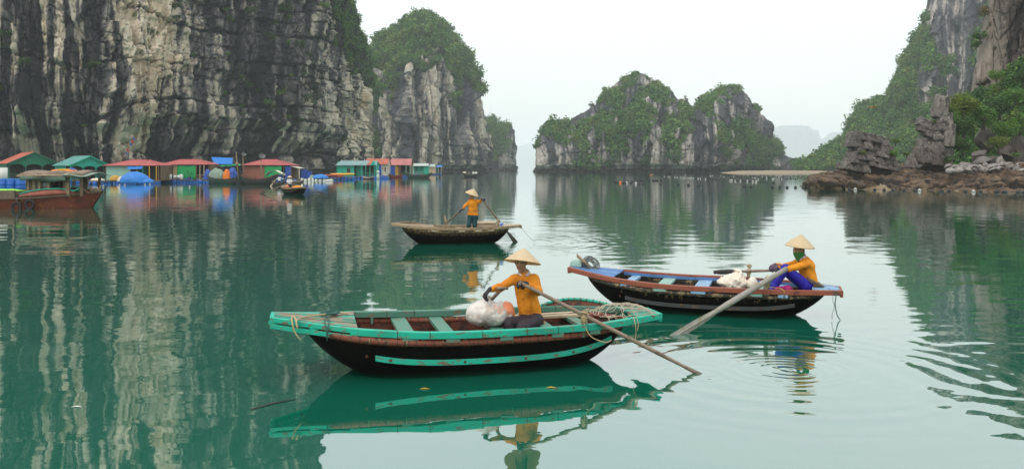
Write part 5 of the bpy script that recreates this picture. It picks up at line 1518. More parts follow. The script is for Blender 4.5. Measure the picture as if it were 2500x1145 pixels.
def rowing_boat(name, label, c, th, sh, mats, thwarts, rubs=True, arch=None, bow_tier=False, far_mat=None, bow_s=-0.6, stern_s=0.66, floor=True, detail=True, bind=True, cat='boat', posts=()):
    root = empty(name, (c[0], c[1], 0), th, label, cat, 'rowing boats of the women in orange' if 'C' not in mats.get('g', '') else None)
    L = sh.L
    ts = np.linspace(sh.sb, sh.ss, 41)
    us = np.linspace(0, 1, 13)
    G = np.array([[sh.hull_pt(t, -1, u) for u in us[::-1]] + [sh.hull_pt(t, 1, u) for u in us[1:]] for t in ts])
    b = MB(); b.grid(G, flip=True); me = b.mesh('hull')
    rim_z = np.repeat(np.array([sh.rim(t)[1] for t in ts]), 25)
    set_attr(me, 'rimd', rim_z - G.reshape(-1, 3)[:, 2])
    hull = link('hull', me, mats['hull'], root)
    # inside: woven lining with its floor above the waterline
    Gi = np.array([[sh.hull_pt(t, -1, u, 0.03) for u in us[::-1]] + [sh.hull_pt(t, 1, u, 0.03) for u in us[1:]] for t in ts[1:-1]])
    Gi[..., 2] = np.maximum(Gi[..., 2], 0.05 + 0.012 * np.sin(Gi[..., 0] * 40) * (Gi[..., 2] < 0.05))
    for i, t in enumerate(ts[1:-1]):
        Gi[i, 0, 2] = Gi[i, -1, 2] = sh.rim(t)[1]
    bi = MB(); bi.grid(Gi); bi.build('lining', mats['lining'], root)
    for sd in (-1, 1):
        rr = [(t * L, sd * (sh.rim(t)[0] + 0.004), sh.rim(t)[1]) for t in ts]
        r = MB(); r.tube(rr, [0.044 if 1 < i < 39 else 0.026 for i in range(41)], 8); rim = r.build('rim_roll', mats['rim'], root)
        if bind:
            for i in range(2, 39):
                p, q = Vector(rr[i]), Vector(rr[i + 1])
                for f in (0.45,):
                    o = p.lerp(q, f); d = (q - p).normalized()
                    k = MB(); k.tube([o - d * 0.006, o + d * 0.006], 0.0465, 8, caps=False)
                    if not (i == 2 and f == 0.45):
                        bb.add(k.v[0], k.f, True)
                    else:
                        bb = MB(); bb.add(k.v[0], k.f, True)
            tag(bb.build('binding', mats['bind'], rim), kind='stuff')
    # gunwale rails
    s0 = bow_s - 0.03 if bow_tier else -1.0
    for sd in (-1, 1):
        t_ = np.linspace(s0, 1.0, 33)
        g = MB(); sweep(g, [(t * L, sd * sh.w(t), sh.z(t)) for t in t_], 0.085, 0.078)
        gw = g.build('gunwale', (far_mat if sd > 0 and far_mat else mats['rail']), root, bevel=0.006)
        if 'inner' in mats and sd > 0:
            g = MB(); sweep(g, [(t * L, sd * (sh.w(t) - 0.055), sh.z(t) - 0.035) for t in np.linspace(bow_s, 0.95, 30)], 0.022, 0.055)
            g.build('inner_rail', mats['inner'], root)
        if detail:                                   # dark iron straps nailed round the rail
            for t in (-0.42, -0.27, -0.02, 0.2, 0.36, 0.52):
                k = MB(); k.bar((t * L - 0.004, sd * sh.w(t), sh.z(t) - 0.039), (t * L + 0.004, sd * sh.w(t), sh.z(t) - 0.039), 0.089, 0.082)
                k.build('strap', RIM_BLACK, gw)
        if bow_tier:
            t_ = np.linspace(-1.0, bow_s, 9)
            for dz, hh in ((0.0, 0.055), (-0.078, 0.055)):
                g = MB(); sweep(g, [(t * L, sd * (sh.w(t) + 0.0), sh.z(t) + dz) for t in t_], 0.07, hh); g.build('bow_rail', mats['rail'], root, bevel=0.005)
            for t in (-0.99, -0.8, bow_s - 0.015):
                g = MB(); g.bar((t * L - 0.05, sd * sh.w(t), sh.z(t) - 0.066), (t * L + 0.05, sd * sh.w(t), sh.z(t) - 0.066), 0.062, 0.03); g.build('rail_spacer', mats['rail'], root)
        if rubs:
            g = MB(); uu = 0.80
            pts = [Vector(sh.hull_pt(t, sd, uu)) + Vector((0, sd * 0.014, 0.03)) for t in np.linspace(-0.52, 0.68, 25)]
            sweep(g, pts, 0.03, 0.065); rb_ = g.build('rub_rail', mats['rub'], root, bevel=0.005)
            for t in (-0.56, -0.45, -0.1, 0.2, 0.45):
                p = Vector(sh.hull_pt(t, sd, uu)) + Vector((0, sd * 0.03, 0.0))
                k = MB(); k.lathe([(0.0, 0.004), (0.016, 0.003), (0.018, 0.0), (0.0, 0.0)], p, 8, Vector((0, sd, 0)).to_track_quat('Z', 'Y').to_matrix()); k.build('nail_head', paint('rust', (0.10, 0.035, 0.012), 0.9, 0.4, 20.0), rb_)
    # end boards
    for t in (-0.995, 0.995):
        k = MB(); k.bar((t * L, -sh.w(t) - 0.03, sh.z(t) - 0.055), (t * L, sh.w(t) + 0.03, sh.z(t) - 0.055), 0.05, 0.11); k.build('end_board', mats['rail'], root, bevel=0.006)
    # decks of separate planks
    def deck(t0, t1, n, m, skip=()):
        for i in range(n):
            if i in skip: continue
            a, e = (i + 0.06) / n, (i + 0.94) / n
            V = []
            for t in np.linspace(t0, t1, 5):
                wv = sh.w(t) - 0.045
                for y in (-wv + 2 * wv * a, -wv + 2 * wv * e):
                    V.append((t * L, y, sh.z(t) + 0.004 + 0.004 * (i % 2)))
            nV = len(V); V += [(x, y, z - 0.022) for x, y, z in V]
            F = []
            for k in range(4):
                q = 2 * k
                F += [(q, q + 2, q + 3, q + 1), (nV + q, nV + q + 1, nV + q + 3, nV + q + 2), (q, q + nV, q + 2 + nV, q + 2), (q + 1, q + 3, q + 3 + nV, q + 1 + nV)]
            F += [(0, 1, 1 + nV, nV), (8, 8 + nV, 9 + nV, 9)]
            MB().add(V, F).build('deck_plank', m, root)
    deck(-0.985, bow_s, 4, mats['deck'])
    deck(stern_s, 0.985, 4, mats.get('deck2', mats['deck']))
    # thwarts, their ends sticking out under the rails
    for k, (t, wd) in enumerate(thwarts):
        y = sh.w(t) + 0.035
        q = MB(); q.bar((t * L, -y, sh.z(t) - 0.082 - 0.02), (t * L, y, sh.z(t) - 0.082 - 0.025), wd, 0.048)
        q.build('thwart', mats['thwart'][k % len(mats['thwart'])], root, bevel=0.004)
    if floor:
        for i in range(5):
            y = -0.34 + 0.17 * i
            q = MB(); q.bar((-0.52 * L, y, 0.085), (0.52 * L, y, 0.085 + 0.004 * (i % 2)), 0.14, 0.02); q.build('floorboard', mats.get('floor', mats['lining']), root)
    # posts between basket rim and rail
    for sd in (-1, 1):
        for t in (-0.5, -0.3, -0.1, 0.1, 0.3, 0.5):
            q = MB(); q.bar((t * L, sd * (sh.w(t) - 0.02), sh.rim(t)[1] - 0.03), (t * L, sd * (sh.w(t) - 0.02), sh.z(t) - 0.07), 0.05, 0.03, up=(1, 0, 0)); q.build('rail_post', mats['thwart'][0], root)
    if arch:
        t0, t1, hh, m1, m2 = arch
        tt = np.linspace(t0, t1, 15)
        pts = [(t * L, sh.w(t) + 0.10 * math.sin(math.pi * i / 14), sh.z(t) - 0.02 + hh * math.sin(math.pi * i / 14) ** 0.8) for i, t in enumerate(tt)]
        q = MB(); q.tube(pts, 0.022, 8); ar = q.build('basket_arch', m1, root)
        k = MB()
        for i in range(1, 14):
            p, n_ = Vector(pts[i]), (Vector(pts[min(i + 1, 14)]) - Vector(pts[i - 1])).normalized()
            k.tube([p - n_ * 0.006, p + n_ * 0.006], 0.0255, 8, caps=False)
        k.build('binding', mats['bind'], ar)
        G = np.array([[(t * L, sh.w(t) + 0.02, sh.z(t) - 0.10), ((t * L), (pts[i][1] + sh.w(t)) / 2, (pts[i][2] + sh.z(t) - 0.08) / 2), pts[i]] for i, t in enumerate(tt)])
        q = MB(); q.grid(G); o = q.build('arch_panel', m2, root); o.modifiers.new('thick', 'SOLIDIFY').thickness = 0.012
    for (t, sd, lean, hgt) in posts:
        pb = Vector((t * L, sd * (sh.w(t) - 0.01), sh.z(t) - 0.10)); pt = pb + Vector((lean[0], lean[1], hgt))
        q = MB(); q.tube([pb, pb.lerp(pt, 0.5), pt], [0.033, 0.03, 0.028], 8); ol = q.build('oarlock', mats.get('post', WOODN), root)
        k = MB()
        for f in (0.52, 0.60, 0.68, 0.9):
            o = pb.lerp(pt, f); k.tube([o + Vector((0.038 * math.cos(a), 0.038 * math.sin(a), 0.01 * math.sin(2 * a))) for a in np.linspace(0, 2 * math.pi, 13)[:-1]], 0.009, 5, close=True)
        k.build('lashing', ROPE, ol)
    return root

SH_A = Shape(2.492, 0.769, 0.593, 0.66, 0.729, 0.562, 0.570)
BOAT_A = rowing_boat('rowing_boat', 'nearest rowing boat with chipped teal rails, black basket hull and red-brown inside', (-0.493, 10.514), 0.242, SH_A,
    dict(hull=HULL_A, lining=LINING_A, rim=RIM_RED, bind=RIM_BLACK, rail=TEAL, rub=TEAL, deck=TEAL_WORN, deck2=TEAL_WORN, thwart=[TEAL_OLD], floor=LINING_A, g='A'),
    [(-0.36, 0.19), (-0.16, 0.17), (0.10, 0.16), (0.36, 0.15), (0.56, 0.14)], arch=(0.42, 0.86, 0.10, TEAL, LINING_A), bow_tier=True, far_mat=TEAL_OLD, bow_s=-0.6, stern_s=0.84, posts=[(0.50, -1, (0.02, 0.0), 0.27), (0.14, 1, (0.02, 0.06), 0.26)])
SH_B = Shape(2.33, 0.752, 0.603, 0.66, 0.685, 0.510, 0.475, 0.22, 0.26, sb=-0.88, ss=0.90)
BOAT_B = rowing_boat('rowing_boat', 'rowing boat with terracotta rails and blue decks carrying the seated woman in blue trousers', (3.32, 14.498), -0.319, SH_B,
    dict(hull=HULL_B, lining=LINING_B, rim=RIM_BLACK, bind=RIM_BLACK, rail=TERRA, rub=GREYRAIL, deck=BLUEP, deck2=BLUE_LT, thwart=[BLUE_LT, TEAL_PALE], inner=BLUEP, floor=LINING_B, post=WOOD_PALE, g='B'),
    [(-0.52, 0.16), (-0.26, 0.22), (0.02, 0.24), (0.42, 0.2), (0.60, 0.16)], bow_s=-0.62, stern_s=0.80, posts=[(0.48, -1, (0.05, -0.02), 0.33), (0.34, 1, (0.03, 0.02), 0.34)])
SH_C = Shape(2.137, 0.723, 0.601, 0.62, 0.69, 0.552, 0.592, 0.2, 0.22)
BOAT_C = rowing_boat('rowing_boat', 'farther rowing boat of bare weathered wood with the woman standing in it', (-1.838, 27.246), 0.155, SH_C,
    dict(hull=HULL_C, lining=LINING_B, rim=RIM_TAN, bind=RIM_BLACK, rail=WOODN, rub=RIM_BLACK, deck=WOODN, deck2=WOOD_PALE, thwart=[WOOD_PALE], floor=WOOD_PALE, g='C'),
    [(-0.36, 0.2), (0.05, 0.2), (0.3, 0.2), (0.5, 0.18)], rubs=False, arch=(-0.95, -0.5, 0.07, WOODN, RIM_TAN), bow_s=-0.36, stern_s=0.62, detail=False, posts=[(0.62, -1, (-0.03, 0.02), 0.36), (-0.12, 1, (-0.10, 0.05), 0.42)])

def inboat(boat, p):
    th = boat.rotation_euler[2]; c, s = math.cos(th), math.sin(th)
    return Vector((boat.location.x + c * p[0] - s * p[1], boat.location.y + s * p[0] + c * p[1], p[2]))

def oar(label, a, b, r=0.024, blade=0.0, m=None, bw=0.075, grip=True, mb=None, group=None, under=0.5):
    """a: hand end, b: where it meets the water (or blade tip)"""
    a, b = Vector(a), Vector(b)
    d = (b - a).normalized(); e = b + d * under
    root = empty('oar', a, 0, label, 'oar', group)
    L = (e - a).length
    s = MB(); n = 14
    s.tube([d * (L * i / n) for i in range(n + 1)], [r * (0.92 + 0.16 * math.sin(math.pi * i / n)) if blade == 0 or L * i / n < L - blade else r * max(0.45, 1 - (L * i / n - (L - blade)) / blade) for i in range(n + 1)], 10)
    s.build('shaft', m or OARWOOD, root)
    if blade:
        k = MB(); up = d.cross(Vector((0, 1, 0))).normalized() if abs(d.y) < 0.9 else Vector((0, 0, 1))
        sd = d.cross(up).normalized()
        g = []
        for i in range(11):
            t = i / 10; o = d * (L - blade + blade * 1.02 * t)
            w = bw * (0.35 + 0.65 * math.sin(min(1, t * 1.7) * math.pi / 2)) * (1 if t < 0.9 else 0.75)
            g.append([o + up * w + sd * 0.004, o + sd * 0.014, o - up * w + sd * 0.004, o - sd * 0.014])
        V = [tuple(q) for row in g for q in row]
        F = [(i * 4 + j, i * 4 + (j + 1) % 4, (i + 1) * 4 + (j + 1) % 4, (i + 1) * 4 + j) for i in range(10) for j in range(4)] + [(3, 2, 1, 0), (40, 41, 42, 43)]
        k.add(V, F); k.build('blade', mb or m or OARWOOD, root)
    if grip:
        k = MB(); pp = d.cross(Vector((0, 0, 1))).normalized(); k.tube([-pp * 0.075, pp * 0.075], 0.02, 8); k.build('grip', m or OARWOOD, root)
    return root

# ------------------------------------------------------------------ the woman in the teal boat
DA = 10.6; uA = DA / FPX
def relA(px, py, dy): return ((px - 1250) / FPX * DA * (DA + dy) / DA - 0.23, dy, CAM_H - (py - HOR) / FPX * (DA + dy))
JA = dict(pelvis=relA(1296, 778, 0.06), chest=relA(1283, 697, 0.02), neck=relA(1279, 664, 0.0), head=relA(1272, 640, -0.035),
          shR=relA(1252, 674, -0.02), elR=relA(1221, 702, -0.10), wrR=relA(1196, 706, -0.24), shL=relA(1308, 674, 0.03), elL=relA(1314, 712, -0.10), wrL=relA(1286, 693, -0.27),
          hpR=relA(1284, 785, 0.0), knR=relA(1242, 790, -0.22), anR=relA(1252, 845, -0.30), hpL=relA(1307, 785, 0.0), knL=relA(1274, 800, -0.33), anL=relA(1285, 855, -0.36), toR=relA(1238, 850, -0.40), toL=relA(1272, 860, -0.46))
HANDL_A = Vector(relA(1276, 691, -0.29)); 
person('woman seated in the teal boat, orange jacket and conical hat, facing the camera and rowing', (0.23, DA, 0), JA, (ORANGE, PLUM), h=0.0095,
       face=((-0.16, -1.0, -0.10), (0.02, -0.08, 1)), hat_spec=(relA(1275.5, 640, -0.02), (0.13, 0.20, 1), 0.24, 0.185),
       gloves=dict(m=GLOVE_B, R=((-0.55, -0.5, -0.55), (-0.7, -0.35, 0.6), 0.75, 1), L=((-0.85, -0.35, 0.05), (-0.15, -0.85, 0.5), 1.15, -1)), hem=-0.10, torso_r=0.90)
wA = on_water(1703, 911)
hA = Vector((0.23, DA, 0)) + Vector(relA(1270, 690, -0.33))
oar('long brown oar of the seated woman dipping into the water in front of the camera', hA, wA, 0.024, 0.95, OARWOOD, 0.028, under=0.55)
oar('second oar of the teal boat, its grip held over the white bag', Vector((0.23, DA, 0)) + Vector(relA(1226, 704, -0.20)), (-0.75, 12.6, 0.02), 0.025, 0.8, OARWOOD, 0.06, under=0.4)

# ------------------------------------------------------------------ the woman resting in the terracotta boat
DB = 14.0
def relB(px, py, dy): return ((px - 1250) / FPX * (DB + dy) - 4.9, dy, CAM_H - (py - HOR) / FPX * (DB + dy))
JB = dict(pelvis=relB(1976, 694, 0.02), chest=relB(1968, 650, 0.0), neck=relB(1957, 626, 0.0), head=relB(1950, 610, 0.0),
          shR=relB(1944, 637, 0.17), elR=relB(1912, 651, 0.15), wrR=relB(1893, 646, 0.04), shL=relB(1970, 641, -0.17), elL=relB(1926, 657, -0.20), wrL=relB(1902, 650, -0.06),
          hpR=relB(1966, 697, 0.11), knR=relB(1906, 655, 0.16), anR=relB(1886, 712, 0.12), hpL=relB(1970, 699, -0.11), knL=relB(1918, 655, -0.16), anL=relB(1881, 715, -0.14), toR=relB(1874, 718, 0.10), toL=relB(1868, 721, -0.14))
person('woman with royal blue trousers and green face scarf resting her arms on raised knees', (4.9, DB, 0), JB, (ORANGE, BLUEPANT), h=0.0105,
       face=((-0.95, -0.42, -0.12), (-0.10, 0, 1)), hat_spec=(relB(1952.5, 601.5, 0.0), (0.10, -0.06, 1), 0.248, 0.215), scarf=GREEN_SCARF,
       gloves=dict(m=GLOVE_P, R=((-0.75, -0.5, -0.25), (-0.5, -0.5, 0.7), 0.8, 1), L=((-0.75, 0.3, -0.3), (-0.45, -0.55, 0.7), 0.7, -1)), hem=-0.05, torso_r=1.05)
wB = on_water(1656, 816)
oar('thick grey oar of the woman in blue trousers slanting down into the water', (relB(1920, 656, -0.32)[0] + 4.9, DB - 0.32, relB(1920, 656, -0.32)[2]), wB, 0.045, 1.5, OARGREY, 0.062, grip=False, under=0.4)
pB0 = inboat(BOAT_B, (0.36 * 2.33 + 1.15, 0.35, 0.80)); pB1 = Vector((wx(1744, 15.25), 15.25, wz(664.5, 15.25)))
oar('oar with a dark blade lying level across the far side of the terracotta boat', (wx(1893, 14.45), 14.45, wz(660, 14.45)), pB1, 0.024, 0.62, OARWOOD, 0.045, grip=False, mb=OARDARK, under=0.0)

# ------------------------------------------------------------------ the standing woman
DC = 27.3
def relC(px, py, dy): return ((px - 1250) / FPX * (DC + dy) + 1.33, dy, CAM_H - (py - HOR) / FPX * (DC + dy))
JC = dict(pelvis=relC(1154, 527, 0.0), chest=relC(1155, 499, 0.0), neck=relC(1154, 486, 0.0), head=relC(1151.5, 478, -0.02),
          shR=relC(1145, 490, 0.0), elR=relC(1136, 503, -0.05), wrR=relC(1128, 512, -0.12), shL=relC(1165, 489, 0.02), elL=relC(1172, 493.5, -0.10), wrL=relC(1175.5, 486.5, -0.25),
          hpR=relC(1149, 530, 0.0), knR=relC(1144.5, 549, -0.05), anR=relC(1141, 574, 0.08), hpL=relC(1160, 530, 0.0), knL=relC(1159, 550, -0.03), anL=relC(1158, 576, 0.0), toR=relC(1137, 577, -0.04), toL=relC(1155, 579, -0.12))
person('woman standing to row the bare wooden boat, orange jacket and dark teal trousers', (-1.33, DC, 0), JC, (ORANGE, TEALPANT), h=0.013,
       face=((-0.62, -0.72, -0.28), (0.12, -0.2, 1)), hat_spec=(relC(1152.5, 474.5, -0.03), (0.36, -0.10, 1), 0.235, 0.20),
       gloves=dict(m=GLOVE_N, R=((-0.8, -0.3, -0.45), (-0.4, -0.2, 0.9), 1.0, 1), L=((0.7, -0.6, 0.15), (0.1, -0.5, 0.85), 1.0, -1)), hem=0.02, torso_r=0.95)
oar('oar of the standing woman reaching down in front of her boat', Vector((-1.33, DC, 0)) + Vector(relC(1177, 487, -0.28)), on_water(1258, 591), 0.03, 0.9, OARWOOD, 0.07, under=0.4, mb=OARDARK)
oar('oar of the standing woman going over the far rail of her boat', Vector((-1.33, DC, 0)) + Vector(relC(1129, 510, -0.16)), Vector((wx(1062, 29.9), 29.9, wz(570, 29.9))), 0.03, 0.9, OARWOOD, 0.07, under=0.5)

# ------------------------------------------------------------------ things lying in the boats
def bag(label, c, r, m, seed, top=None, extra=(), rough=0.03, h=0.014):
    root = empty('plastic_bag', c, 0, label, 'bag')
    F = Field((-r[0] * 1.5, -r[1] * 1.5, -r[2] * 1.4), (r[0] * 1.5, r[1] * 1.5, r[2] * 2.4), h)
    F.ell((0, 0, 0), r, None, 0.03)
    for q, rr in extra: F.ell(q, rr, None, 0.04)
    if top: F.cap((0, 0, r[2] * 0.7), top, r[0] * 0.35, r[0] * 0.10, 0.05); F.cap(top, (top[0] - 0.035, top[1], top[2] + 0.03), 0.018, 0.026, 0.015); F.cap(top, (top[0] + 0.04, top[1], top[2] + 0.015), 0.014, 0.024, 0.015)
    F.rough(rough, 0.09, seed, 4); F.rough(rough * 0.5, 0.035, seed + 3, 2)
    F.build('sack', m, root)
    return root
PLASTIC = paint('white_plastic', (0.64, 0.585, 0.545), 0.35, 0.14, 7.0, dirt=(0.42, 0.36, 0.32), dirt_amt=0.5, wear=(0.62, 0.34, 0.25), wear_amt=0.2, wear_scale=7.0, bmp=0.5, bd=0.012, spec=0.5)
SACK = paint('woven_sack', (0.70, 0.62, 0.52), 0.6, 0.12, 7.0, wear=(0.66, 0.40, 0.30), wear_amt=0.15, wear_scale=6.0, bmp=0.5, bd=0.012)
ORANGEBAG = paint('orange_plastic', (0.78, 0.26, 0.12), 0.4, 0.15, 7.0, bmp=0.4, bd=0.01)
cA = inboat(BOAT_A, (0, 0, 0))
bagA = bag('big crumpled white plastic bag in front of the woman in the teal boat', wpt(1186, 762, 10.45), (0.225, 0.19, 0.155), PLASTIC, 3, (0.0, -0.03, 0.19), (((-0.10, 0, -0.03), (0.16, 0.16, 0.14)), ((0.12, 0, -0.04), (0.16, 0.17, 0.14))), 0.018)
tg = bag('orange and white bag of shells beside the big white bag', wpt(1222, 766, 10.62), (0.17, 0.15, 0.15), PLASTIC, 6, None, (((0.03, -0.03, -0.05), (0.14, 0.12, 0.1)),))
b_ = Field((-0.2, -0.2, -0.2), (0.2, 0.2, 0.2), 0.012); b_.ell((0.085, 0.0, 0.03), (0.10, 0.135, 0.13), None, 0.0); b_.rough(0.015, 0.06, 8); b_.build('orange_patch', ORANGEBAG, tg)
bag('creased white sack slumped in the terracotta boat', wpt(1790, 690, 14.25), (0.25, 0.17, 0.12), SACK, 11, (0.07, 0.0, 0.19), (((0.02, 0, 0.06), (0.15, 0.12, 0.10)), ((0.12, 0, 0.06), (0.07, 0.09, 0.12))), 0.035)
bag('small white sack beside the oarlock post of the terracotta boat', wpt(1836, 694, 14.15), (0.10, 0.10, 0.10), SACK, 14, None, (((0, 0, 0.05), (0.06, 0.06, 0.08)),), 0.02)
rag = Field((-0.2, -0.15, -0.1), (0.2, 0.15, 0.12), 0.01); rag.ell((0, 0, 0), (0.13, 0.09, 0.05), None, 0.02); rag.ell((0.06, 0, 0.02), (0.06, 0.06, 0.05), None, 0.02); rag.rough(0.022, 0.04, 5)
o = rag.build('rag', paint('magenta_cloth', (0.33, 0.012, 0.13), 0.8, 0.2, 9.0)); o.location = wpt(1914, 706, 13.75); tag(o, 'crumpled magenta cloth lying at the feet of the woman in blue trousers', 'cloth')

def coil(name, label, c, loops, r, m, seed, squash=0.5, thick=0.009, M=None):
    rg = random.Random(seed); b = MB()
    for i in range(loops):
        rr = r * rg.uniform(0.65, 1.15); ph = rg.uniform(0, 6); tl = rg.uniform(-0.35, 0.35); off = Vector((rg.uniform(-.3, .3) * r, rg.uniform(-.3, .3) * r, rg.uniform(0, 0.5) * r * squash))
        pts = []
        for a in np.linspace(0, 2 * math.pi, 19)[:-1]:
            p = Vector((rr * math.cos(a + ph), rr * math.sin(a + ph), squash * rr * math.sin(a * 1.0 + ph) * tl)) + off
            if M is not None: p = M @ p
            pts.append(p)
        b.tube(pts, thick, 5, close=True)
    o = b.build(name, m); o.location = c
    return tag(o, label, 'rope')
def strand(name, label, pts, m, r=0.006, cat='rope', loc=None):
    P = [Vector(p) for p in pts]; fine = []
    for i in range(len(P) - 1):
        a, b_, c_, d_ = P[max(i - 1, 0)], P[i], P[i + 1], P[min(i + 2, len(P) - 1)]
        for t in np.linspace(0, 1, 6)[:-1]:
            fine.append(0.5 * ((2 * b_) + (c_ - a) * t + (2 * a - 5 * b_ + 4 * c_ - d_) * t * t + (3 * b_ - a - 3 * c_ + d_) * t ** 3))
    fine.append(P[-1])
    o = MB().tube([q - P[0] for q in fine], r, 6).build(name, m); o.location = P[0]
    return tag(o, label, cat)
def bp(boat, sh, t, f, dz=0.0):   # point across the boat at rail height: f=-1 near rail, +1 far rail
    return inboat(boat, (t * sh.L, f * sh.w(t), sh.z(t) + dz))
# ropes of the teal boat
A_ = lambda t, f, dz=0.0: bp(BOAT_A, SH_A, t, f, dz)
strand('bow_rope', 'straw coloured rope looped round the teal bow and hanging down', [A_(-0.86, -1.35, -0.20), A_(-0.885, -1.5, -0.12), A_(-0.90, -1.45, 0.0), A_(-0.90, -0.6, 0.03), A_(-0.885, -1.2, 0.03), A_(-0.875, -1.5, -0.06), A_(-0.88, -1.35, 0.02), A_(-0.85, -0.6, 0.03), A_(-0.80, -0.2, 0.035), A_(-0.74, 0.2, 0.035), A_(-0.68, 0.5, 0.03), A_(-0.63, 0.45, 0.03)], ROPE, 0.010)
strand('tied_rope', 'dark green cord tied over the teal bow planks', [A_(-0.74, -1.2, -0.17), A_(-0.745, -1.18, -0.02), A_(-0.75, -0.6, 0.03), A_(-0.72, 0.0, 0.03), A_(-0.70, 0.5, 0.03), A_(-0.73, 0.8, 0.03), A_(-0.77, 0.3, 0.03), A_(-0.73, -0.5, 0.03), A_(-0.735, -1.15, 0.0), A_(-0.74, -1.2, -0.15)], ROPE_G, 0.007)
coil('rope_tangle', 'tangle of dark green rope lying on the bow deck of the teal boat', A_(-0.72, 0.35, 0.03), 7, 0.10, ROPE_G, 3, 0.3, 0.008)
strand('oar_tie', 'thin cord tying the long brown oar to the oarlock', [A_(0.50, -1.0, 0.10), A_(0.505, -1.05, -0.02), A_(0.53, -1.15, -0.14), A_(0.585, -1.35, -0.19), A_(0.61, -1.45, -0.16)], ROPE, 0.006)
# fishing net heaped on the stern of the teal boat
def net_heap(label, c, rx, ry, hgt, seed, th):
    rg = random.Random(seed); b = MB()
    def hz(x, y): return hgt * max(0.0, 1 - (x / rx) ** 2 - (y / ry) ** 2) ** 0.6 + 0.012 * math.sin(x * 30) * math.cos(y * 41)
    for i in range(64):
        x, y = rg.uniform(-rx, rx), rg.uniform(-ry, ry); a = rg.uniform(0, 6.28); pts = []
        for k in range(9):
            pts.append((x, y, hz(x, y) * rg.uniform(0.8, 1.1) + 0.01)); a += rg.uniform(-0.7, 0.7)
            x = max(-rx, min(rx, x + 0.055 * math.cos(a))); y = max(-ry, min(ry, y + 0.055 * math.sin(a)))
        b.tube(pts, 0.0032, 4)
    for i in range(9):   # edge draping over the rail
        x = rg.uniform(-rx * 0.9, rx * 0.5)
        b.tube([(x, -ry * 0.8, 0.03), (x + 0.02, -ry * 1.05, 0.0), (x + 0.03, -ry * 1.1, -rg.uniform(0.04, 0.14))], 0.0032, 4)
    o = b.build('fishing_net', paint('net_twine', (0.50, 0.43, 0.33), 0.8, 0.25, 20.0)); o.location = c; o.rotation_euler = (0, 0, th)
    return tag(o, label, 'fishing net')
net_heap('pale fishing net heaped on the stern of the teal boat', A_(0.80, -0.15, 0.0), 0.40, 0.30, 0.11, 5, 0.242)
strand('hanging_rope', 'loose cord of the fishing net hanging below the teal stern', [A_(0.80, -1.15, 0.02), A_(0.80, -1.3, -0.08), A_(0.805, -1.25, -0.2), A_(0.80, -1.25, -0.30)], ROPE, 0.006)
strand('hanging_rope', 'second loose cord hanging beside the first under the net', [A_(0.815, -1.15, 0.02), A_(0.82, -1.3, -0.06), A_(0.81, -1.3, -0.16)], ROPE, 0.005)
# spare planks and red cloth in the teal boat
for i, (t0, t1, y) in enumerate(((0.22, 0.66, 0.25), (0.24, 0.64, 0.36))):
    q = MB(); q.bar((t0 * SH_A.L, y, 0.50 + 0.01 * i), (t1 * SH_A.L, y + 0.03, 0.50 + 0.01 * i), 0.09, 0.03)
    o = q.build('spare_plank', WOOD_PALE); o.location = (BOAT_A.location.x, BOAT_A.location.y, 0); o.rotation_euler = (0, 0, 0.242)
    tag(o, ('bare plank lying across the thwarts behind the seated woman' if i == 0 else 'second bare plank beside the first one in the teal boat'), 'plank')
# terracotta boat: coil and pole at the bow, basket coil at the stern
B_ = lambda t, f, dz=0.0: bp(BOAT_B, SH_B, t, f, dz)
coil('rope_coil', 'grey rope coil standing on the bow of the terracotta boat', B_(-0.86, 0.3, 0.08), 9, 0.13, ROPE_D, 8, 0.6, 0.010, Euler((0.9, 0.3, 0.2)).to_matrix())
q = MB(); P0 = B_(-0.93, -0.1, 0.02)
for i in range(6):
    a = i * 1.05; q.tube([Vector((-0.05, 0.02, 0.20)) + Vector((0, 0.022 * math.cos(a), 0.022 * math.sin(a))), Vector((0.15, -0.10, 0.02)) + Vector((0, 0.022 * math.cos(a), 0.022 * math.sin(a)))], 0.014, 6)
o = q.build('stick_bundle', WOODN); o.location = P0; tag(o, 'short bundle of sticks leaning by the rope coil at the bow', 'bundle')
q = MB(); q.box((0, 0, 0.05), (0.24, 0.36, 0.11), taper=0.8); o = q.build('bow_block', TEAL_PALE, None, B_(-0.96, 0.3, 0.0), bevel=0.03); o.rotation_euler = (0, 0, -0.319); tag(o, 'pale green wooden block on the very bow of the terracotta boat', 'block')
coil('rope_coil', 'brown rope coil lying on the stern deck of the terracotta boat', B_(0.82, 0.0, 0.06), 10, 0.14, paint('rope_brown', (0.13, 0.095, 0.065), 0.9, 0.3, 30.0), 12, 0.5, 0.012, Euler((0.2, 0.5, 0)).to_matrix())
coil('green_net_wad', 'wad of grey green net beside the seated woman on the stern', B_(0.74, 0.35, 0.10), 12, 0.10, ROPE_D, 15, 0.7, 0.006)
strand('hanging_rope', 'dark knotted cord hanging from the stern of the terracotta boat', [B_(0.955, -1.15, 0.0), B_(0.955, -1.25, -0.10), B_(0.95, -1.2, -0.2), B_(0.955, -1.2, -0.3), B_(0.965, -1.2, -0.40), B_(0.985, -1.2, -0.47)], ROPE_G, 0.008)
strand('hanging_rope', 'thin cord hanging beside the knotted one at the stern', [B_(0.935, -1.15, -0.02), B_(0.935, -1.2, -0.15), B_(0.945, -1.2, -0.25), B_(0.93, -1.2, -0.38), B_(0.93, -1.2, -0.46)], ROPE_D, 0.004)
strand('trailing_rope', 'yellow cord trailing from the oarlock over the terracotta rail', [B_(0.485, -1.0, 0.06), B_(0.5, -1.02, 0.04), B_(0.54, -0.95, 0.03), B_(0.60, -1.06, 0.015), B_(0.61, -1.08, -0.05)], paint('yellow_cord', (0.55, 0.42, 0.04), 0.8), 0.005)
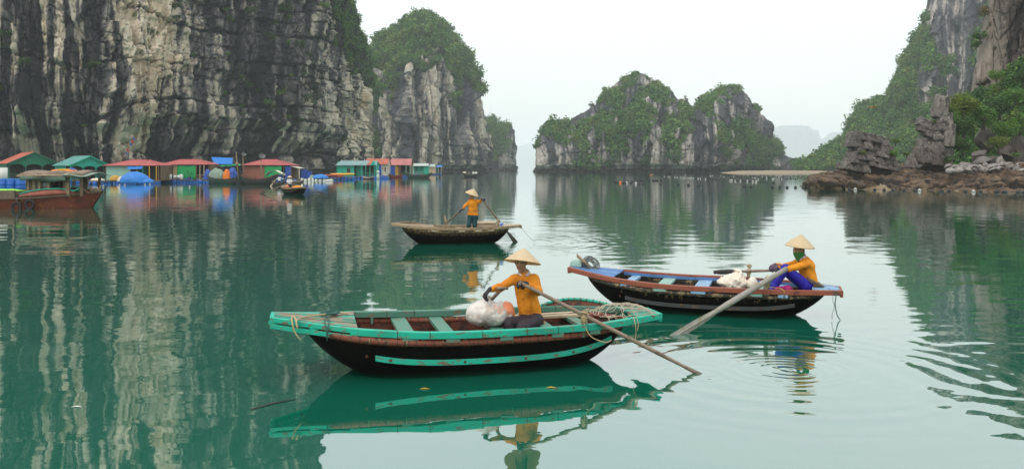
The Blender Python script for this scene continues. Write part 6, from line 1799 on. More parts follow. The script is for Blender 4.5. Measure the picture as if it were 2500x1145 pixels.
# bare wooden boat: hatch board, papers, trailing line
C_ = lambda t, f, dz=0.0: bp(BOAT_C, SH_C, t, f, dz)
q = MB(); q.box((0, 0, 0.06), (0.72, 0.5, 0.03)); q.box((0, -0.2, 0.0), (0.66, 0.05, 0.12)); q.box((-0.3, 0, 0), (0.05, 0.4, 0.12)); q.box((0.3, 0, 0), (0.05, 0.4, 0.12))
o = q.build('crate', WOOD_PALE, None, C_(0.46, 0.35, 0.04)); o.rotation_euler = (0.05, 0, 0.2); tag(o, 'low wooden crate behind the standing woman', 'crate')
q = MB(); q.box((0, 0, 0), (0.14, 0.10, 0.09)); q.box((0.02, 0, 0.05), (0.10, 0.08, 0.03)); o = q.build('packet', paint('blue_white_packet', (0.6, 0.65, 0.72), 0.5, 0.1, 5.0, wear=(0.05, 0.15, 0.5), wear_amt=0.5, wear_scale=9.0), None, C_(0.68, -0.6, 0.06), bevel=0.015); tag(o, 'blue and white packet on the stern of the bare wooden boat', 'packet')
strand('mooring_line', 'thin line trailing from the stern of the bare wooden boat', [C_(0.99, -0.9, -0.04), C_(1.06, -1.0, -0.25), C_(1.14, -1.2, -0.45), C_(1.22, -1.4, -0.58)], ROPE_D, 0.006)
print('boats', round(time.time() - T0, 1))
# ------------------------------------------------------------------ the floating village
RED_ROOF = paint('red_roof_sheet', (0.36, 0.075, 0.072), 0.6, 0.12, 1.2, dirt=(0.22, 0.06, 0.05), dirt_amt=0.3, stretch=(1, 0.3, 1), bmp=0.2)
RED_ROOF2 = paint('orange_red_roof_sheet', (0.42, 0.095, 0.055), 0.6, 0.12, 1.2, dirt=(0.24, 0.06, 0.04), dirt_amt=0.3, bmp=0.2)
PINK_ROOF = paint('faded_red_roof_sheet', (0.42, 0.15, 0.14), 0.6, 0.12, 1.2, dirt=(0.28, 0.08, 0.07), dirt_amt=0.3, bmp=0.2)
TEAL_ROOF = paint('teal_roof_sheet', (0.085, 0.26, 0.235), 0.55, 0.12, 1.2, dirt=(0.06, 0.17, 0.15), dirt_amt=0.3, bmp=0.2)
GREY_ROOF = paint('blue_grey_roof_sheet', (0.17, 0.28, 0.28), 0.55, 0.12, 1.2, dirt=(0.12, 0.17, 0.17), dirt_amt=0.3, bmp=0.2)
PALE_ROOF = paint('pale_roof_sheet', (0.42, 0.47, 0.44), 0.55, 0.12, 1.2, bmp=0.2)
GREENW = paint('green_boards', (0.008, 0.155, 0.085), 0.65, 0.2, 2.0, stretch=(6, 6, 0.4), dirt=(0.006, 0.09, 0.05), dirt_amt=0.4)
TEALW = paint('turquoise_boards', (0.010, 0.36, 0.25), 0.65, 0.15, 2.0, stretch=(6, 6, 0.4), dirt=(0.01, 0.22, 0.16), dirt_amt=0.3)
MINTW = paint('pale_mint_wall', (0.27, 0.45, 0.37), 0.7, 0.12, 1.0, dirt=(0.18, 0.32, 0.26), dirt_amt=0.3)
CREAMW = paint('cream_boards', (0.60, 0.44, 0.26), 0.7, 0.12, 2.0, stretch=(6, 6, 0.3))
BRICKW = paint('brick_red_boards', (0.30, 0.11, 0.075), 0.7, 0.15, 2.0, stretch=(6, 6, 0.3))
WHITEW = paint('whitewashed_boards', (0.55, 0.51, 0.44), 0.75, 0.15, 2.0, dirt=(0.33, 0.28, 0.22), dirt_amt=0.4)
YELLOWW = paint('yellow_boards', (0.60, 0.33, 0.03), 0.7, 0.15, 2.0)
BROWNW = paint('brown_boards', (0.16, 0.10, 0.06), 0.8, 0.25, 2.0, stretch=(5, 5, 0.4), dirt=(0.08, 0.05, 0.03), dirt_amt=0.4)
DARKIN = paint('dark_interior', (0.035, 0.032, 0.030), 0.9, 0.3, 2.0)  # near-black; on inner walls it paints the shade of open rooms
GREENT = paint('green_tarpaulin', (0.008, 0.30, 0.085), 0.45, 0.15, 1.0, bmp=0.5, bd=0.05)
BLUET = paint('blue_tarpaulin', (0.008, 0.16, 0.52), 0.45, 0.15, 1.0, bmp=0.5, bd=0.05)
BLUED = paint('dark_blue_tarpaulin', (0.012, 0.065, 0.34), 0.45, 0.2, 1.0, bmp=0.5, bd=0.05)
ORANGET = paint('orange_tarpaulin', (0.70, 0.17, 0.012), 0.5, 0.15, 1.0, bmp=0.5, bd=0.05)
GREYT = paint('grey_green_tarpaulin', (0.20, 0.27, 0.21), 0.55, 0.2, 1.0, bmp=0.5, bd=0.05)
OCHRET = paint('ochre_net', (0.42, 0.25, 0.04), 0.8, 0.2, 2.0, bmp=0.6, bd=0.05)
CREAMT = paint('cream_tarpaulin', (0.62, 0.54, 0.42), 0.6, 0.15, 1.0, bmp=0.5, bd=0.05)
BARREL_B = paint('blue_barrel', (0.010, 0.11, 0.42), 0.4, 0.2, 2.0)
PLANKW = paint('raft_planks', (0.16, 0.12, 0.085), 0.85, 0.3, 2.0, dirt=(0.07, 0.05, 0.04), dirt_amt=0.4)
FOAMW = paint('white_float', (0.66, 0.65, 0.60), 0.6, 0.15, 2.0)
STEELW = paint('yellow_post', (0.55, 0.33, 0.03), 0.6, 0.15, 2.0)

def sheet(b, quad, n=(10, 6), wob=0.0, thick=0.03, seed=0, ribs=0):
    """a rectangular sheet through 4 corners (a b c d), gently uneven, with thickness"""
    a, b_, c, d = (np.array(q, float) for q in quad)
    nrm = np.cross(b_ - a, d - a); nrm = nrm / np.linalg.norm(nrm)
    rg = np.random.default_rng(seed)
    P = np.zeros((n[0] + 1, n[1] + 1, 3))
    for i in range(n[0] + 1):
        for j in range(n[1] + 1):
            u, v = i / n[0], j / n[1]
            P[i, j] = (a * (1 - u) + b_ * u) * (1 - v) + (d * (1 - u) + c * u) * v + nrm * ((rg.random() - 0.5) * wob + (ribs * (i % 2)))
    b.grid(P, smooth=not ribs); b.grid(P - nrm * thick, smooth=not ribs, flip=True)
    e = [P[:, 0], P[:, -1], P[0], P[-1]]
    for r in e:
        Q = np.stack([r, r - nrm * thick], 1); b.grid(Q, smooth=False)
    return b

def rails(root, x0, x1, y, z0, hgt, m, n=9, along='x', yfix=None):
    b = MB()
    pt = (lambda t, z: (x0 + (x1 - x0) * t, y, z)) if along == 'x' else (lambda t, z: (yfix, x0 + (x1 - x0) * t, z))
    b.bar(pt(0, z0 + hgt), pt(1, z0 + hgt), 0.06, 0.05); b.bar(pt(0, z0 + 0.12), pt(1, z0 + 0.12), 0.05, 0.04)
    rr = b.build('railing', m, root)
    for i in range(n):
        k = MB(); k.bar(pt((i + 0.5) / n, z0 + 0.14), pt((i + 0.5) / n, z0 + hgt - 0.02), 0.04, 0.04); k.build('baluster', m, rr)

def window(root, x, y, z, w, h, mframe, mpane=None, bars=True, ang=0.0):
    f = MB()
    for dx in (-w / 2, w / 2): f.box((dx, 0, 0), (0.07, 0.08, h + 0.07))
    for dz in (-h / 2, h / 2): f.box((0, 0, dz), (w - 0.07, 0.08, 0.07))
    if bars: f.box((0, 0, 0), (0.05, 0.07, h - 0.08)); f.box((w * 0.25, 0.0, 0), (w * 0.5 - 0.06, 0.06, 0.05)); f.box((-w * 0.25, 0.0, 0), (w * 0.5 - 0.06, 0.06, 0.05))
    o = f.build('window', mframe, root); o.location = (x, y, z); o.rotation_euler = (0, 0, ang)
    p = MB(); p.box((0, 0.03, 0), (w, 0.02, h)); p.build('pane', mpane or DARKIN, o)
    return o

def floats_under(root, x0, x1, y, n, m=BARREL_B, z=0.16, r=0.29):
    for i in range(n):
        x = x0 + (x1 - x0) * (i + 0.5) / n
        b = MB(); b.lathe([(0.0, -0.45), (r * 0.92, -0.45), (r, -0.38), (r, -0.13), (r * 1.05, -0.11), (r, -0.09), (r, 0.1), (r * 1.05, 0.12), (r, 0.14), (r, 0.38), (r * 0.92, 0.45), (0.0, 0.45)], (0, 0, 0), 14)
        o = b.build('float_barrel', m, root); o.location = (x, y, z)
        o.rotation_euler = (random.choice((0, R(90))), R(90) * (i % 2), 0) if i % 3 else (0, 0, 0)

def raft(root, x0, x1, y0, y1, z=0.5, n=None, m=None):
    n = n or max(4, int((x1 - x0) / 0.9))
    b = MB(); b.box(((x0 + x1) / 2, (y0 + y1) / 2, z - 0.12), (x1 - x0, 0.14, 0.12)); b.box(((x0 + x1) / 2, y0 + 0.1, z - 0.12), (x1 - x0, 0.12, 0.12)); b.box(((x0 + x1) / 2, y1 - 0.1, z - 0.12), (x1 - x0, 0.12, 0.12))
    b.build('raft_beam', PLANKW, root)
    for i in range(n):
        w = (x1 - x0) / n
        k = MB(); k.box((x0 + w * (i + 0.5), (y0 + y1) / 2, z - 0.03 + 0.008 * (i % 3)), (w * 0.94, y1 - y0 + random.uniform(-0.2, 0.2), 0.05)); k.build('plank', m or PLANKW, root)

def hip_roof(root, x0, x1, y0, y1, ze, zr, r0, r1, m, over=0.0):
    b = MB()
    ym = (y0 + y1) / 2
    e = [(x0, y0, ze), (x1, y0, ze), (x1, y1, ze), (x0, y1, ze)]
    A, B_ = (r0, ym, zr), (r1, ym, zr)
    for q, nn in (([e[0], e[1], B_, A], 16), ([e[2], e[3], A, B_], 16), ([e[1], e[2], B_, B_], 8), ([e[3], e[0], A, A], 8)):
        sheet(b, q, (nn, 2), 0, 0.05, 1, 0.018) if q[2] != q[3] else b.add([q[0], q[1], q[2]], [(0, 1, 2)])
    ro = b.build('roof', m, root)
    k = MB(); k.tube([(r0, ym, zr + 0.02), (r1, ym, zr + 0.02)], 0.07, 6)
    for c_, t in ((0, A), (1, B_)): k.tube([(e[c_][0], e[c_][1], ze + 0.03), (t[0], t[1], t[2] + 0.02)], 0.05, 6)
    k.build('ridge_cap', m, ro)
    return ro

def cloth_panel(root, name, x0, x1, y, z0, z1, m, seed=0, fold=0.10, n=16, label=None):
    rg = np.random.default_rng(seed); P = np.zeros((n + 1, 9, 3))
    for i in range(n + 1):
        for j in range(9):
            t, v = i / n, j / 8
            P[i, j] = (x0 + (x1 - x0) * t, y - fold * (0.5 + 0.5 * math.sin(t * 9 + seed) * (1 - 0.4 * v)) - 0.25 * fold * rg.random(), z1 + (z0 - z1) * v - 0.12 * math.sin(math.pi * t) * (v == 0))
    b = MB(); b.grid(P); o = b.build(name, m, root); o.modifiers.new('thick', 'SOLIDIFY').thickness = 0.02
    if label: o['label'] = label
    return o

def front_house(label, px0, px1, d, wpy, eave, ridge, rx0, rx1, roof_m, spans, depth=5.0, base=None, over=4, posts=(), post_m=None, floats=8, raft_px=None):
    """house whose long side faces the bay. spans: (px0, px1, kind, material)"""
    u = d / FPX; cx = (px0 + px1) / 2
    C = wpt(cx, wpy, d); C.z = 0
    root = empty('floating_house', C, 0, label, 'house', 'floating houses under the cliff')
    X = lambda px: (px - cx) * u
    zd = 0.5
    ze, zr = wz(eave, d), wz(ridge, d + depth / 2)
    rp = raft_px or (px0 - 3, px1 + 3)
    raft(root, X(rp[0]), X(rp[1]), -1.6, depth, zd)
    floats_under(root, X(rp[0]) + 0.2, X(rp[1]) - 0.2, -1.25, floats)
    hip_roof(root, X(px0 - over * 0.5), X(px1 + over * 0.5), -0.5, depth + 0.4, ze, zr, X(rx0), X(rx1), roof_m)
    for c_, sz in (((0, depth - 0.05, (zd + ze) / 2), (X(px1) - X(px0), 0.1, ze - zd - 0.06)), ((X(px0) + 0.05, depth / 2, (zd + ze) / 2), (0.1, depth - 0.2, ze - zd - 0.06)), ((X(px1) - 0.05, depth / 2, (zd + ze) / 2), (0.1, depth - 0.2, ze - zd - 0.06))):
        b = MB(); b.box(c_, sz); b.build('wall', BROWNW, root)
    for (a, e, kind, m) in spans:
        x0, x1 = X(a) + 0.02, X(e) - 0.02
        if kind == 'wall':
            n = max(1, int((x1 - x0) / 0.55))
            for i in range(n):
                k = MB(); w = (x1 - x0) / n
                k.box((x0 + w * (i + 0.5), 0.05 + 0.008 * (i % 2), (zd + ze) / 2), (w * 0.985, 0.06, ze - zd - 0.06)); k.build('panel', m, root)
        elif kind == 'cloth':
            cloth_panel(root, 'curtain', x0, x1, -0.15, zd + 0.05, ze - 0.08, m, int(a))
        elif kind == 'door':
            k = MB(); k.box(((x0 + x1) / 2, 0.05, zd + 0.95), (x1 - x0, 0.06, 1.9)); k.build('door', m, root)
        elif kind == 'win':
            zc = (zd + ze) / 2 + 0.15; window(root, (x0 + x1) / 2, -0.02, zc, x1 - x0, 0.9, BROWNW)
        elif kind == 'rail':
            rails(root, x0, x1, -0.3, zd, 0.8, m, max(4, int((x1 - x0) / 0.3)))
        elif kind == 'inner':
            k = MB(); k.box(((x0 + x1) / 2, 1.6, (zd + ze) / 2), (x1 - x0, 0.06, ze - zd - 0.1)); k.build('inner_wall', m, root)
    for (p, m) in posts:
        k = MB(); k.bar((X(p), -0.35, zd), (X(p), -0.35, ze - 0.03), 0.11, 0.11, up=(1, 0, 0)); k.build('post', m, root)
    return root, X, u, zd

def gable_house(label, c, rot, w, l, zd, ze, zr, roof_m, wall_m, trim_m, arches=3, porch=2.0, floats=5, side_win=0, over=0.35, raft_ext=0.8):
    """ridge runs along local +Y, the gable with its arched porch faces local -Y"""
    root = empty('floating_house', c, rot, label, 'house', 'floating houses under the cliff')
    raft(root, -w / 2 - raft_ext, w / 2 + raft_ext, -raft_ext, l + 0.4, zd)
    floats_under(root, -w / 2 - raft_ext, w / 2 + raft_ext, -raft_ext + 0.3, floats)
    b = MB()
    for s in (-1, 1):
        a = (s * (w / 2 + over), -over, ze - over * (zr - ze) / (w / 2)); e = (s * (w / 2 + over), l + over, a[2])
        q = [a, e, (0, l + over, zr), (0, -over, zr)]
        sheet(b, q if s < 0 else [q[1], q[0], q[3], q[2]], (18, 2), 0, 0.05, 1, 0.02)
    ro = b.build('roof', roof_m, root)
    k = MB(); k.tube([(0, -over - 0.02, zr + 0.03), (0, l + over, zr + 0.03)], 0.08, 6); k.build('ridge_cap', roof_m, ro)
    for s in (-1, 1):
        k = MB(); k.bar((s * (w / 2 + over), -over - 0.03, ze - over * (zr - ze) / (w / 2) - 0.05), (0, -over - 0.03, zr - 0.05), 0.05, 0.16); k.build('barge_board', trim_m, ro)
    for s in (-1, 1):
        n = max(3, int((l - porch) / 0.6))
        for i in range(n):
            ww = (l - porch) / n
            k = MB(); k.box((s * (w / 2 - 0.05), porch + ww * (i + 0.5), (zd + ze) / 2), (0.06, ww * 0.98, ze - zd)); k.build('panel', wall_m, root)
        if s < 0:
            for i in range(side_win): window(root, -w / 2 - 0.02, porch + (l - porch) * (i + 0.7) / (side_win + 0.4), (zd + ze) / 2 + 0.1, 0.8, 1.0, trim_m, ang=R(90))
    b = MB(); b.box((0, porch, (zd + ze) / 2), (w - 0.2, 0.08, ze - zd)); b.build('wall', DARKIN, root)  # porch shade put into the back wall's colour
    b = MB(); b.box((0, l, (zd + ze) / 2), (w - 0.1, 0.08, ze - zd)); b.build('wall', wall_m, root)
    k = MB(); k.box((w * 0.12, porch - 0.06, zd + 0.95), (0.8, 0.05, 1.9)); k.build('door', DARKIN, root)
    # gable front with arches
    P = []; n = 60
    for i in range(n + 1):
        x = -w / 2 + w * i / n
        top = ze + (zr - ze) * (1 - abs(x) / (w / 2)) - 0.06
        t = (i / n * arches) % 1.0
        bot = zd + (ze - zd) * 0.68 + (ze - zd) * 0.24 * math.sqrt(max(0, 1 - (2 * t - 1) ** 2))
        P.append([(x, 0, bot), (x, 0, max(top, bot + 0.05))])
    b = MB(); b.grid(np.array(P), smooth=False); g = b.build('gable', wall_m, root); g.modifiers.new('thick', 'SOLIDIFY').thickness = 0.1
    for i in range(arches + 1):
        x = -w / 2 + 0.06 + (w - 0.12) * i / arches
        k = MB(); k.bar((x, 0.0, zd), (x, 0.0, zd + (ze - zd) * 0.72), 0.13, 0.13, up=(1, 0, 0)); k.build('post', trim_m, root)
    for i in range(arches):
        if i == 1: continue
        rails(root, -w / 2 + w * i / arches + 0.12, -w / 2 + w * (i + 1) / arches - 0.12, 0.0, zd, 0.85, trim_m, 6)
    rails(root, 0.1, porch, 0, zd, 0.85, trim_m, 6, 'y', -w / 2 + 0.06)
    return root

def heap(name, label, c, r, m, seed, cat, rough=0.06, h=None, extra=()):
    h = h or max(r) / 22
    F = Field((-r[0] * 1.6, -r[1] * 1.6, -0.1), (r[0] * 1.6, r[1] * 1.6, r[2] * 1.6), h)
    F.ell((0, 0, 0), r, None, 0.0)
    for q, rr in extra: F.ell(q, rr, None, 0.12)
    F.rough(rough, max(r) * 0.35, seed, 3); F.rough(rough * 0.5, max(r) * 0.1, seed + 1, 2)
    F.cut((0, 0, 0.0), (0, 0, -1))
    o = F.build(name, m); o.location = c
    return tag(o, label, cat)
def barrel_thing(label, c, m, group=None, sc=1.0, lie=False, name='barrel'):
    b = MB(); r = 0.29
    b.lathe([(0.0, -0.45), (r * 0.92, -0.45), (r, -0.38), (r, -0.13), (r * 1.05, -0.11), (r, -0.09), (r, 0.1), (r * 1.05, 0.12), (r, 0.14), (r, 0.38), (r * 0.92, 0.45), (0.1, 0.45), (0.1, 0.47), (0.0, 0.47)], (0, 0, 0), 16)
    o = b.build(name, m); o.location = c; o.scale = (sc, sc, sc)
    if lie: o.rotation_euler = (0, R(90), random.uniform(0, 3))
    return tag(o, label, 'barrel', group)

# -- the two arched green houses on the left
gable_house('dark green house with orange red roof and arched porch at the left edge', (wx(83, 139), 139, 0), R(38), 7.4, 16, 0.6, 3.35, 5.15, RED_ROOF2, GREENW, GREENW, 3, 2.6, 6)
gable_house('turquoise house with teal roof and three arches right of the dark green house', (wx(219, 136), 136, 0), R(46), 6.0, 7.6, 0.55, 3.0, 4.45, TEAL_ROOF, TEALW, TEALW, 3, 2.2, 6)
# -- mint house with red hip roof
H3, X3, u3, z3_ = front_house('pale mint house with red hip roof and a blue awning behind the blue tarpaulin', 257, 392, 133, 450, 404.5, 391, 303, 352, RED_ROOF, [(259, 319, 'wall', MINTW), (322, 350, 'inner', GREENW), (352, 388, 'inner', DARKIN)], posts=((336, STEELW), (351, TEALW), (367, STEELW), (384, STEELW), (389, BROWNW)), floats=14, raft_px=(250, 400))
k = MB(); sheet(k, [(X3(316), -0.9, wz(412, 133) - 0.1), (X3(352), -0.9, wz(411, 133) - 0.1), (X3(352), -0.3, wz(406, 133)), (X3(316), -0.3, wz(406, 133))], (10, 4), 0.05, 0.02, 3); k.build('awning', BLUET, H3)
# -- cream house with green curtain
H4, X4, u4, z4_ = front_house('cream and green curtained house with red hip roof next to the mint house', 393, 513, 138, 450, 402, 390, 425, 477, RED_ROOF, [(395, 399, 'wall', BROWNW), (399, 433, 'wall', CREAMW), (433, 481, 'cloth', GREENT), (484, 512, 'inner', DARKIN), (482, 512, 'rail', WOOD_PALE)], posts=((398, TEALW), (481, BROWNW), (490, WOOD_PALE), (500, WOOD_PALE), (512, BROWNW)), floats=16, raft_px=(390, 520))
# -- shed with the blue sloping roof
def blue_shed():
    d = 143; u = d / FPX; C = Vector((wx(530, d), d, 0)); root = empty('floating_shed', C, 0, 'brown shed with a sloping bright blue roof behind the heaped boat', 'shed')
    X = lambda p: (p - 530) * u
    raft(root, X(490), X(575), -1, 4, 0.5)
    floats_under(root, X(490), X(575), -0.8, 6)
    k = MB(); sheet(k, [(X(528), -0.8, wz(400.5, d)), (X(571), -0.8, wz(401.5, d)), (X(548), 4.2, wz(386, d + 4)), (X(494), 4.2, wz(384, d + 4))], (16, 4), 0.02, 0.04, 2, 0.02); k.build('roof', BLUET, root)
    for i in range(7):
        x = X(488 + 7 * i); k = MB(); k.box((x, 2.0, (0.5 + 3.0) / 2 - 0.06 * i), (6.6 * u, 0.06, 2.5 - 0.12 * i)); k.build('panel', BROWNW, root)
    for p in (492, 530, 568):
        k = MB(); k.bar((X(p), -0.7, 0.5), (X(p), -0.7, 2.9 if p > 495 else 2.6), 0.1, 0.1, up=(1, 0, 0)); k.build('post', BROWNW, root)
    k = MB(); sheet(k, [(X(484), -1.6, wz(409, d)), (X(590), -1.4, wz(404, d)), (X(590), 0.2, wz(401, d)), (X(500), 0.2, wz(404, d))], (14, 4), 0.22, 0.02, 4); k.build('awning', GREENT, root)
blue_shed()
# -- brick red house with green and blue curtains
H6, X6, u6, z6_ = front_house('brick red house with red hip roof hung with green and blue curtains', 592, 713, 150, 447, 403.5, 390, 632, 668, RED_ROOF, [(594, 646, 'wall', BRICKW), (646, 689, 'cloth', GREENT), (696, 712, 'cloth', BLUED), (688, 696, 'inner', DARKIN)], posts=((595, BROWNW), (694, BROWNW), (712, BROWNW)), floats=12, raft_px=(590, 735))
k = MB(); sheet(k, [(X6(712), -0.8, wz(406, 150)), (X6(733), -0.8, wz(411, 150)), (X6(733), 3.5, wz(411, 150)), (X6(712), 3.5, wz(406, 150))], (6, 4), 0.03, 0.05, 6); k.build('lean_to_roof', WHITEW, H6)
for p in (733,):
    k = MB(); k.bar((X6(p), -0.7, 0.5), (X6(p), -0.7, wz(411.5, 150)), 0.12, 0.12, up=(1, 0, 0)); k.build('post', WHITEW, H6)
# -- turquoise house with the grey roof, further on
d7 = 190
def long_house(label, px0, px1, d, eave, ridge, roof_m, spans, posts, depth=4.5, floats=10, gable_m=None, raft_px=None):
    u = d / FPX; cx = (px0 + px1) / 2; C = Vector((wx(cx, d), d, 0)); root = empty('floating_house', C, 0, label, 'house', 'floating houses under the cliff')
    X = lambda p: (p - cx) * u; zd = 0.5; ze, zr = wz(eave, d), wz(ridge, d + depth / 2)
    rp = raft_px or (px0 - 2, px1 + 2)
    raft(root, X(rp[0]), X(rp[1]), -1.5, depth, zd); floats_under(root, X(rp[0]), X(rp[1]), -1.2, floats)
    b = MB(); x0, x1 = X(px0), X(px1)
    sheet(b, [(x0 - 0.2, -0.6, ze - 0.05), (x1 + 0.2, -0.6, ze - 0.05), (x1, depth / 2, zr), (x0 + 0.6, depth / 2, zr)], (24, 2), 0, 0.05, 1, 0.02); sheet(b, [(x1 + 0.2, depth + 0.4, ze), (x0 - 0.2, depth + 0.4, ze), (x0 + 0.6, depth / 2, zr), (x1, depth / 2, zr)], (24, 2), 0, 0.05, 1, 0.02)
    b.build('roof', roof_m, root)
    for s, xx in ((0, x0 + 0.05), (1, x1 - 0.05)):
        k = MB(); k.add([(xx, 0, zd), (xx, depth, zd), (xx, depth, ze), (xx, depth / 2, zr - 0.06), (xx, 0, ze)], [(0, 1, 2, 3, 4)]); o = k.build('end_wall', gable_m or spans[0][3], root); o.modifiers.new('thick', 'SOLIDIFY').thickness = 0.06
    k = MB(); k.box((0, depth - 0.05, (zd + ze) / 2), (x1 - x0 - 0.2, 0.08, ze - zd)); k.build('wall', BROWNW, root)
    for (a, e, kind, m) in spans:
        p0, p1 = X(a) + 0.02, X(e) - 0.02
        if kind == 'wall':
            n = max(1, int((p1 - p0) / 0.7)); w = (p1 - p0) / n
            for i in range(n):
                k = MB(); k.box((p0 + w * (i + 0.5), 0.05 + 0.008 * (i % 2), (zd + ze) / 2), (w * 0.985, 0.06, ze - zd - 0.05)); k.build('panel', m, root)
        elif kind == 'win': window(root, (p0 + p1) / 2, -0.02, (zd + ze) / 2 + 0.1, p1 - p0, 1.0, BROWNW)
        elif kind == 'cloth': cloth_panel(root, 'curtain', p0, p1, -0.15, zd + 0.05, ze - 0.08, m, int(a))
        elif kind == 'rail': rails(root, p0, p1, -0.5, zd, 0.8, m, max(4, int((p1 - p0) / 0.35)))
        elif kind == 'inner':
            k = MB(); k.box(((p0 + p1) / 2, 1.4, (zd + ze) / 2), (p1 - p0, 0.06, ze - zd - 0.1)); k.build('inner_wall', m, root)
    for p, m in posts:
        k = MB(); k.bar((X(p), -0.5, zd), (X(p), -0.5, ze - 0.08), 0.12, 0.12, up=(1, 0, 0)); k.build('post', m, root)
    return root, X
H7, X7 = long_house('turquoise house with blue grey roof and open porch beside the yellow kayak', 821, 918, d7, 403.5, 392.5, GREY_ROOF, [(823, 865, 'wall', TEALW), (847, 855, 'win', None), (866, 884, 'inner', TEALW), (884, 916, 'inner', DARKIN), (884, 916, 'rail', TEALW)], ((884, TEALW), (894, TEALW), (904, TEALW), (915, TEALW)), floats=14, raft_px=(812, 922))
k = MB(); u = d7 / FPX
k.add([(X7(905), -0.75, wz(404, d7)), (X7(918), -0.75, wz(404, d7)), (X7(911.5), -0.75, wz(393, d7)), (X7(905), 0.8, wz(404, d7)), (X7(918), 0.8, wz(404, d7)), (X7(911.5), 2.0, wz(393, d7))], [(0, 1, 2), (3, 5, 4), (0, 2, 5, 3), (1, 4, 5, 2)])
k.build('gable', TEALW, H7)
k = MB(); sheet(k, [(X7(896), -0.72, wz(403.0, d7)), (X7(906), -0.72, wz(403.0, d7)), (X7(911), 2.1, wz(392, d7 + 2)), (X7(900), 2.1, wz(392, d7 + 2))], (6, 2), 0, 0.05, 1, 0.02); k.build('roof_patch', RED_ROOF2, H7)
long_house('whitewashed house with red roof between the turquoise house and the faded red roof', 886, 947, 206, 401, 388, RED_ROOF2, [(918, 932, 'cloth', BLUED), (933, 947, 'wall', WHITEW), (939, 942, 'win', None), (888, 917, 'inner', BRICKW)], ((918, YELLOWW), (933, WHITEW)), floats=8, gable_m=WHITEW)
long_house('open house with faded red roof, dark blue curtain and yellow post', 947, 1003, 216, 403, 388, PINK_ROOF, [(949, 966, 'cloth', BLUED), (966, 972, 'wall', YELLOWW), (972, 978, 'wall', BROWNW), (979, 1002, 'inner', DARKIN), (982, 1002, 'rail', TEALW)], ((966, YELLOWW), (978, BROWNW), (992, MINTW), (1002, MINTW)), floats=9, gable_m=BROWNW)
long_house('low turquoise house with whitish roof past the faded red roof', 1000, 1045, 245, 405, 399.5, PALE_ROOF, [(1002, 1012, 'wall', MINTW), (1012, 1034, 'inner', TEALW), (1034, 1045, 'wall', TEALW), (1012, 1034, 'rail', WHITEW)], ((1012, TEALW), (1023, TEALW)), floats=7, gable_m=TEALW)
long_house('small cream house with pale green roof near the far end of the row', 1036, 1061, 290, 407, 401.5, PALE_ROOF, [(1036, 1046, 'wall', TEALW), (1046, 1060, 'wall', CREAMW)], ((1061, WHITEW),), floats=4, gable_m=CREAMW)
long_house('tiny last hut with blue roof at the far end of the row', 1064, 1078, 305, 408, 403.5, BLUET, [(1065, 1070, 'inner', TEALW), (1070, 1077, 'inner', DARKIN)], ((1064, WHITEW), (1071, WHITEW), (1077, WHITEW)), floats=3, gable_m=BROWNW)

# -- heaps, tarpaulins and gear on the rafts
heap('tarpaulin_heap', 'big bright blue tarpaulin draped over a heap in front of the mint house', (wx(330, 126), 126, 0.15), (2.25, 1.5, 1.75), BLUET, 5, 'tarpaulin', 0.10, 0.11, (((1.5, 0, 0.1), (1.3, 1.0, 0.7)), ((-1.2, 0, 0.2), (1.1, 1.0, 1.1))))
heap('net_heap', 'ochre fishing net piled left of the blue tarpaulin', (wx(281, 128), 128, 0.5), (0.85, 0.8, 0.85), OCHRET, 7, 'fishing net', 0.08, 0.07)
heap('net_heap', 'straw coloured net pile on the raft between turquoise house and ochre net', (wx(238, 130), 130, 0.45), (1.1, 0.8, 0.45), CREAMT, 9, 'fishing net', 0.08, 0.08)
heap('tarpaulin_heap', 'small cream cover between ochre net and blue tarpaulin', (wx(297, 127.5), 127.5, 0.4), (0.6, 0.6, 0.75), CREAMT, 12, 'tarpaulin', 0.06, 0.06)
for px, py, m, lab in ((404, 433, BARREL_B, 'leaning dark blue drum at the left end of the white cans'), (413, 433, FOAMW, 'tall white can beside the dark blue drum'), (416, 436, FOAMW, 'white can in front of the tall white can'), (427, 437, FOAMW, 'low white can in the middle of the row'), (436, 437, FOAMW, 'white can before the edge of the green curtain'), (443, 438, FOAMW, 'last white can against the green curtain')):
    d = 136.8; o = barrel_thing(lab, (wx(px, d), d, 0.5 + 0.5), m, None, 1.1 if m != FOAMW else 0.95, py == 437, 'drum' if m == BARREL_B else 'water_can')
def pot_plant():
    d = 137; c = (wx(462, d), d, 0.5); root = empty('potted_plant', c, 0, 'potted palm like plant in a dark tub in front of the green curtain', 'plant')
    b = MB(); b.lathe([(0.0, 0.0), (0.26, 0.0), (0.34, 0.5), (0.30, 0.5), (0.28, 0.42), (0.0, 0.42)], seg=14); b.build('pot', paint('dark_blue_tub', (0.02, 0.03, 0.08), 0.5), root)
    for s, a in enumerate((0.3, 2.2, 4.1)):
        k = MB(); tip = Vector((0.38 * math.cos(a), 0.2 * math.sin(a), 1.0 + 0.2 * s)); k.tube([(0, 0, 0.4), tip * 0.5 + Vector((0, 0, 0.25)), tip], 0.03, 6)
        for j in range(9):
            b_ = j * 0.7; e = tip + Vector((0.28 * math.cos(b_), 0.28 * math.sin(b_), 0.06)); mid = (tip + e) / 2 + Vector((0, 0, 0.09)); sd = Vector((-math.sin(b_), math.cos(b_), 0)) * 0.045
            k.add([tuple(tip), tuple(mid + sd), tuple(e - Vector((0, 0, 0.1))), tuple(mid - sd)], [(0, 1, 2, 3)])
        k.build('stem', LEAF_DARK, root)
pot_plant()
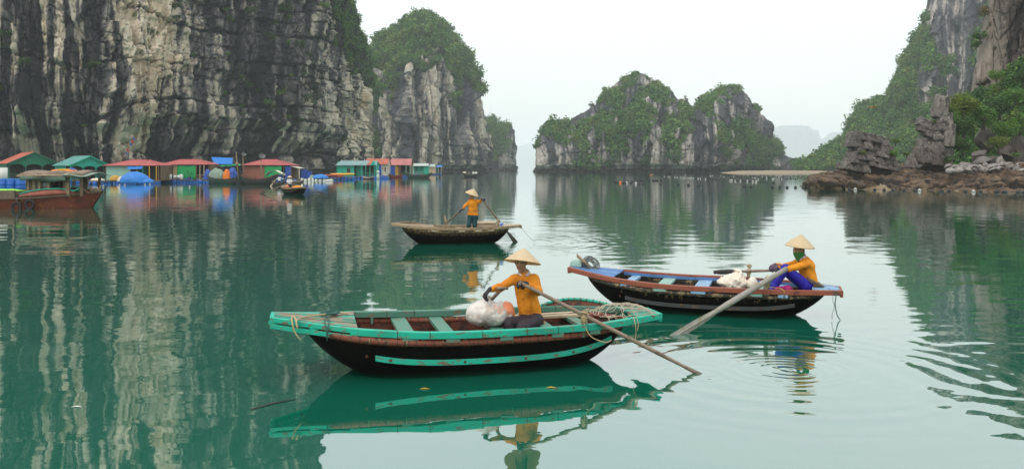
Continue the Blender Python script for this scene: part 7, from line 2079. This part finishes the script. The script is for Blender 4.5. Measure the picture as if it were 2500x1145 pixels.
# pennant line on a thin pole
def pennants():
    d = 150; a = wpt(296, 394, d); e = wpt(325, 338, d + 1); root = empty('pennant_line', a, 0, 'leaning pole with red and blue pennants above the red roof', 'flag pole')
    k = MB(); k.tube([(0, 0, -3.0), (0, 0, 0), (e - a) * 1.0], 0.035, 6); k.build('pole', paint('pole_red', (0.30, 0.08, 0.05), 0.7), root)
    for i, t in enumerate((0.32, 0.44, 0.70, 0.82, 0.94)):
        p = (e - a) * t; k = MB(); k.add([tuple(p), tuple(p + Vector((0.18, 0, 0.45))), tuple(p + Vector((0.62, 0.02, -0.1)))], [(0, 1, 2)]); o = k.build('pennant', RED_CLOTH if i % 2 else BLUED, root); o.modifiers.new('thick', 'SOLIDIFY').thickness = 0.02
pennants()
# lamp poles with net-like dish lamps for night fishing
def dish_pole(px, d, top, lab, sc):
    c = Vector((wx(px, d), d, 0)); root = empty('fishing_lamp', c, 0, lab, 'lamp'); zt = wz(top, d)
    k = MB(); k.tube([(0, 0, 0.2), (0.05, 0, zt * 0.6), (0, 0, zt)], [0.10, 0.08, 0.06], 8); k.build('pole', WOODN, root)
    b = MB(); M = Euler((R(35), R(30), 0)).to_matrix()
    b.lathe([(0.05, 0.0), (0.35, 0.05), (0.62, 0.22), (0.75, 0.5), (0.72, 0.5), (0.58, 0.25), (0.33, 0.09), (0.05, 0.04)], (0, 0, 0), 16, M); o = b.build('reflector', paint('lamp_reflector', (0.13, 0.135, 0.13), 0.3, 0.3, 3.0, wear=(0.05, 0.05, 0.05), wear_amt=0.5), root); o.location = (0.1, 0, zt); o.scale = (sc, sc, sc)
dish_pole(637, 131, 385, 'tall post with a cluster of dull reflector lamps above the red gunwale boat', 0.72)
dish_pole(593, 146, 380, 'dim lamp post behind the heaped boat', 0.55)
# blue boxes, floats and kayaks right of the brick red house
d = 152
for i, (a, e, t, lab, m) in enumerate(((736, 749, 415, 'large dark blue tank beside the lean-to', BLUED), (750, 760, 419, 'smaller dark blue tank next to the large one', BLUED))):
    w, hh = (e - a) * d / FPX, wz(t, d) - 0.5
    b = MB(); b.box((0, 0, hh / 2), (w, 1.2, hh)); b.box((0, 0, hh + 0.03), (w + 0.06, 1.26, 0.06)); o = b.build('water_tank', m, None, (wx((a + e) / 2, d), d, 0.5), bevel=0.06); tag(o, lab, 'tank')
def small_raft(label, px0, px1, d, dep=2.5, fl=6, fm=None):
    cx = (px0 + px1) / 2; u = d / FPX; root = empty('raft', (wx(cx, d), d, 0), 0, label, 'raft'); x0, x1 = (px0 - cx) * u, (px1 - cx) * u
    raft(root, x0, x1, -0.6, dep, 0.5); floats_under(root, x0, x1, -0.4, fl, fm or BARREL_B); return root
small_raft('low raft carrying the blue tanks and the blue dome', 734, 815, 150, 3.0, 9, FOAMW)
small_raft('raft with blue barrels carrying the kayaks', 808, 868, 172, 3.0, 7)
small_raft('raft with drums behind the red barge at the left edge', -60, 60, 118, 4, 9)
small_raft('floating planks behind the bow of the red barge', 200, 258, 124, 3, 4)
heap('tarpaulin_heap', 'blue tarpaulin dome on the low raft left of the kayaks', (wx(782, 150), 150, 0.5), (1.5, 1.0, 0.85), BLUET, 21, 'tarpaulin', 0.07, 0.08)
heap('net_heap', 'grey green net bundle left of the blue dome', (wx(762, 150), 150, 0.5), (0.55, 0.5, 0.7), GREYT, 23, 'fishing net', 0.06, 0.06)
def kayak(label, px0, px1, d, z, m, yo=0.0):
    L = (px1 - px0) / FPX * d; root = empty('kayak', (wx((px0 + px1) / 2, d), d + yo, z), 0.05, label, 'kayak', 'kayaks on the raft')
    n = 22; G = []
    for i in range(n + 1):
        t = -1 + 2 * i / n; w = 0.42 * max(0.0, 1 - abs(t) ** 2.4) ** 0.8 + 0.005; dz = 0.10 * abs(t) ** 3
        G.append([(t * L / 2, w * math.cos(a), dz + (0.24 if math.sin(a) > 0 else 0.26) * (w / 0.42) ** 0.6 * math.sin(a)) for a in np.linspace(0, 2 * math.pi, 17)])
    b = MB(); b.grid(np.array(G)); b.build('hull', m, root)
    k = MB(); k.tube([(0.42 * math.cos(a) * 1.2, 0.22 * math.sin(a), 0.26) for a in np.linspace(0, 2 * math.pi, 21)[:-1]], 0.035, 6, close=True); k.build('cockpit_rim', DARKIN, root)
YEL = paint('yellow_kayak_shell', (0.72, 0.36, 0.01), 0.35, 0.1, 1.0); RDK = paint('red_kayak_shell', (0.32, 0.035, 0.025), 0.35, 0.1, 1.0)
kayak('yellow kayak lying on top of the barrel raft', 806, 868, 170, 1.15, YEL); kayak('dark red kayak lying in front of the yellow one', 790, 826, 166, 0.95, RDK); kayak('second dark red kayak under the yellow kayak', 800, 838, 169, 0.72, RDK, 0.6)

# -- moored boats
def sampan(label, px0, px1, d, hz, m, m2, th=0.0, B=0.9, sheer=0.5, group='moored sampans', cabin=None, gun=None, name='sampan'):
    L = (px1 - px0) / FPX * d / max(0.3, math.cos(th)); root = empty(name, (wx((px0 + px1) / 2, d), d, 0), th, label, 'boat', group)
    n = 26; G, Gi, R0 = [], [], []
    for i in range(n + 1):
        t = -1 + 2 * i / n; w = B * max(0.03, 1 - abs(t) ** 3.0) ** 0.75; zt = hz + sheer * abs(t) ** 2.2; zb = -0.3 + (zt + 0.2) * abs(t) ** 4.5
        G.append([(t * L / 2, s_ * w * math.sin(ph) ** 0.6, zb + (zt - zb) * (1 - math.cos(ph) ** 0.8)) for s_, ph in [(-1, p) for p in np.linspace(math.pi / 2, 0, 8)] + [(1, p) for p in np.linspace(0, math.pi / 2, 8)[1:]]])
        Gi.append([(t * L / 2 * 0.97, s_ * max(0.01, w - 0.05) * math.sin(ph) ** 0.6, max(0.08, zb + 0.06 + (zt - zb - 0.06) * (1 - math.cos(ph) ** 0.8))) for s_, ph in [(-1, p) for p in np.linspace(math.pi / 2, 0, 8)] + [(1, p) for p in np.linspace(0, math.pi / 2, 8)[1:]]])
        R0.append((t * L / 2, w, zt))
    b = MB(); b.grid(np.array(G), flip=True); b.build('hull', m, root)
    b = MB(); b.grid(np.array(Gi)); b.build('lining', m2, root)
    for s_ in (-1, 1):
        k = MB(); sweep(k, [(x, s_ * y, z + 0.03) for x, y, z in R0], 0.09, 0.09); k.build('gunwale', gun or m2, root)
    for t in (-0.5, 0.0, 0.45):
        k = MB(); k.bar((t * L / 2, -B * 0.9, hz - 0.1), (t * L / 2, B * 0.9, hz - 0.1), 0.22, 0.05); k.build('thwart', m2, root)
    return root
HGREEN = paint('dark_green_hull', (0.010, 0.045, 0.030), 0.6, 0.3, 2.0, dirt=(0.10, 0.025, 0.02), dirt_amt=0.2)
HDARK = paint('dark_hull', (0.018, 0.02, 0.02), 0.6, 0.3, 2.0)
HRED = paint('dark_red_gunwale', (0.19, 0.022, 0.02), 0.6, 0.3, 2.0)
HWOOD = paint('brown_hull', (0.10, 0.07, 0.045), 0.7, 0.3, 2.0)
sampan('dark green moored boat heaped with tarpaulins before the blue roofed shed', 507, 592, 130, 0.75, HGREEN, HWOOD, 0.06, 1.1, 0.55)
heap('tarpaulin_heap', 'grey green tarpaulin humped over the moored boat', (wx(527, 130.5), 130.5, 0.75), (1.15, 0.8, 1.6), GREYT, 31, 'tarpaulin', 0.09, 0.09, (((0.6, 0, 0.2), (0.9, 0.7, 1.3)),))
heap('tarpaulin_heap', 'orange tarpaulin hanging beside the grey green one', (wx(554, 130), 130, 0.7), (0.62, 0.6, 1.55), ORANGET, 33, 'tarpaulin', 0.08, 0.07)
heap('tarpaulin_heap', 'blue bundle on top right of the orange tarpaulin', (wx(567, 130.4), 130.4, 0.75), (0.85, 0.6, 1.75), BLUED, 35, 'tarpaulin', 0.10, 0.08)
heap('tarpaulin_heap', 'dark blue cover behind the grey green tarpaulin', (wx(507, 131.5), 131.5, 0.6), (0.7, 0.7, 1.6), BLUED, 37, 'tarpaulin', 0.10, 0.08)
k = MB(); k.tube([(0, 0, 0), (-0.2, 0, 2.2), (-0.35, 0, 4.3)], [0.09, 0.08, 0.05], 8); k.lathe([(0.0, 2.0), (0.2, 2.1), (0.28, 2.4), (0.15, 2.7), (0.0, 2.75)], (-0.22, 0, 0), 10); o = k.build('mast', WOODN, None, (wx(582, 129.5), 129.5, 0.7)); tag(o, 'short wooden mast with a bundle tied to it over the heaped boat', 'mast')
sampan('dark boat with red gunwale moored under the lamp post', 588, 680, 126, 0.8, HDARK, HWOOD, -0.10, 1.2, 0.7, gun=HRED)
sampan('black boat nose between the two moored boats', 572, 622, 128.5, 0.5, HDARK, HDARK, 0.35, 0.9, 0.55)
def awning_boat():
    b = MB(); G = []
    for i in range(13):
        a = -1 + 2 * i / 12
        G.append([(a * 1.45, y, 1.55 - 0.75 * abs(a) ** 1.8 + 0.04 * math.sin(9 * a)) for y in (-0.9, -0.3, 0.3, 0.9)])
    b.grid(np.array(G)); o = b.build('awning', CREAMT, None, (wx(672, 128.5), 128.5, 0.55)); o.modifiers.new('thick', 'SOLIDIFY').thickness = 0.03
    tag(o, 'cream cloth arched over the boat behind the rower in white', 'awning')
awning_boat()
heap('tarpaulin_heap', 'blue bundle under the cream arched cloth', (wx(676, 129.2), 129.2, 0.6), (1.1, 0.6, 0.9), BLUED, 39, 'tarpaulin', 0.08, 0.08)
b = MB(); b.bar((-1.2, 0, 0.7), (1.0, 0, 1.5), 0.8, 0.06); o = b.build('blue_board', BLUEP, None, (wx(694, 128), 128, 0.5)); tag(o, 'blue board propped up at the right of the cream cloth', 'board')
sampan('flat wooden raft boat at the right of the propped blue board', 706, 742, 131, 0.35, HWOOD, WOOD_PALE, 0.03, 0.8, 0.25)
sampan('long dark green sampan moored in front of the open red roofed house', 988, 1055, 205, 0.65, HGREEN, HWOOD, 0.04, 1.0, 0.75)
sampan('short dark sampan under the whitewashed house', 948, 984, 208, 0.55, HRED, HWOOD, 0.02, 0.9, 0.5)
sampan('low wooden sampan before the turquoise porch', 885, 914, 180, 0.3, HDARK, WOOD_PALE, -0.35, 0.8, 0.3)
sampan('low sampan lying beyond the last hut', 1070, 1107, 330, 0.5, HDARK, HWOOD, 0.0, 0.9, 0.5)
sampan('dark motor sampan crossing the open water right of the village', 1130, 1168, 224, 0.6, HDARK, HWOOD, 0.02, 0.9, 0.6, group=None)
for px in (1156, 1162.5): barrel_thing('white drum in the bow of the crossing sampan, %s' % ('the left one' if px < 1160 else 'the right one'), (wx(px, 224), 224, 1.05), FOAMW, None, 1.15, True, 'drum')
barrel_thing('straw basket like drum in the stern of the crossing sampan', (wx(1134, 224), 224, 1.15), CREAMT, None, 1.0, True, 'drum')
small_raft('raft of blue barrels in front of the turquoise porch', 918, 950, 186, 2.0, 6)
b = MB(); b.tube([(0, 0, 0), (0, 0, 1.0), (0.1, 0, 1.5)], [0.35, 0.3, 0.05], 10); b.lathe([(0, 1.3), (0.3, 1.4), (0.32, 1.9), (0, 2.0)], seg=10); o = b.build('outboard_motor', paint('white_engine', (0.6, 0.65, 0.62), 0.4, wear=(0.01, 0.3, 0.2), wear_amt=0.3), None, (wx(923, 181), 181, -0.1)); tag(o, 'white outboard motor tilted up beside the barrel raft', 'motor')
# -- small floats dotted on the water near the rafts
for i, (px, py) in enumerate(((239, 463), (463, 457), (252, 456), (292, 453), (305, 453), (770, 447), (736, 447), (1068, 432), (1061, 432), (354, 452), (366, 451), (824, 482))):
    o = link('float_ball', BUOY['w']); o.location = on_water(px, py) + Vector((0, 0, 0.06)); o.scale = (0.55,) * 3 if py < 475 else (0.25,) * 3; tag(o, 'small white float bobbing on the water near the houses', 'float', 'small white floats near the rafts')

# -- the red barge at the left edge
def red_barge():
    HULLR = paint('rust_red_hull', (0.20, 0.045, 0.025), 0.65, 0.25, 0.9, dirt=(0.09, 0.025, 0.018), dirt_amt=0.6, wear=(0.30, 0.13, 0.03), wear_amt=0.12, wear_scale=3.0)
    UPPER = paint('faded_red_bulwark', (0.32, 0.095, 0.065), 0.65, 0.2, 0.9, dirt=(0.20, 0.06, 0.04), dirt_amt=0.4)
    root = empty('barge', (-36.3, 51.45, 0), R(-90), 'red wooden barge with a plank cabin floating at the left edge', 'boat')
    # local: y along the keel towards the bow
    y0, y1 = -12.0, 10.6
    def half(y): t = max(0.0, (y - 7.0) / (y1 - 7.0)); return 1.45 * max(0.02, 1 - t ** 2.2) ** 0.7
    def zt(y): return np.interp(y, [y0, 5.0, 7.0, 9.0, y1], [0.70, 0.60, 0.66, 0.82, 1.02])
    ys = np.linspace(y0, y1, 40)
    G = [[(s * half(y) * (0.72 + 0.28 * v), y - 0.9 * (1 - v) * (y > 9) * (y - 9) / 1.6, -0.4 + (zt(y) + 0.4) * v) for s, v in [(-1, v) for v in (1, 0.7, 0.4, 0)] + [(1, v) for v in (0, 0.4, 0.7, 1)]] for y in ys]
    b = MB(); b.grid(np.array(G)); b.build('hull', HULLR, root)
    for s in (-1, 1):
        k = MB(); sweep(k, [(s * (half(y) + 0.03), y, zt(y) + 0.04) for y in ys], 0.10, 0.09); k.build('rub_rail', HWOOD, root)
    # bulwark swelling up round the cabin
    yb = np.linspace(6.2, 9.9, 24)
    hb = lambda y: 0.52 * math.sin(math.pi * np.clip((y - 6.0) / 4.2, 0, 1)) ** 0.45 * np.interp(y, [6.2, 8.6, 9.9], [1, 0.8, 0.25])
    for s in (1, -1):
        b = MB(); b.grid(np.array([[(s * (half(y) - 0.04), y, zt(y) + 0.05), (s * (half(y) - 0.0), y, zt(y) + hb(y) * 0.5), (s * (half(y) - 0.12), y, zt(y) + hb(y))] for y in yb])); o = b.build('bulwark', UPPER, root); o.modifiers.new('thick', 'SOLIDIFY').thickness = 0.05
        k = MB(); sweep(k, [(s * (half(y) - 0.14), y, zt(y) + hb(y) + 0.07) for y in yb], 0.16, 0.07); k.build('bulwark_cap', TEAL_PALE if s < 0 else TEAL, root)
    # deck planks and hold coaming
    for i in range(14):
        y = -11 + i * 1.25; k = MB(); k.box((0, y, 0.60), (2.5, 1.2, 0.05)); k.build('deck_plank', PLANKW, root)
    k = MB(); k.box((1.0, -1.0, 0.86), (0.12, 13.4, 0.5)); k.box((-1.0, -1.0, 0.86), (0.12, 13.4, 0.5)); k.build('hold_coaming', PLANKW, root)
    # cabin posts, boards, windows
    zc0, zc1 = 0.75, 1.95
    for x in (-1.1, 1.12):
        for y in (6.6, 7.3, 7.85, 9.05, 9.85):
            k = MB(); k.bar((x, y, zc0), (x, y, zc1 - (0.1 if y > 9 else 0)), 0.13, 0.16, up=(1, 0, 0)); k.build('cabin_post', WOODN if y < 9.5 else BROWNW, root)
        for (a, e) in ((6.66, 7.0), (8.72, 9.0)):
            for j in range(2):
                w = (e - a) / 2; k = MB(); k.box((x, a + w * (j + 0.5), (zc0 + zc1) / 2), (0.05, w * 0.94, zc1 - zc0 - 0.05)); k.build('cabin_board', WOODN if j % 2 else BROWNW, root)
        for (a, e) in ((7.02, 7.82),):
            k = MB(); k.box((x, (a + e) / 2, zc1 - 0.17), (0.05, e - a, 0.3)); k.build('cabin_board', WOODN, root)
        window(root, x, 7.42, 1.32, 0.72, 0.62, BROWNW, paint('cabin_glass', (0.12, 0.17, 0.17), 0.15, 0.1, 1.0), True, R(90))
    k = MB(); k.box((0, 6.6, 1.3), (2.0, 0.06, 1.1)); k.build('cabin_back', BROWNW, root)
    # roof: bamboo frame, mats and old tarpaulin
    b = MB(); G = [[(x, y, zc1 + 0.06 + 0.26 * (1 - (x / 1.5) ** 2) + 0.04 * math.sin(y * 4.1)) for x in np.linspace(-1.45, 1.45, 9)] for y in np.linspace(6.2, 10.1, 18)]
    b.grid(np.array(G)); ro = b.build('roof', paint('weathered_mats', (0.21, 0.155, 0.115), 0.9, 0.3, 1.2, dirt=(0.10, 0.07, 0.055), dirt_amt=0.5), root); ro.modifiers.new('thick', 'SOLIDIFY').thickness = 0.06
    for i in range(9):
        y = 6.45 + i * 0.24; k = MB(); k.bar((-1.2, y, zc1 + 0.24), (1.25, y + random.uniform(-.3, .3), zc1 + 0.20), 0.22, 0.04); k.build('roof_mat', paint('roof_mat_%s' % 'ab'[i % 2], ((0.25, 0.19, 0.15), (0.15, 0.11, 0.09))[i % 2], 0.9, 0.3, 2.0), ro)
    k = MB(); k.tube([(1.46, 6.1, zc1 + 0.05), (1.5, 8, zc1 + 0.08), (1.46, 10.1, zc1 + 0.02)], 0.07, 8); k.build('roof_pole', WOODN, ro)
    k = MB(); G = [[(1.5 + 0.06 * math.sin(y * 3) * v, y, zc1 + 0.06 - v * (0.22 + 0.18 * ((y - 6.3) / 3.0)) + 0.05 * math.sin(y * 3.7) * v) for v in (0, 0.5, 1)] for y in np.linspace(6.3, 9.1, 20)]
    k.grid(np.array(G)); o = k.build('roof_flap', paint('green_grey_canvas', (0.09, 0.15, 0.11), 0.8, 0.2, 1.5, dirt=(0.05, 0.06, 0.05), dirt_amt=0.4), ro); o.modifiers.new('thick', 'SOLIDIFY').thickness = 0.03
    k = MB(); G = [[(x, y, zc1 + 0.30 - 0.20 * (x / 1.6) ** 2 - 0.10 * (y - 8.9) / 1.5 + 0.03 * math.sin(y * 5 + x * 3)) for x in np.linspace(-1.5, 1.62, 9)] for y in np.linspace(8.9, 10.4, 9)]
    k.grid(np.array(G)); o = k.build('roof_canvas', GREYT, ro); o.modifiers.new('thick', 'SOLIDIFY').thickness = 0.03
    # bow gear
    k = MB(); k.box((0, 10.1, 1.05), (0.5, 0.5, 0.3)); k.tube([(0.2, 9.9, 0.95), (0.3, 10.0, 1.35)], 0.07, 8); k.tube([(-0.1, 10.3, 1.0), (-0.1, 10.4, 1.4)], 0.06, 8); k.build('bitts', WOODN, root)
    k = MB(); k.bar((0.85, 9.75, 1.22), (0.7, 10.1, 0.95), 0.3, 0.06); k.build('hatch_board', UPPER, root)
    k = MB(); k.bar((1.0, 9.3, 1.05), (0.95, 9.7, 1.25), 0.34, 0.06); k.build('hatch_board', TEAL, root)
    return root
BARGE = red_barge()
def tyre(y, z, lab):
    root = empty('tyre', (-36.3 + y, 51.45 - 1.60, z), 0, lab, 'tyre', 'tyre fenders of the barge')
    b = MB(); b.tube([(0.25 * math.cos(a), 0, 0.25 * math.sin(a)) for a in np.linspace(0, 2 * math.pi, 29)[:-1]], 0.075, 10, close=True); b.build('casing', paint('tyre_rubber', (0.018, 0.018, 0.018), 0.8, 0.2, 6.0), root)
    k = MB(); k.tube([(0, 0, 0.25), (0.02, 0.03, 0.6)], 0.02, 6); k.build('hanger', ROPE_D, root)
tyre(6.15, 0.12, 'tyre fender half under water on the red barge'); tyre(6.95, 0.27, 'tyre fender hanging clear on the red barge right of the sunken one')
heap('green_net', 'bright lime green net spread over the hold of the red barge', (-33.4, 51.4, 0.98), (2.9, 0.95, 0.24), paint('lime_net', (0.24, 0.62, 0.06), 0.8, 0.25, 4.0, bmp=0.6, bd=0.04), 41, 'fishing net', 0.05, 0.09)
b = MB(); b.box((0, 0, 0.17), (0.6, 0.42, 0.02)); b.box((0, -0.2, 0.12), (0.6, 0.03, 0.24)); b.box((0, 0.2, 0.12), (0.6, 0.03, 0.24)); b.box((-0.29, 0, 0.12), (0.03, 0.37, 0.24)); b.box((0.29, 0, 0.12), (0.03, 0.37, 0.24)); b.box((0, 0, 0.02), (0.55, 0.37, 0.03))
o = b.build('crate', paint('yellow_crate', (0.72, 0.40, 0.02), 0.5), None, (-28.0, 51.3, 2.20)); o.rotation_euler = (0, 0, 0.3); tag(o, 'yellow plastic crate on the cabin roof of the red barge', 'crate')
heap('orange_cloth', 'orange cloth heap left of the yellow crate on the cabin roof', (-28.5, 51.3, 2.18), (0.42, 0.42, 0.22), ORANGET, 43, 'cloth', 0.04, 0.03)
b = MB(); b.lathe([(0.0, 0.0), (0.22, 0.0), (0.33, 0.24), (0.30, 0.24), (0.20, 0.03), (0.0, 0.03)], seg=16); o = b.build('basin', paint('orange_basin', (0.75, 0.30, 0.12), 0.5), None, (-27.45, 51.0, 2.14)); tag(o, 'orange basin near the front of the cabin roof', 'basin')
heap('blue_bundle', 'dark blue bundle between crate and basin on the cabin roof', (-27.8, 51.7, 2.18), (0.4, 0.3, 0.3), BLUED, 45, 'cloth', 0.04, 0.03)
for i, (px, lab) in enumerate(((9, 'leftmost of the three blue drums behind the barge'), (28, 'middle one of the three blue drums behind the barge'), (50, 'rightmost of the three blue drums behind the barge'))):
    d = 62.0; barrel_thing(lab, (wx(px, d), d, wz(454, d)), BARREL_B, 'blue drums behind the barge', 1.2)
def drum_raft():
    root = empty('raft', (wx(20, 62.5), 62.5, 0), 0.1, 'plank raft carrying the three blue drums behind the barge', 'raft'); raft(root, -3.5, 1.8, -0.8, 1.2, 0.62); floats_under(root, -3.4, 1.7, -0.5, 4)
drum_raft()
b = MB(); b.lathe([(0.0, 0.0), (0.42, 0.0), (0.46, 1.2), (0.43, 1.2), (0.40, 0.06), (0.0, 0.06)], seg=18); o = b.build('tub', FOAMW, None, (wx(3, 66), 66, wz(446, 66))); tag(o, 'tall white tub at the left edge before the green house', 'tub')
k = MB(); 
small_raft('raft under the tall white tub at the left edge', -40, 16, 66.5, 2.0, 4)

# -- people of the village
def simple_person(label, loc, J, mats, h, face, hat_spec=None, hair=True, hem=0.0, hands=None):
    return person(label, loc, J, mats, h, face=face, hat_spec=hat_spec, hair=hair, hem=hem, detail=False, hands=hands)
def joints(z0, hgt, fx=0.0, fy=-1.0, arms=None, sit=False):
    """standing adult of given height; f = facing direction"""
    s = hgt / 1.62; f = Vector((fx, fy, 0)).normalized(); r = Vector((f.y, -f.x, 0)) * -1   # the person's left
    def P(l, fw, z): q = r * l * s + f * fw * s; return (q.x, q.y, z0 + z * s)
    J = dict(pelvis=P(0, 0, 0.88), chest=P(0, 0, 1.22), neck=P(0, 0, 1.40), head=P(0, 0.02, 1.52))
    for a, sg in (('R', -1), ('L', 1)):
        J['sh' + a] = P(sg * 0.17, 0, 1.34); J['el' + a] = P(sg * 0.23, 0.03, 1.08); J['wr' + a] = P(sg * 0.22, 0.12, 0.86)
        J['hp' + a] = P(sg * 0.09, 0, 0.86); J['kn' + a] = P(sg * 0.10, 0.03, 0.46); J['an' + a] = P(sg * 0.10, 0, 0.07); J['to' + a] = P(sg * 0.11, 0.13, 0.04)
    if arms:
        for k, q in arms.items(): J[k] = q
    return J
DD = 78.0
D_BOAT = Vector((wx(717, DD), DD, 0))
SH_D = Shape(2.3, 0.78, 0.64, 0.66, 0.80, 0.62, 0.72, 0.2, 0.22)
BOAT_D = rowing_boat('rowing_boat', 'small brown rowing boat with orange fruit rowed by the person in white', (D_BOAT.x, D_BOAT.y), R(-52), SH_D, dict(hull=HULL_C, lining=LINING_B, rim=RIM_TAN, bind=RIM_BLACK, rail=WOODN, rub=HGREEN, deck=WOODN, thwart=[WOODN], floor=LINING_B, g='C'), [(-0.3, 0.2), (0.1, 0.2), (0.4, 0.2)], rubs=True, detail=False, bow_s=-0.5, stern_s=0.6)
def relD(px, py, dy): return ((px - 707) / FPX * (DD + dy), dy, wz(py, DD + dy))
JD = joints(0.10, 1.55, 0.25, -1)
JD.update(elR=relD(702, 443.5, -0.2), wrR=relD(709.5, 446.5, -0.45), elL=relD(713.5, 443, -0.1), wrL=relD(711, 446.5, -0.45))
simple_person('person in white with a conical hat rowing the small brown boat', (wx(707, DD), DD, 0), JD, (WHITE_CLOTH, DARK_CLOTH), 0.022, ((0.25, -1, -0.15), (0, -0.1, 1)), (relD(707, 433.5, 0.0), (0.0, 0.02, 1), 0.25, 0.19))
gD = 'oars of the small brown boat'
oar('long oar on the left side of the rower in white', Vector((wx(709, DD), DD - 0.5, wz(446.5, DD))), on_water(636, 473.5), 0.035, 1.2, OARWOOD, 0.08, False, OARDARK, gD, 0.2)
oar('long oar on the right side of the rower in white', Vector((wx(711.5, DD), DD - 0.5, wz(446.5, DD))), on_water(792, 473.5), 0.035, 1.2, OARWOOD, 0.08, False, OARDARK, gD, 0.2)
for i, (t, y, r) in enumerate(((-0.35, -0.25, 0.22), (-0.15, -0.42, 0.19))):
    p = inboat(BOAT_D, (t * 2.3, y, 0.70)); b = MB(); b.lathe([(0.0, -r), (r * 0.7, -r * 0.72), (r, 0.0), (r * 0.75, r * 0.66), (r * 0.2, r * 0.98), (r * 0.12, r * 1.12), (0.0, r * 1.12)], seg=14); o = b.build('float_ball', ORANGEBAG if i else BUOY_MAT['o'], None, p); tag(o, ('bright orange ball float at the feet of the rower in white' if i == 0 else 'pinkish orange ball float right of the bright orange one'), 'float')
heap('net_heap', 'orange net heap in the small brown boat right of the rower', inboat(BOAT_D, (0.75, 0.05, 0.58)), (0.5, 0.4, 0.26), paint('orange_net', (0.60, 0.22, 0.02), 0.8, 0.2, 4.0), 47, 'fishing net', 0.04, 0.04)
b = MB(); b.lathe([(0.0, 0.0), (0.1, 0.0), (0.1, 0.26), (0.04, 0.32), (0.04, 0.38), (0.0, 0.38)], seg=12); o = b.build('bottle', FOAMW, None, inboat(BOAT_D, (1.1, 0.35, 0.60))); tag(o, 'white bottle standing at the far rail of the small brown boat', 'bottle')
# rower seen from behind
DE = 112.0
sampan('small dark boat of the rower seen from behind', 664, 699, DE, 0.42, HDARK, HWOOD, -0.15, 0.7, 0.3, group=None)
JE = joints(-0.10, 1.55, -0.2, 1)
def relE(px, py, dy): return ((px - 682) / FPX * (DE + dy), dy, wz(py, DE + dy))
JE.update(elR=relE(688.5, 437.5, 0.15), wrR=relE(691, 437, 0.4), elL=relE(676, 438, 0.15), wrL=relE(673, 437, 0.4))
simple_person('rower in a white shirt seen from behind near the cream cloth', (wx(682, DE), DE, 0), JE, (WHITE_CLOTH, DARK_CLOTH), 0.024, ((-0.2, 1, -0.1), (0, 0, 1)))
oar('short oar of the rower seen from behind', (wx(673, DE), DE + 0.4, wz(436, DE)), (wx(666, DE), DE - 0.8, 0.1), 0.035, 0.8, WOOD_PALE, 0.08, False, None, None, 0.2)
# man in the barge cabin, porch people, man in the crossing sampan
JM = joints(0.10, 1.55, 1.0, -0.3)
simple_person('man sitting in the shade of the barge cabin', (-28.9, 51.5, 0.0), JM, (DARK_CLOTH, DARK_CLOTH), 0.02, ((1, -0.4, 0), (0, 0, 1)))
JP = joints(0.6, 1.6, 0.4, -1)
simple_person('person in red standing on the porch of the turquoise house', (wx(213.5, 136.4), 136.4, 0.0), JP, (RED_CLOTH, DARK_CLOTH), 0.028, ((0.4, -1, 0), (0, 0, 1)))
JP = joints(0.6, 1.62, -0.4, -1)
simple_person('person in dark clothes on the porch right of the one in red', (wx(234, 137.6), 137.6, 0.0), JP, (DARK_CLOTH, DARK_CLOTH), 0.028, ((-0.4, -1, 0), (0, 0, 1)))
JS = joints(0.05, 1.5, 1.0, -0.5)
simple_person('person in pale red standing in the crossing sampan', (wx(1145, 224), 224, 0.0), JS, (paint('faded_red_shirt', (0.40, 0.22, 0.21), 0.8), DARK_CLOTH), 0.03, ((1, -0.5, 0), (0, 0, 1)))
# floating leaf bits and a stick on the near water
for i, (px, py, m) in enumerate(((1036, 949, YELLOWW), (1345, 946, YELLOWW), (186, 993, FOAMW))):
    b = MB(); b.add([(-0.05, 0, 0.004), (0, -0.02, 0.012), (0.06, 0, 0.005), (0, 0.022, 0.010)], [(0, 1, 2, 3)]); o = b.build('floating_leaf', m, None, on_water(px, py)); o.modifiers.new('thick', 'SOLIDIFY').thickness = 0.003
    tag(o, ('yellow leaf floating under the middle of the teal boat', 'yellow leaf floating below the seated woman', 'white scrap floating in the green water at lower left')[i], 'leaf' if i < 2 else 'scrap')
p0, p1 = on_water(612, 1000), on_water(722, 975)
k = MB(); k.tube([(0, 0, 0.005), tuple((p1 - p0) * 0.5 + Vector((0, 0.03, 0.012))), tuple(p1 - p0 + Vector((0, 0, 0.004)))], [0.012, 0.010, 0.004], 6); o = k.build('floating_stick', OARDARK, None, p0); tag(o, 'thin dark stick floating left below the teal boat', 'stick')

# tell alike bushes and floats apart by their order along the wall
for grp in ('bushes on the limestone wall', 'small white floats near the rafts'):
    by = {}
    for o in scene.objects:
        if o.parent is None and o.get('group') == grp: by.setdefault(o['label'], []).append(o)
    for lab, os_ in by.items():
        if len(os_) > 1:
            for i, o in enumerate(sorted(os_, key=lambda q: q.location.x / q.location.y)): o['label'] = '%s, %s from the left' % (lab, nth(i))
print('village', round(time.time() - T0, 1))
# ------------------------------------------------------------------ haze (closed box of air round everything)
hz = MB()
hz.box((0, 6200, 179), (16000, 12600, 360))
hm = bpy.data.materials.new('haze_air'); hm.use_nodes = True
ht = hm.node_tree; ht.nodes.clear()
ho = ht.nodes.new('ShaderNodeOutputMaterial')
hv = ht.nodes.new('ShaderNodeVolumePrincipled')
hv.inputs['Color'].default_value = (0.93, 0.965, 0.98, 1)
hv.inputs['Density'].default_value = 0.00021
hv.inputs['Anisotropy'].default_value = 0.0
ht.links.new(hv.outputs[0], ho.inputs['Volume'])
tag(hz.build('haze', hm), 'thin pale haze over the bay', None, None, 'stuff')
print('script', round(time.time() - T0, 1))
